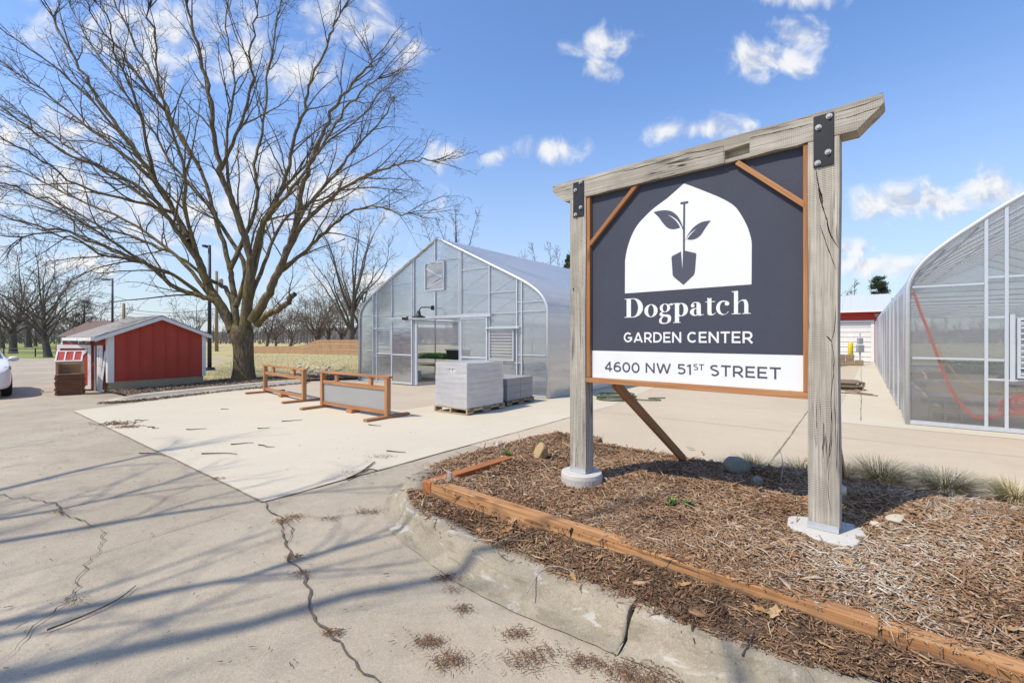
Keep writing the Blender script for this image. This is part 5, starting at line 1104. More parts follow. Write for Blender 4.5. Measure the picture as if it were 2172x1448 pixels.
def skin(name, G_, prof, L, m, parent, d0=-.02, nd_=16, sag=.02):
    mb = MB(); vs = []; n = len(prof)
    for i in range(nd_ + 1):
        for t, z in prof: vs.append(G_(t, d0 + (L - d0) * i / nd_, z + (sag * math.sin(i * math.pi) if 0 else 0)))
    fs = [(i * n + j, i * n + j + 1, (i + 1) * n + j + 1, (i + 1) * n + j) for i in range(nd_) for j in range(n - 1)]
    mb.add(vs, fs); return mb.build(name, m, parent, smooth=True)
skin('roof_film', G1, P1, LEN1, M['film'], gh)
mb = MB()
for t in (-.004, W1 + .004):
    vs = []; k = 28
    for i in range(k + 1):
        for z in (0.04, .8, 1.5, 2.28): vs.append(G1(t + .012 * math.sin(i * 2.1 + z * 3) * (1 if 0.1 < z < 2 else 0), LEN1 * i / k, z))
    mb.add(vs, [(i * 4 + j, i * 4 + j + 1, i * 4 + 5 + j, i * 4 + 4 + j) for i in range(k) for j in range(3)])
mb.build('side_wall', M['film_side'], gh, smooth=True)
mb = MB()
for t in (0, W1): mb.fbox(G1, t - .03, t + .03, -.02, LEN1, 2.25, 2.31); mb.fbox(G1, t - .025, t + .025, 0, LEN1, 0, .04)
for d in (.9, 5.5): mb.tube([G1(W1 - .02, d + 1.1, 2.2), G1(W1 - .02, d + .3, .1)], .012, 6)
mb.build('eave_rail', M['steel'], gh)
sheet_wall(G1, P1, [(0.03, W1 - .03, .05, None)], LEN1, .008).build('rear_wall', M['poly'], gh)
# lamp over the door, floodlight left of it
q = cx_(622, 598); lp = MB(); z0 = q[1]; t0 = q[0]
lp.tube([G1(t0, -.04, z0), G1(t0, -.25, z0 + .02), G1(t0 - .05, -.50, z0 + .0), G1(t0 - .06, -.58, z0 - .12)], .018, 8); la_ = lp.build('barn_lamp', M['black_metal'], gh, smooth=True)
mb = MB(); mb.lathe([(.045, .02), (.06, -.05), (.075, -.12), (.20, -.17), (.215, -.20), (.205, -.20), (.06, -.13)], G1(t0 - .06, -.58, z0 - .12), 24); mb.build('lamp_shade', M['black_metal'], la_, smooth=True)
mb = MB(); mb.lathe([(.05, 0), (.06, .05), (.06, .12), (.04, .14)], G1(t0, -.06, z0 - .06), 14); mb.build('junction_box', M['black_metal'], la_)
q = cx_(445, 672); mb = MB(); mb.fbox(G1, q[0] - .05, q[0] + .05, -.12, -.045, q[1] - .05, q[1] + .06); mb.tube([G1(q[0], -.12, q[1]), G1(q[0] - .14, -.2, q[1] - .01)], [.03, .05], 10); mb.tube([G1(q[0], -.12, q[1]), G1(q[0] + .02, -.22, q[1] - .03)], [.03, .05], 10); mb.build('floodlight', M['black_metal'], gh)

def bench(label, G_, t0, t1, d0, d1, z, group, nleg=3):
    b = thing('plant_bench', label, 'bench', G_((t0 + t1) / 2, (d0 + d1) / 2), group)
    mb = MB(); mb.fbox(G_, t0, t1, d0, d1, z - .02, z); mb.build('top', M['ply'], b)
    mb = MB(); mb.fbox(G_, t0, t1, d0, d0 + .04, z - .13, z - .0205); mb.fbox(G_, t0, t1, d1 - .04, d1, z - .13, z - .0205); mb.build('rail', M['ply'], b)
    return b
def cblock(mb, fr, t, d, z, w=.39, dep=.19, h=.19):
    """hollow concrete block lying so that its two cores face the front"""
    s = .035; c = w / 2 - s / 2
    mb.fbox(fr, t, t + w, d, d + dep, z, z + s); mb.fbox(fr, t, t + w, d, d + dep, z + h - s, z + h)
    for k in (0, c, w - s): mb.fbox(fr, t + k, t + k + s, d, d + dep, z + s, z + h - s)
def blocks(label, fr, t, d, n, group):
    for i in range(n):
        mb = MB(); cblock(mb, fr, t, d, .002 + i * .192); tag(mb.build('concrete_block', M['block'], at=fr(t + .2, d + .1, i * .192)), label, 'block', group)
BN = 'plywood plant benches in the left greenhouse'
bench('plywood bench behind the left end wall panels', G1, .4, tL1 + .35, .8, 2.0, .62, BN); bench('plywood bench behind the right end wall panels', G1, tR0 - .2, W1 - .35, .7, 1.9, .62, BN)
bench('plywood bench with seedling trays seen through the open door', G1, tD0 + .12, tD1 + .9, 2.0, 3.2, .76, BN)
bench('long plywood bench deep inside the left greenhouse', G1, 1.0, W1 - 1.0, 5.6, 6.8, .68, BN)
GB = 'grey hollow blocks propping the left greenhouse benches'
for t, d in ((tD0 + 1.1, 2.05), (tD1 + .2, 2.05), (tR1 + .5, .75), (tR0 + .1, .75), (.8, .85), (tL1 - .1, .85)): blocks('grey hollow concrete block propping a bench in the left greenhouse', G1, t, d, 2, GB)
def tray(label, G_, t0, t1, d0, d1, z, n, hgt, group, seed):
    t = thing('seedling_tray', label, 'plant tray', G_((t0 + t1) / 2, (d0 + d1) / 2, z), group)
    mb = MB(); mb.fbox(G_, t0, t1, d0, d1, z + .001, z + .06); mb.build('tray', M['plastic_black'], t)
    R = np.random.default_rng(seed); Q = []; C = []; o = np.array(ORG[t.name])
    for _ in range(n):
        p = np.array(G_(R.uniform(t0, t1), R.uniform(d0, d1), z + .06 + R.uniform(0, hgt))); e = R.normal(0, 1, 3); e /= np.linalg.norm(e); f = np.cross(e, R.normal(0, 1, 3)); f /= np.linalg.norm(f); k = R.uniform(.015, .035)
        Q += [p - e * k, p + f * k * .5, p + e * k, p - f * k * .5]; C += [R.random()] * 4
    x = raw_mesh('seedlings', np.array(Q) - o, np.arange(len(Q)).reshape(-1, 4), C, M['seedling'], t); return t
sa, sb, sc_ = [G1.ray(x, 760, 2.05)[0] for x in (884, 945, 978)]
tray('black tray of bright green seedlings on the bench in the doorway', G1, sa, sb - .06, 2.05, 2.75, .762, 2600, .15, 'seedling trays', 1)
tray('black tray of dark seedlings behind the right louvre vent', G1, tR0 + .1, tR1 + .1, .85, 1.5, .622, 900, .1, 'seedling trays', 2)
tt = thing('storage_tote', 'black plastic tote with grey lid on the doorway bench', 'tote', G1((sb + sc_) / 2, 2.3, .762))
mb = MB(); n_ = [(sb + .04, 2.1, .763), (sc_ - .04, 2.1, .763), (sc_ - .04, 2.55, .763), (sb + .04, 2.55, .763)]
vs = [G1(*p) for p in n_] + [G1(p[0] + (-.04 if i in (0, 3) else .04), p[1] + (-.04 if i < 2 else .04), 1.11) for i, p in enumerate(n_)]
mb.add(vs, [(3, 2, 1, 0), (0, 1, 5, 4), (1, 2, 6, 5), (2, 3, 7, 6), (3, 0, 4, 7), (4, 5, 6, 7)]); mb.build('body', M['plastic_black'], tt, bev=.02)
mb = MB(); mb.fbox(G1, sb - .03, sc_ + .03, 2.02, 2.63, 1.112, 1.16); mb.build('lid', M['plastic_grey'], tt, bev=.012)
mb = MB(); c = G1(tD0 + .62, 1.25, 0)
vs = []; nn = 14
for i in range(7):
    ph = -math.pi / 2 + math.pi * i / 6
    for j in range(nn): a = 2 * math.pi * j / nn; k = 1 + .12 * math.sin(3 * a + i); vs.append(c + G1.u * (.42 * math.cos(ph) * math.cos(a) * k) + G1.v * (.26 * math.cos(ph) * math.sin(a)) + Vector((0, 0, .13 + .125 * math.sin(ph) * k)))
mb.add(vs, [(i * nn + j, i * nn + (j + 1) % nn, (i + 1) * nn + (j + 1) % nn, (i + 1) * nn + j) for i in range(6) for j in range(nn)]); tag(mb.build('soil_bag', M['bag'], at=c, smooth=True), 'white plastic soil bag on the floor just inside the open door', 'bag')

# right-hand greenhouse
W2 = 8.34; R2 = A.inv((7.34, 8.44)); G2 = Fr(A(R2[0], R2[1]), YAW)
half2 = [(0, 2.5), (.03, 2.64), (.11, 2.82), (.26, 3.03), (.50, 3.26), (.80, 3.50), (1.46, 3.97), (2.8, 4.75), (4.17, 5.4)]
P2_ = profile(W2, half2); LEN2 = 22.0
g2 = thing('greenhouse', 'translucent greenhouse at the right edge with orange hose inside its ribbed end wall', 'greenhouse', G2(W2 / 2, 0))
u2 = lambda px: G2.ray(px, 800)[0]
s1, s2, s3 = u2(2091), u2(2134), u2(2146)
v0, v1 = s3 + .05, s3 + 1.1
sheet_wall(G2, P2_, [(.03, s1, .08, None), (s1, v0, .08, None), (v0, v1, .08, .92), (v0, v1, 1.92, None), (v1, W2 - .03, .08, None)], 0, .010).build('end_wall', M['poly_clear'], g2)
mb = MB(); hoop(mb, G2, P2_, -.03, .040); mb.build('end_arch', M['steel'], g2, smooth=True)
for t, w in ((s1, .045), (s2, .045), (v1, .05), (4.17, .05), (6.2, .05)):
    mb = MB(); mb.fbox(G2, t - w / 2, t + w / 2, -.045, -.001, .03, top_of(P2_, t) - .02); mb.build('stud', M['alu'], g2)
mb = MB(); mb.fbox(G2, s3 - .03, s3 + .03, -.06, -.001, .86, 1.98); mb.build('stud', M['alu'], g2)
zr = lambda px, py: G2.ray(px, py)[1]
for t0, t1, z in ((.04, s1, zr(2000, 760)), (s1, s2, zr(2110, 763)), (s1, s2, 1.94), (s1, v1, .88), (.04, s1, 2.52), (s1, s2, 2.62), (s2, v1, 2.62)):
    mb = MB(); mb.fbox(G2, t0 + .024, t1 - .024, -.04, -.0015, z - .017, z + .017); mb.build('girt', M['alu'], g2)
mb = MB(); mb.fbox(G2, -.02, W2, -.05, .04, .005, .075); mb.build('base_rail', M['steel'], g2)
mb = MB()
for a, b, c, d in ((v0, v0 + .04, .92, 1.92), (v1 - .04, v1, .92, 1.92), (v0 + .04, v1 - .04, .92, .96), (v0 + .04, v1 - .04, 1.88, 1.92)): mb.fbox(G2, a, b, -.08, .012, c, d)
lv2 = mb.build('louvre_vent', M['alu'], g2); mb = MB()
for i in range(10):
    z = 1.0 + .86 * i / 9; mb.hexa([G2(v0 + .03 if not k & 1 else v1 - .03, -.09 if not k & 2 else .01, z + (.004 if k & 4 else 0) + (-.02 if not k & 2 else .03)) for k in range(8)], (.9, .1, .004))
mb.build('slats', M['alu'], lv2)
mb = MB()
for i in range(1, 13): hoop(mb, G2, [(min(max(t, .06), W2 - .06), z - .06) for t, z in P2_], i * LEN2 / 12, .03)
mb.build('hoops', M['alu'], g2, smooth=True)
mb = MB()
for i in range(13):
    f = i / 12; t, z = P2_[int(f * (len(P2_) - 1))]; t = min(max(t, .08), W2 - .08); mb.tube([G2(t, .05, z - .1), G2(t, LEN2, z - .1)], .02, 6)
mb.build('purlins', M['alu'], g2, smooth=True)
mb = MB()
for i in range(12):                                       # cross ties seen edge-on through the end wall
    d = i * LEN2 / 12 + 1; z = 2.62; mb.tube([G2(.15, d, z), G2(W2 - .15, d, z)], .022, 6)
mb.build('cross_ties', M['alu'], g2, smooth=True)
skin('roof_film', G2, P2_, LEN2, M['film'], g2)
mb = MB()
for t, s in ((-.004, -1), (W2 + .004, 1)):
    vs = []; k = 66
    for i in range(k + 1):
        for z in (.05, .6, 1.3, 2.0, 2.48): vs.append(G2(t + s * (.030 * (i % 2) + .02 * math.sin(i * .9 + z)), LEN2 * i / k, z))
    mb.add(vs, [(i * 5 + j, i * 5 + j + 1, i * 5 + 6 + j, i * 5 + 5 + j) for i in range(k) for j in range(4)])
mb.build('side_wall', M['film_side'], g2)
for i in range(13): mb = MB(); mb.fbox(G2, -.045, -.012, i * LEN2 / 12 + .25, i * LEN2 / 12 + .30, 0, 2.5); mb.build('side_post', M['alu'], g2)
sheet_wall(G2, P2_, [(.03, W2 - .03, .05, None)], LEN2, .008).build('rear_wall', M['poly_clear'], g2)
bench('long white edged bench behind the ribbed end wall on the right', G2, .3, 7.5, .5, 1.7, zr(2000, 822), 'benches in the right greenhouse')
bench('second bench row deeper in the right greenhouse', G2, .3, 7.5, 3.4, 4.6, .75, 'benches in the right greenhouse')
for i in range(4):
    mb = MB(); q = G2.ray(1962 + (i % 2) * 0, 880); cblock(mb, G2, q[0] + .10, .55, .002 + (i % 2) * .23, .46, .2, .22) if i < 2 else cblock(mb, G2, q[0] + 2.6, .55, .002 + (i % 2) * .23, .46, .2, .22)
    tag(mb.build('concrete_block', M['block_tan'], at=G2(q[0], .6, 0)), 'tan hollow block under the bench behind the ribbed wall', 'block', 'tan hollow blocks under the right bench')
tray('dark green seedling tray glimpsed behind the right louvre', G2, v0, v1, .8, 1.4, .80, 1200, .22, 'seedling trays', 3)
tray('green seedling tray on the bench behind the ribbed wall', G2, .9, 1.9, 3.5, 4.4, .755, 1500, .2, 'seedling trays', 4)
hp = lambda L, d: [G2(*((lambda q: (q[0], d, q[1]))(G2.ray(x, y, d)))) for x, y in L]
mb = MB(); L = hp([(1938, 618), (1952, 660), (1972, 710), (1996, 775), (2020, 830), (2048, 868), (2072, 885), (2110, 882), (2135, 876)], .04); mb.tube([Vector(p) for p in catmull(L, 4)], .022, 8); c = G2(*((lambda q: (q[0], .22, 0))(G2.ray(2150, 880, .22))))
qc = G2.ray(2150, 858, .06)
for k in range(5):
    r0 = .17 + .03 * math.sin(k * 2.2); mb.tube([G2(qc[0] + .05 * k + r0 * 1.05 * math.cos(a * .3927 + k * .5) * (1 + .15 * math.sin(k)),   .04 + .012 * k, max(.03, qc[1] + .03 * k - .05 + (.13 + .02 * k % 3 * .02) * math.sin(a * .3927 + k * .5))) for a in range(17)], .013, 6)
tag(mb.build('garden_hose', M['orange_hose'], at=L[0], smooth=True), 'bright orange hose hanging in loops behind the ribbed end wall', 'hose')
mb = MB(); L = hp([(1990, 738), (2003, 760), (2022, 788), (2048, 810), (2085, 825), (2135, 830), (2180, 828)], .05); mb.tube([Vector(p) for p in catmull(L, 4)], .011, 6); tag(mb.build('garden_hose', M['yellow_hose'], at=L[0], smooth=True), 'thin yellow hose drooping behind the ribbed end wall', 'hose')

# ------------------------------------------------------------------ red barn at the end of the alley and what lies before it
BA = Fr(A(-9.0, 37.1), YAW); bb = thing('barn', 'red barn with white overhead door and pale metal roof behind the alley', 'barn', BA(5, 0))
dl0, dl1, dz = 4.2, 9.55, 2.55
mb = MB(); mb.fbox(BA, -6, dl0 - .06, 0, .15, 0, 3.30); mb.fbox(BA, dl1 + .06, 10.25, 0, .15, 0, 3.30); mb.fbox(BA, dl0 - .06, dl1 + .06, 0, .15, dz + .08, 3.30); mb.fbox(BA, -6, -5.85, .15, 9, 0, 3.3); mb.fbox(BA, 10.1, 10.25, .15, 9, 0, 3.3); mb.fbox(BA, -6, 10.25, 8.9, 9.05, 0, 3.3); mb.build('wall', M['red_bright'], bb)
mb = MB()
for i in range(8): mb.fbox(BA, dl0 + .05, dl1 - .05, .03 + .012 * (i % 2), .08, .02 + dz * i / 8, dz * (i + 1) / 8 - .006)
mb.build('overhead_door', M['white_paint'], bb)
mb = MB(); mb.fbox(BA, dl0 - .12, dl0 + .05, -.03, -.002, 0, dz + .14); mb.fbox(BA, dl1 - .05, dl1 + .12, -.03, -.002, 0, dz + .14); mb.fbox(BA, dl0 + .05, dl1 - .05, -.03, -.002, dz, dz + .14); mb.build('door_trim', M['white_paint'], bb)
mb = MB(); mb.add([BA(t, d, z) for d, z in ((-.5, 3.34), (4.5, 4.66), (9.5, 3.34)) for t in (-6.4, 10.6)] + [BA(t, d, z) for d, z in ((-.5, 3.22), (4.5, 4.54), (9.5, 3.22)) for t in (-6.4, 10.6)], [(0, 1, 3, 2), (2, 3, 5, 4), (6, 8, 9, 7), (8, 10, 11, 9), (0, 6, 7, 1), (4, 5, 11, 10), (0, 2, 8, 6), (2, 4, 10, 8), (1, 7, 9, 3), (3, 9, 11, 5)])
for i in range(41): t = -6.3 + 16.8 * i / 40; mb.beam(BA(t, -.49, 3.352), BA(t, 4.5, 4.672), .04, .02)
mb.build('roof', M['metal_roof'], bb)
mb = MB(); mb.fbox(BA, -6.4, 10.6, -.53, -.501, 3.20, 3.36); mb.build('fascia', M['white_paint'], bb)
q = BA.ray(1871, 668); mb = MB(); mb.fbox(BA, dl1 + .14, dl1 + .34, -.16, -.01, 2.9, 3.1); mb.build('wall_light', M['plastic_grey'], bb)
q = A(-.50, 34.0); bo = thing('bollard', 'yellow safety bollard in front of the white barn door', 'bollard', q); mb = MB(); mb.lathe([(.13, 0), (.13, 1.2), (.10, 1.28), (.03, 1.31)], q, 16); mb.build('post', M['yellow'], bo, smooth=True)
q = A(-.05, 33.4); mt = thing('utility_meter', 'grey utility meter box on a stand by the yellow bollard', 'meter', q); mb = MB(); mb.box(q.x - .18, q.x + .18, q.y - .1, q.y + .1, .75, 1.15); mb.box(q.x - .13, q.x + .13, q.y - .09, q.y + .09, 1.2, 1.55); mb.build('box', M['plastic_grey'], mt, bev=.02); mb = MB(); mb.tube([q, q + Vector((0, 0, .75))], .05, 8); mb.tube([q + Vector((0, 0, 1.55)), q + Vector((0, 0, 1.9))], .03, 8); mb.build('stand', M['steel'], mt)
def wood_pallet(label, fr, t0, d0, z0, w, dp, group, m=None, h=.12):
    t = thing('pallet', label, 'pallet', fr(t0 + w / 2, d0 + dp / 2, z0), group); m = m or M['pallet_wood']
    mb = MB()
    for k in range(3): 
        d = d0 + k * (dp - .09) / 2
        mb.fbox(fr, t0 + .004, t0 + w - .004, d, d + .09, z0, z0 + .014)
    mb.build('bottom_boards', m, t)
    for k in range(3):
        x = t0 + k * (w - .04) / 2; mb = MB()
        for a, b in ((0, .16), (.40, .60), (.84, 1)): mb.fbox(fr, x, x + .04, d0 + .002 + (dp - .004) * a, d0 + .002 + (dp - .004) * b, z0 + .0145, z0 + h - .016)
        mb.fbox(fr, x, x + .04, d0 + .01, d0 + dp - .01, z0 + .062, z0 + h - .0165); mb.build('stringer', m, t)
    mb = MB(); n = 7
    for k in range(n): d = d0 + k * (dp - .1) / (n - 1); mb.fbox(fr, t0, t0 + w, d, d + .1, z0 + h - .0155, z0 + h)
    mb.build('deck_boards', m, t); return t
AP = 'old pallets lying in the alley'
pa = Fr(A(-1.15, 16.9), YAW - 12)
for i in range(2): wood_pallet('weathered pallet stacked low in the alley behind the right sign post', pa, i * .04, .05 * i, .002 + .122 * i, 1.25, 1.05, AP, M['pole_wood'])
for i in range(5):
    mb = MB(); p = A(-.5 + .12 * i, 16.2 + .3 * i); fr = Fr(p, 60 + 22 * i); mb.fbox(fr, 0, .9 - .08 * i, 0, .09, .002 + .022 * (i % 2), .02 + .022 * (i % 2)); tag(mb.build('loose_board', M['pole_wood'], at=p), 'loose broken board scattered beside the alley pallets', 'board', 'loose boards by the alley pallets')
for i in range(7):
    p = A(-1.55 + .42 * (i % 4), 32.3 + .1 * (i // 4)); fr = Fr(p, YAW); mb = MB(); mb.fbox(fr, 0, .40, 0, .38, .002 + .305 * (i // 4), .30 + .305 * (i // 4)); tag(mb.build('stone_block', M['pole_wood'], at=p, bev=.03), 'brown rough block piled at the far end of the alley', 'block', 'brown blocks at the end of the alley')
for i in range(4):
    p = A(-2.6 + .25 * i, 26 + 1.6 * i); mb = MB(); fr = Fr(p, YAW)
    for z in (.35, .7, 1.05): mb.fbox(fr, 0, .9, 0, .5, z, z + .03)
    for x in (0, .87):
        for d in (0, .47): mb.fbox(fr, x + .001, x + .03, d + .001, d + .03, 0, 1.3)
    tag(mb.build('wire_rack', M['steel'], at=p), 'grey metal plant rack standing in the alley by the left greenhouse', 'rack', 'metal plant racks in the alley')

# ------------------------------------------------------------------ pallets of blocks
PAL = 'pallets under the block stacks'
pc = G(991, 881); Q1 = Fr(A(A.inv(pc)[0] - .98, A.inv(pc)[1]), YAW)
wood_pallet('pale wooden pallet under the tall wrapped block stack', Q1, 0, 0, .002, .98, 1.24, PAL)
ws = thing('block_stack', 'tall grey block stack wrapped in clear stretch film, torn at one corner', 'block stack', Q1(.49, .6, .13))
zz = [.125, .34, .545, .64, .86, 1.055]; yo = [0, .0, .0, .012, .0, .0]
for i in range(5):
    mb = MB(); n = 9
    for k in range(n):
        t = .030 + .012 * math.sin(i * 2.3) * (i % 2) + (.91 / n) * k; mb.fbox(Q1, t, t + .91 / n - .010 - .010 * rng.random(), .03, 1.20 - .01 * rng.random(), zz[i] + .001, zz[i + 1] - .009)
    mb.build('block_layer', M['block_light'], ws)
mb = MB(); fr = Q1; n = 44; ring_ = []
for k in range(n):
    f = k / n * 4; s_, e = int(f), f - int(f)
    ring_.append({0: (.028 + .924 * e, .022), 1: (.952, .022 + 1.185 * e), 2: (.952 - .924 * e, 1.207), 3: (.028, 1.207 - 1.185 * e)}[s_])
rows = 16; vs = []
for r in range(rows + 1):
    z = .128 + (1.064 - .128) * r / rows
    for k, (t, d) in enumerate(ring_):
        w = .0022 * math.sin(k * 1.9 + r * .8) + .002 * math.sin(r * 2.7 + k * .35); ot = (t - .49) / .46; od = (d - .61) / .59
        vs.append(Q1(t + (w + .004) * (1 if ot > .95 else -1 if ot < -.95 else 0), d + (w + .004) * (1 if od > .95 else -1 if od < -.95 else 0), z + .008 * math.sin(k * .7)))
fs = [(r * n + k, r * n + (k + 1) % n, (r + 1) * n + (k + 1) % n, (r + 1) * n + k) for r in range(rows) for k in range(n)]
fs = [f for i, f in enumerate(fs) if not ((i % n) in (5, 6) and i // n in (13,))] + [tuple(rows * n + k for k in range(n))]
mb.add(vs, fs); mb.build('stretch_wrap', M['wrap'], ws, smooth=False, bev=0)
pc = G(1076.5, 862); Q2 = Fr(A(A.inv(pc)[0] - 1.0, A.inv(pc)[1]), YAW)
wood_pallet('dark wooden pallet under the low unwrapped grey slabs', Q2, 0, 0, .002, 1.0, 1.08, PAL, M['pole_wood'])
for lay in range(3):
    for col in range(2):
        for k in range(8):
            if lay == 2 and k < 1 and col == 0: continue
            mb = MB(); t = .03 + .118 * k; mb.fbox(Q2, t, t + .113, .03 + .52 * col, .03 + .52 * col + .508, .124 + .172 * lay, .124 + .172 * lay + .169)
            tag(mb.build('concrete_slab', M['block'], at=Q2(t, .3 + .5 * col, .124 + .172 * lay), bev=.003), 'grey concrete slab on edge in the low unwrapped pallet stack', 'slab', 'grey slabs on the low pallet')
mb = MB(); mb.fbox(Q2, .04, .5, .04, .5, .642, .672); tag(mb.build('foam_sheet', M['rock_pale'], at=Q2(.2, .2, .64), bev=.004), 'cream foam sheet lying on top of the low slab stack', 'sheet')

# ------------------------------------------------------------------ wooden display racks
def rack(label, pl_, pr_, hgt, panel_):
    a, b = G(*pl_), G(*pr_); d = b - a; fr = Fr((a.x, a.y, 0), -math.degrees(math.atan2(d.y, d.x))); L = d.length; g = 'wooden display racks on the slab'
    t = thing('display_rack', label, 'display rack', fr(L / 2, 0), g); w = M['rack_wood']
    for x in (0, L):
        mb = MB(); mb.fbox(fr, x - .045, x + .045, -.045, .045, .048, hgt - .042); mb.build('post', w, t, bev=.003)
        mb = MB(); mb.fbox(fr, x - .06, x + .06, -.52, .52, .0, .0475); mb.build('foot', w, t, bev=.003)
    mb = MB(); mb.fbox(fr, -.10, L + .10, -.055, .055, hgt - .041, hgt); mb.build('top_rail', w, t, bev=.003)
    for z0, z1 in ((hgt * .66, hgt * .66 + .075), (.07, .145)): mb = MB(); mb.fbox(fr, .0455, L - .0455, -.03, .03, z0, z1); mb.build('rail', w, t, bev=.003)
    for x in (L * .24, L * .77): mb = MB(); mb.fbox(fr, x - .045, x + .045, -.028, .028, hgt * .66 + .0755, hgt - .0415); mb.build('stub', w, t)
    mb = MB(); mb.fbox(fr, L * .5 - .1, L * .5 + .1, -.10, .10, .0, .069); mb.build('skid', w, t)
    if panel_: mb = MB(); mb.fbox(fr, .05, L - .05, -.006, .006, .1455, hgt * .66 - .001); mb.build('panel', M['rack_panel'], t)
M['rack_panel'] = sheet('frosted rack panel', (.86, .87, .86), .12, None, .3, .12, (.52, .52, .50), .35)
rack('wooden display rack with frosted panel, nearer the block pallets', (685, 863), (822, 886), .83, True)
rack('empty open wooden display rack nearer the big tree', (563, 832), (645, 851), .81, False)

# ------------------------------------------------------------------ red shed with its doors, trays, car
SH = Fr((-11.75, 13.25, 0), -57); SW, SLn, EZ, RZ, FZ = 2.52, 2.35, 1.70, 2.23, .30
# SH: t along the gable end (into the depth), d towards the far left of the picture
sd = thing('shed', 'small barn red shed with white trim on a block base', 'shed', SH(SW / 2, SLn / 2))
mb = MB(); mb.fbox(SH, .03, SW - .03, .03, SLn, 0.0, FZ); mb.build('foundation', M['block_tan'], sd)
mb = MB()
for i in range(7):
    for r in range(2): x0 = .03 + (SW - .06) / 6.5 * (i - .5 * (r % 2)); x1 = x0 + (SW - .06) / 6.5 - .008; x0 = max(x0, .03); x1 = min(x1, SW - .03); mb.fbox(SH, x0, x1, .022, .0295, .008 + r * .146, .148 + r * .146) if x1 > x0 else None
mb.build('foundation_blocks', M['block_tan'], sd)
mb = MB(); mb.prism([(0, FZ), (SW, FZ), (SW, EZ), (SW / 2, RZ), (0, EZ)], lambda x, y, d: SH(x, d, y), 0, .05); mb.fbox(SH, 0, .05, .05, SLn, FZ, EZ); mb.fbox(SH, SW - .05, SW, .05, SLn, FZ, EZ); mb.prism([(0, FZ), (SW, FZ), (SW, EZ), (SW / 2, RZ), (0, EZ)], lambda x, y, d: SH(x, d, y), SLn, SLn + .05); mb.build('wall', M['red_wall'], sd)
for i in range(1, 7): x = .12 + (SW - .24) * i / 7; mb = MB(); mb.fbox(SH, x - .018, x + .018, -.018, -.0005, FZ + .005, EZ + (RZ - EZ) * (1 - abs(x - SW / 2) / (SW / 2)) - .03); mb.build('batten', M['red_wall'], sd)
for i in range(12): d = .15 + i * .18; mb = MB(); mb.fbox(SH, -.018, -.0005, d, d + .035, EZ - .22, EZ - .02); mb.build('batten', M['red_wall'], sd)
mb = MB(); mb.fbox(SH, -.025, .12, -.028, -.0185, FZ - .03, EZ - .04); mb.fbox(SH, -.03, -.0185, -.0184, .14, FZ - .02, EZ - .05); mb.build('corner_trim', M['white_paint'], sd)
mb = MB(); mb.fbox(SH, SW - .09, SW + .025, -.028, -.0185, FZ + .0, EZ - .04); mb.build('corner_trim', M['white_paint'], sd)
ov, ovg = .34, .14
def slope(x0, x1, z0, z1, th, m, name, d0, d1):
    mb = MB(); mb.hexa([SH(x0 if not i & 1 else x1, d0 if not i & 2 else d1, (z0 if not i & 1 else z1) + (th if i & 4 else 0)) for i in range(8)], (1.4, 2.4, th)); return mb.build(name, m, sd)
k = (RZ - EZ) / (SW / 2)
slope(-ov, SW / 2, EZ - ov * k + .02, RZ + .02, .035, M['shingle'], 'roof', -ovg, SLn + .2); slope(SW + .16, SW / 2 + .001, EZ - .16 * k + .02, RZ + .02, .035, M['shingle'], 'roof', -ovg, SLn + .2)
slope(-ov, SW / 2 - .001, EZ - ov * k - .085, RZ - .085, .104, M['white_paint'], 'fascia', -ovg - .02, -ovg); slope(SW + .16, SW / 2, EZ - .16 * k - .085, RZ - .085, .104, M['white_paint'], 'fascia', -ovg - .02, -ovg)
mb = MB(); z = EZ - ov * k; mb.fbox(SH, -ov - .09, -ov - .002, -ovg, SLn + .2, z - .06, z + .03); mb.tube([SH(-ov - .04, SLn - .2, z - .05), SH(-ov + .05, SLn - .2, z - .13), SH(-.12, SLn - .2, z - .2), SH(-.05, SLn - .2, z - .45)], .035, 8); mb.build('gutter', M['white_paint'], sd)
mb = MB(); mb.fbox(SH, -.03, -.001, 1.55, 1.95, 1.28, 1.50); wn = mb.build('window', M['white_paint'], sd); mb = MB(); mb.fbox(SH, -.034, -.031, 1.60, 1.90, 1.32, 1.46); mb.build('pane', M['glass_dark'], wn)
def leaf(p, yaw, w, h, t0):
    fr = Fr(p, yaw); mb = MB(); mb.fbox(fr, 0, w, 0, .035, .05, h); d = mb.build('door_leaf', M['red_wall'], sd); mb = MB(); s = .10
    for a, b, c, e in ((0, s, .05, h), (w - s, w, .05, h), (s, w - s, h - s, h), (s, w - s, .05, .05 + s)): mb.fbox(fr, a, b, -.02, -.0015, c, e)
    mb.beam(fr(s + .03, -.010, .45), fr(w - s - .02, -.010, h - s - .03), .018, .09, up=(0, 0, 1)); mb.build('white_frame', M['white_paint'], d)
lf = AT(122, 800, 13.75); leaf((lf.x, lf.y, 0), 4, 1.10, 1.37, 0); mb = MB(); fr = Fr((lf.x - .09, lf.y + .03, 0), 4); mb.fbox(fr, 0, .085, 0, .04, .05, 1.37); mb.build('door_edge', M['red_wall'], sd)
lf = AT(207, 800, 13.45); leaf((lf.x, lf.y, 0), 25, .30, 1.36, 0)
mb = MB(); fr = Fr(AT(203, 760, 13.75), 0); fr.o.z = 0; mb.fbox(fr, -.06, -.02, 0, .03, 0, 1.36); mb.fbox(fr, .0, .03, -.05, -.02, 0, 1.33); mb.build('door_post', M['white_paint'], sd)
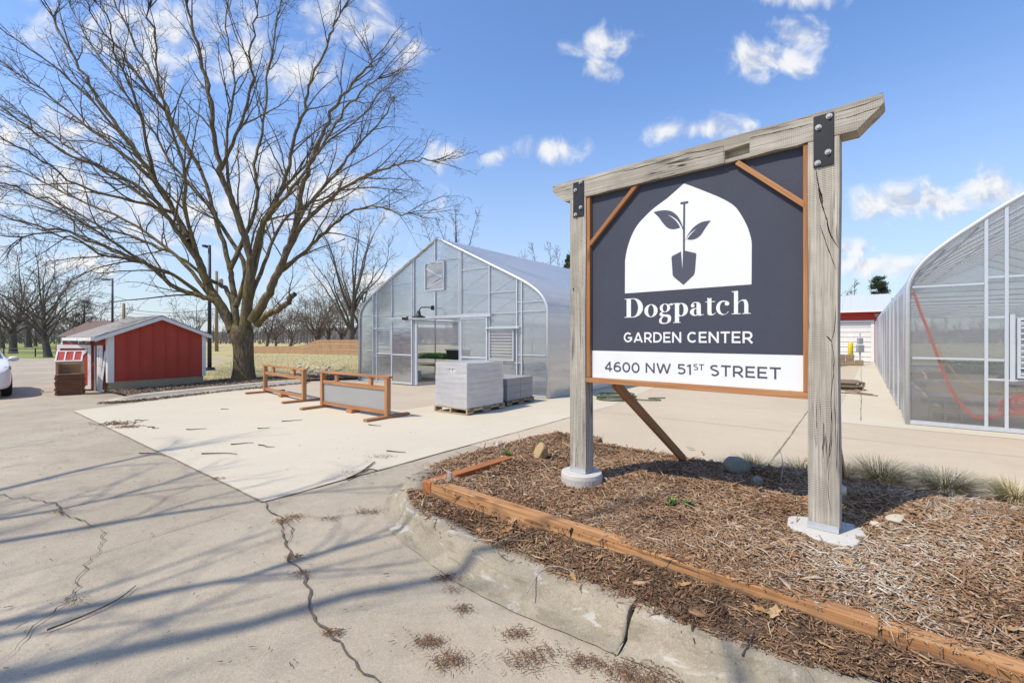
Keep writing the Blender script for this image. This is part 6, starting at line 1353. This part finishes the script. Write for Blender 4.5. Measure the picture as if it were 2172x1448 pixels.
for (x0, z0, x1, z1) in ((209, 0.1, 214, 1.25), (213, .1, 221, 1.2), (207, .05, 211, 1.3)):
    p0, p1 = AT(x0, 800, 13.2), AT(x1, 800, 13.3); c = Vector((p0.x, p0.y, 0)); mb = MB(); mb.beam(Vector((p0.x, p0.y, 0.02)), Vector((p1.x, p1.y + .05, z1)), .05, .02, up=(0, 1, 0)); tag(mb.build('white_board', M['white_paint'], at=c), 'narrow white board leaning in the open shed doorway', 'board', 'white boards leaning in the shed doorway')
TS = Fr(G(149, 837), -34); TS.o.z = 0
for i in range(9):
    mb = MB(); z = .004 + i * .062; j = .012 * math.sin(i * 2.4); k = .008 * math.cos(i * 1.7); x0, x1 = -.30 + j, .24 + j
    mb.fbox(TS, x0, x1, k, .46 + k, z, z + .012)
    for a, b, c, d in ((x0, x1, k, .018 + k), (x0, x1, .442 + k, .46 + k), (x0, x0 + .018, .0185 + k, .4415 + k), (x1 - .018, x1, .0185 + k, .4415 + k)): mb.fbox(TS, a, b, c, d, z + .0125, z + .048)
    for xx in (x0 - .012, x1 - .03): mb.fbox(TS, xx, xx + .042, -.014 + k, -.0005 + k, z + .0, z + .058)
    tag(mb.build('wooden_tray', M['brown_wood'], at=TS(0, .2, z)), 'brown wooden tray in the stack in front of the red shed door', 'tray', 'stacked brown wooden trays')
bx = thing('nesting_box', 'small wooden box with red and white sloping lid on top of the tray stack', 'wooden box', TS(0, .2, .57))
mb = MB(); z = .565
for a, b, c, d, e, f in ((-.28, .22, .02, .04, z, z + .02), (-.28, .22, .02, .035, z + .28, z + .36), (-.28, -.26, .041, .40, z, z + .36), (.20, .22, .041, .40, z, z + .36), (-.28, .22, .385, .40, z, z + .36)): mb.fbox(TS, a, b, c, d, e, f)
mb.build('box', M['pallet_wood'], bx); mb = MB(); mb.fbox(TS, -.258, .198, .041, .384, z + .003, z + .02); mb.build('floor', M['brown_wood'], bx)
lid = lambda t, s, o: TS(t, -.02 + .22 * s, z + .365 + .27 * s) + (TS.v * -.78 + Vector((0, 0, .63))) * o
mb = MB(); mb.hexa([lid((-.30, .24)[i & 1], (i >> 1) & 1, .012 * ((i >> 2) & 1)) for i in range(8)], (.54, .35, .012)); ld = mb.build('lid', M['red_bright'], bx)
mb = MB()
for a, b in ((-.31, -.275), (-.13, -.10), (.05, .08), (.215, .25)): mb.hexa([lid((a, b)[i & 1], (-.02, 1.02)[(i >> 1) & 1], .0125 + .012 * ((i >> 2) & 1)) for i in range(8)], (.03, .35, .012))
for a, b in ((-.03, .06), (.94, 1.03)):
    for t0, t1 in ((-.2745, -.1305), (-.0995, .0495), (.0805, .2145)): mb.hexa([lid((t0, t1)[i & 1], (a, b)[(i >> 1) & 1], .0125 + .011 * ((i >> 2) & 1)) for i in range(8)], (.14, .03, .012))
mb.build('slats', M['white_paint'], ld)

# car: body lofted from cross-sections, only its front corner is inside the frame
cf = Fr((-13.12, 12.0, 0), -51)                # corner of the bumper that shows; t runs to the picture's left, d to the rear
def C(t, d, z): return cf.o + cf.u * t + cf.v * d + Vector((0, 0, z))
car = thing('parked_car', 'white hatchback parked at the left edge, only its front corner showing', 'car', C(-.9, 2.1, 0))
st = [(0.0, .55, .24, .42, .60, .62), (.06, .76, .22, .45, .66, .70), (.22, .86, .20, .48, .74, .80), (.55, .90, .20, .52, .84, .90), (1.0, .905, .20, .55, .90, .97), (1.25, .905, .20, .56, .93, 1.02), (1.45, .905, .20, .56, .95, 1.12), (1.85, .905, .2, .56, .97, 1.36), (2.2, .905, .2, .56, .98, 1.45), (2.9, .905, .2, .56, 1.0, 1.47), (3.5, .90, .22, .58, 1.02, 1.42), (4.0, .86, .25, .6, 1.02, 1.15), (4.3, .78, .30, .6, .95, 1.0)]
vs = []; cm_ = -.91
for d, hw, z0, z1, zb_, zr_ in st:
    rw = hw * (.97 if zr_ - zb_ < .12 else .90 if zr_ < 1.2 else .70)
    ringp = [(0, z0), (hw * .85, z0), (hw * .985, z0 + .06), (hw, z1), (hw * .985, zb_ - .06), (hw * .95, zb_), (rw, max(zr_ - .04, zb_ + .005)), (rw * .82, zr_), (0, zr_ + .015)]
    ringp = ringp + [(-x, z) for x, z in reversed(ringp[1:-1])]
    vs += [C(cm_ + x, d + (.10 * (abs(x) / .9) ** 3 if d < .3 else 0), z) for x, z in ringp]
nr = 16; fs = [(i * nr + j, i * nr + (j + 1) % nr, (i + 1) * nr + (j + 1) % nr, (i + 1) * nr + j) for i in range(len(st) - 1) for j in range(nr)] + [tuple(range(nr - 1, -1, -1)), tuple((len(st) - 1) * nr + j for j in range(nr))]
mb = MB().add(vs, fs); body = mb.build('body', M['car_paint'], car, smooth=True, sub=2)
mb = MB(); mb.add([C(cm_ + s * x, d, z) for d, x, z in ((1.22, .74, 1.05), (1.95, .60, 1.42)) for s in (-1, 1)], [(0, 1, 3, 2)]); mb.build('windscreen', M['glass_dark'], car)
mb = MB(); mb.add([C(cm_ + x, d, z) for d, x, z in ((1.5, .868, 1.02), (3.7, .86, 1.05), (3.3, .69, 1.37), (2.1, .69, 1.37))], [(0, 1, 2, 3)]); mb.build('side_window', M['glass_dark'], car)
def lampshape(name, L, m):
    mb = MB(); mb.prism(L, lambda x, y, d: C(cm_ + x, .045 + .36 * max(0, (x - .35) / .55) ** 2.0 + d + .55 * max(0, y - .60), y), -.02, .10); return mb.build(name, m, car, bev=.012)
lampshape('headlight', [(.50, .66), (.62, .63), (.80, .66), (.885, .75), (.87, .82), (.76, .81), (.62, .74)], M['lens'])
lampshape('headlight', [(-.50, .66), (-.62, .63), (-.80, .66), (-.885, .75), (-.87, .82), (-.76, .81), (-.62, .74)][::-1], M['lens'])
lampshape('fog_lamp', [(.58, .29), (.78, .29), (.82, .40), (.70, .47)], M['plastic_black']); lampshape('grille', [(-.5, .25), (.5, .25), (.55, .42), (.4, .50), (-.4, .50), (-.55, .42)], M['plastic_black'])
for s in (-1, 1):
    mb = MB(); vs = []
    for i in range(7):
        ph = -math.pi / 2 + math.pi * i / 6
        for j in range(12): a = 2 * math.pi * j / 12; vs.append(C(cm_ + s * (.985 + .12 * math.cos(ph) * math.cos(a)) + 0, 1.55 + .075 * math.sin(ph), .985 + .075 * math.cos(ph) * math.sin(a)))
    mb.add(vs, [(i * 12 + j, i * 12 + (j + 1) % 12, (i + 1) * 12 + (j + 1) % 12, (i + 1) * 12 + j) for i in range(6) for j in range(12)]); mb.beam(C(cm_ + s * .86, 1.55, .95), C(cm_ + s * .95, 1.55, .965), .06, .035); mb.build('mirror', M['car_paint'], car, smooth=True)
    for d in (.85, 3.45):
        wh = MB(); n = 28
        ringw = lambda r, x: [C(cm_ + s * x, d + r * math.cos(2 * math.pi * k / n), .315 + r * math.sin(2 * math.pi * k / n)) for k in range(n)]
        L = [ringw(.20, .895), ringw(.29, .905), ringw(.315, .885), ringw(.315, .72), ringw(.2, .70)]; wh.add([p for l in L for p in l], [(i * n + k, i * n + (k + 1) % n, (i + 1) * n + (k + 1) % n, (i + 1) * n + k) for i in range(4) for k in range(n)]); w_ = wh.build('wheel', M['rubber'], car, smooth=True)
        rm = MB(); rm.add(ringw(.205, .893) + [C(cm_ + s * .885, d, .315)], [(k, (k + 1) % n, n) for k in range(n)]); rm.build('rim', M['steel'], w_)

# ------------------------------------------------------------------ small things: hose, stones, grasses, weeds, leaves, twigs
hc = G(1303, 846); mb = MB(); R = random.Random(3)
for k in range(7):
    r = .36 + .05 * R.random(); o = Vector((R.uniform(-.1, .1), R.uniform(-.08, .08), .02 + .018 * k)); mb.tube([hc + o + Vector((r * 1.25 * math.cos(a * .3927), r * math.sin(a * .3927), .012 * math.sin(a + k))) for a in range(17)], .015, 6)
mb.tube([Vector(p) for p in catmull([hc + Vector((.4, -.1, .02)), hc + Vector((.8, -.35, .018)), hc + Vector((1.1, -.3, .018)), hc + Vector((.9, .05, .018)), hc + Vector((1.35, .1, .018))], 6)], .015, 6)
tag(mb.build('garden_hose', M['green_hose'], at=hc, smooth=True), 'dark green hose lying coiled on the yard behind the left sign post', 'hose')
def stone(label, p, s, m, seed, group=None, sub=3, name='stone'):
    import bmesh
    bm = bmesh.new(); bmesh.ops.create_icosphere(bm, subdivisions=sub, radius=1.0); R = np.random.default_rng(seed); k = R.normal(0, 1, (7, 3)); ph = R.uniform(0, 6.28, 7)
    pl = R.normal(0, 1, (9, 3)); pl /= np.linalg.norm(pl, axis=1)[:, None]; ds = R.uniform(.48, .82, 9)
    for v in bm.verts:
        c = np.array(v.co)
        for n_, d_ in zip(pl, ds):
            e = c.dot(n_) - d_
            if e > 0: c = c - n_ * e * .85
        c *= 1 + .05 * sum(math.sin(2.2 * k[i].dot(c) + ph[i]) for i in range(7)) / 2.6
        v.co = Vector((c[0] * s[0], c[1] * s[1], c[2] * s[2]))
    me = bpy.data.meshes.new(name); bm.to_mesh(me); bm.free(); o = link_mesh(name, me, m, None, p); o.rotation_euler = (0, 0, R.uniform(0, 6)); tag(o, label, 'stone', group); return o
def onm(px, py, dz=0.0):
    z = .2
    for _k in range(6): p = G(px, py, z); z = hmulch(p.x, p.y)
    p = G(px, py, z); return Vector((p.x, p.y, z + dz))
ST_ = 'stones on the mulch bed'
p = onm(1572, 1004); stone('round grey boulder in the shadow behind the sign', p + Vector((0, .05, .06)), (.15, .13, .105), M['rock'], 1, ST_)
p = onm(1147, 972); stone('upright tan stone at the left rear of the bed', p + Vector((0, 0, .06)), (.085, .08, .125), M['rock_tan'], 2, ST_)
p = onm(1606, 1024); stone('small blue grey pebble in front of the boulder', p + Vector((0, 0, .02)), (.05, .05, .045), M['rock'], 3, ST_, 2)
p = onm(1783, 1050); stone('pale stone half hidden right of the near post', p + Vector((0, 0, .03)), (.06, .06, .075), M['rock_pale'], 4, ST_, 2)
p = onm(1900, 1104); stone('flat cream stone on the mulch right of the near footing', p + Vector((0, 0, .012)), (.12, .06, .025), M['rock_pale'], 5, ST_, 2)
p = onm(1855, 1113); stone('small flat white stone just right of the near footing', p + Vector((0, 0, .008)), (.06, .045, .02), M['rock_pale'], 6, ST_, 2)
p = onm(1055, 948); stone('tiny white stone at the left rear edge of the mulch', p + Vector((0, 0, .02)), (.03, .03, .04), M['footing'], 7, ST_, 2)
p = onm(1285, 1018); stone('tiny pale stone beside the far footing', p + Vector((0, 0, .012)), (.03, .03, .025), M['rock_pale'], 8, ST_, 2)
R = np.random.default_rng(6)
for i in range(34):
    q = G(R.uniform(625, 700), R.uniform(772, 806)); s = R.uniform(.07, .16); stone('pale river stone in the heap behind the open rack', Vector((q.x, q.y, s * .5)), (s, s * .8, s * .65), M['rock_pale'], 20 + i, 'pale stones heaped behind the open rack', 1)
def clump(label, p, rad, hgt, n, m, seed, group, name='ornamental_grass', lean=1.0, w=.0035):
    R = np.random.default_rng(seed); Q = []; C = []; Fc = []; b = 0
    for _ in range(n):
        a = R.uniform(0, 6.28); r0 = rad * .42 * math.sqrt(R.random()); d = np.array([math.cos(a), math.sin(a), 0]); l = hgt * R.uniform(.6, 1.15); o = R.uniform(.1, 1.0) * lean * (1.0 + .3 * math.sin(a * 2 + seed))
        p0 = np.array([d[0] * r0, d[1] * r0, 0]); sd_ = np.array([-d[1], d[0], 0]); rn = R.random(); L = []
        for k in range(5):
            s = k / 4; q = p0 + d * (rad * o * s ** 1.3) + np.array([0, 0, l * (s - .42 * o * s * s)]) + R.normal(0, .004, 3); ww = w * (1 - .8 * s); L.append((q - sd_ * ww, q + sd_ * ww))
        for x, y in L: Q += [x, y]; C += [rn, rn]
        Fc += [(b + 2 * k, b + 2 * k + 1, b + 2 * k + 3, b + 2 * k + 2) for k in range(4)]; b += 10
    o = raw_mesh(name, np.array(Q), np.array(Fc), C, m); o.location = p; ORG[o.name] = Vector(p); tag(o, label, 'grass clump' if name != 'weed' else 'weed', group); return o
OG = 'fescue clumps along the rear of the bed'
for px, py, r, h, n, m, lab in ((1592, 992, .25, .16, 420, 'blade', 'small grey green grass clump behind the boulder'), (1700, 1003, .26, .17, 420, 'blade', 'grey green grass clump left of the near post'), (1868, 1014, .34, .24, 620, 'blade', 'tall spiky grey grass clump right of the near post'),
                            (2005, 1034, .33, .20, 620, 'blade', 'wide flopped grey grass clump along the rear timber'), (2155, 1056, .27, .20, 460, 'blade_gold', 'straw yellow grass clump at the right edge'), (1790, 1006, .2, .14, 260, 'blade', 'small grey grass clump hidden behind the near post')):
    q = G(px, py, .03); clump(lab, Vector((q.x, q.y, .02)), r * 1.2, h * 1.05, int(n * 1.3), M[m], px, OG, lean=1.25)
WG = 'small green weeds in the mulch'
for px, py, r, lab in ((1425, 1074, .05, 'bright green sprout left of the pair in front of the sign'), (1460, 1076, .042, 'bright green sprout right of the pair in front of the sign'), (1150, 944, .06, 'tuft of green blades behind the tan stone'), (1075, 968, .09, 'thin green weed at the left rear of the bed'), (922, 1052, .05, 'tuft of green weed at the timber corner')):
    q = onm(px, py)
    if px in (1425, 1460):
        R = np.random.default_rng(px); Q = []; C = []; Fc = []; b = 0
        for _ in range(34):
            a = R.uniform(0, 6.28); d = np.array([math.cos(a), math.sin(a), R.uniform(.2, 1.0)]); d /= np.linalg.norm(d); s = np.cross(d, [0, 0, 1]); s /= np.linalg.norm(s); k = R.uniform(.012, .022); c = np.array([0, 0, .01]) + d * R.uniform(.01, r) + np.array([0, 0, R.uniform(0, .035)])
            Q += [c - d * k, c + s * k * .62, c + d * k, c - s * k * .62]; C += [R.random()] * 4; Fc.append((b, b + 1, b + 2, b + 3)); b += 4
        o = raw_mesh('weed', np.array(Q), np.array(Fc), C, M['weed']); o.location = q; tag(o, lab, 'weed', WG)
    else: clump(lab, q, r, r * 1.3, 60, M['weed'], px, WG, 'weed', .7, .004)
def dead_leaf(p, size, seed, label, group):
    R = np.random.default_rng(seed); n = 18; Q = [(0, 0, 0)]; out = []
    for i in range(n):
        a = 2 * math.pi * i / n; r = size * (.62 + .38 * abs(math.cos(a))) * (1 + .32 * (1 if i % 3 == 1 else -.5) * (abs(math.sin(a)) > .2)); out.append((r * math.cos(a), r * .62 * math.sin(a)))
    Q = [(x, y, .22 * abs(y) * R.uniform(.3, 1.6) + .12 * abs(x) * R.uniform(0, 1.2)) for x, y in [(0, 0)] + out]
    o = raw_mesh('dead_leaf', np.array(Q), np.array([(0, 1 + i, 1 + (i + 1) % n) for i in range(n)]), [R.random()] * (n + 1), M['dead_leaf']); o.location = p + Vector((0, 0, .012)); o.rotation_euler = (R.normal(0, .35), R.normal(0, .35), R.uniform(0, 6.28)); tag(o, label, 'leaf', group)
lv_ = [(1637, 1035, .055), (1610, 1296, .045), (1642, 1303, .05), (1590, 1272, .045), (1450, 1244, .04), (1455, 1170, .05), (1745, 1370, .04), (1000, 1106, .035), (1083, 1110, .055), (1075, 1128, .05), (1215, 1225, .035), (1100, 975, .045), (1160, 1008, .03), (1465, 952, .05), (1490, 962, .05), (1705, 1060, .05), (1880, 1060, .06), (1930, 1050, .05), (2090, 1062, .07), (2130, 1058, .06), (1710, 975, .05), (1800, 1195, .045), (1940, 1090, .05), (2150, 1340, .05)]
for i, (px, py, s) in enumerate(lv_): dead_leaf(onm(px, py), s, i, 'curled tan dead leaf lying on the sign bed mulch', 'dead leaves on the mulch')
def stick(label, pts, r, group, m=None, cat='twig'):
    mb = MB(); P = [Vector(p) for p in catmull(pts, 4)]; n = len(P); mb.tube([p + Vector((0, 0, r * .9)) for p in P], [r * (1 - .6 * i / n) for i in range(n)], 5); tag(mb.build('twig', m or M['twig'], at=P[0], smooth=True), label, cat, group)
R = np.random.default_rng(12); TG = 'small twigs on the pale slab'
for px, py, l in ((322, 964, .45), (325, 907, .30), (417, 910, .32), (514, 941, .30), (565, 946, .33), (465, 963, .50), (477, 868, .22), (620, 892, .36), (795, 902, .30), (300, 891, .22), (560, 908, .2), (840, 958, .3), (700, 845, .2)):
    c = G(px, py); a = R.uniform(-.5, .5); d = Vector((math.cos(a), math.sin(a), 0)); s = Vector((-d.y, d.x, 0)); stick('small dark twig lying on the pale concrete slab', [c - d * l / 2, c - d * l / 6 + s * R.normal(0, .03), c + d * l / 6 + s * R.normal(0, .04), c + d * l / 2], .009, TG)
L = [G(*p) for p in ((100, 1337), (150, 1318), (200, 1297), (250, 1272), (288, 1243))]; stick('long thin bent twig across the cracked old pavement at lower left', L, .006, None)
L = [G(*p) for p in ((735, 1017), (765, 1003), (790, 984), (795, 980))]; stick('forked grey twig on the slab edge left of the kerb', L, .012, None); L = [G(*p) for p in ((770, 1002), (785, 996), (800, 998))]; stick('short twig lying against the forked twig by the kerb', L, .009, None)
L = [onm(1117, 1240, .0) + Vector((0, -.05, -.02)), onm(1150, 1216, .02), onm(1185, 1212, .03), onm(1222, 1222, .012)]; stick('pale bent stalk drooping over the kerb edge', L, .004, 'dry stalks', M['old_wood'])
L = [onm(1575, 1392, .0), onm(1590, 1370, .01), onm(1600, 1345, .012)]; stick('dark stick in the mulch by the near kerb', L, .006, 'dry stalks')
L = [onm(1655, 1030, .0), onm(1660, 1000, .12), onm(1645, 980, .25)]; stick('thin pale bent stem left of the near post', L, .004, 'dry stalks', M['old_wood'])
R = np.random.default_rng(14)
for px, py in ((1970, 1075), (1990, 1078), (2010, 1070), (2080, 1095), (2095, 1092), (2105, 1105), (2120, 1112), (1960, 1082)):
    c = onm(px, py); stick('cut straw coloured plant stub at the right rear of the bed', [c, c + Vector((R.normal(0, .02), R.normal(0, .02), .04)), c + Vector((R.normal(0, .05), R.normal(0, .03), .085))], .006, 'cut plant stubs', M['rack_wood'] if 0 else M['old_wood'], 'stub')
# island litter and the lawn's edge
ISL = [(-9.75, 11.6), (-9.25, 12.8), (-8.6, 14.1), (-8.1, 15.2), (-7.4, 16.6), (-5.4, 17.6), (-5.9, 19.0), (-8.5, 18.6), (-10.6, 16.8), (-10.6, 14.9), (-11.6, 13.1), (-10.4, 12.3)]
flat('island_soil', ISL, .045, M['soil'])
n = 9000; q = sample(n, ISL, (-12, -5, 11.4, 19.2)); 
o = chips_mesh('leaf_litter', np.column_stack([q, nrg.uniform(.048, .085, n)]), nrg.gamma(3, .022, n) + .02, nrg.uniform(.01, .03, n), nrg.uniform(.004, .01, n), nrg.uniform(0, 6.28, n), nrg.normal(0, .3, n), nrg.normal(0, .5, n), nrg.random(n), M['litter'], nrg.normal(0, .4, n)); tag(o, kind='stuff')
n = 900; f = nrg.random(n); s = np.array([np.interp(f * 6, range(7), [p[k] for p in IT]) for k in (0, 1)]).T + np.column_stack([nrg.uniform(.05, .40, n), -nrg.uniform(0, .2, n)])
o = chips_mesh('gutter_litter', np.column_stack([s, nrg.uniform(.004, .03, n)]), nrg.gamma(3, .02, n) + .02, nrg.uniform(.008, .022, n), nrg.uniform(.004, .008, n), nrg.uniform(0, 6.28, n), nrg.normal(0, .3, n), nrg.normal(0, .5, n), nrg.random(n) * .6, M['litter'], nrg.normal(0, .4, n)); tag(o, kind='stuff')
LAWN = [(-10.9, 15.2), (-8.4, 18.8), (-5.3, 19.2), A(-15.0, 12), A(-15.0, 36), (-2, 41), (-26, 41), (-20.5, 33.5), (-14.5, 21)]
n = 24000; q = sample(n, LAWN, (-28, 4, 14, 42), lambda X, Y: np.clip((17 / np.hypot(X, Y)) ** 2, .08, 1)); bl_ = []; a = nrg.uniform(0, 6.28, n); h_ = nrg.uniform(.025, .06, n); w = .006 * np.clip(np.hypot(q[:, 0], q[:, 1]) / 14, 1, 3)
p0 = np.column_stack([q, np.full(n, -.02)]); e = np.column_stack([np.cos(a), np.sin(a), np.zeros(n)]); tip = p0 + np.column_stack([nrg.normal(0, .03, n), nrg.normal(0, .03, n), h_])
V = np.stack([p0 - e * w[:, None], p0 + e * w[:, None], tip], 1).reshape(-1, 3); o = raw_mesh('lawn_grass', V, np.arange(3 * n).reshape(-1, 3), np.repeat(nrg.random(n), 3), M['lawn']); tag(o, kind='stuff')
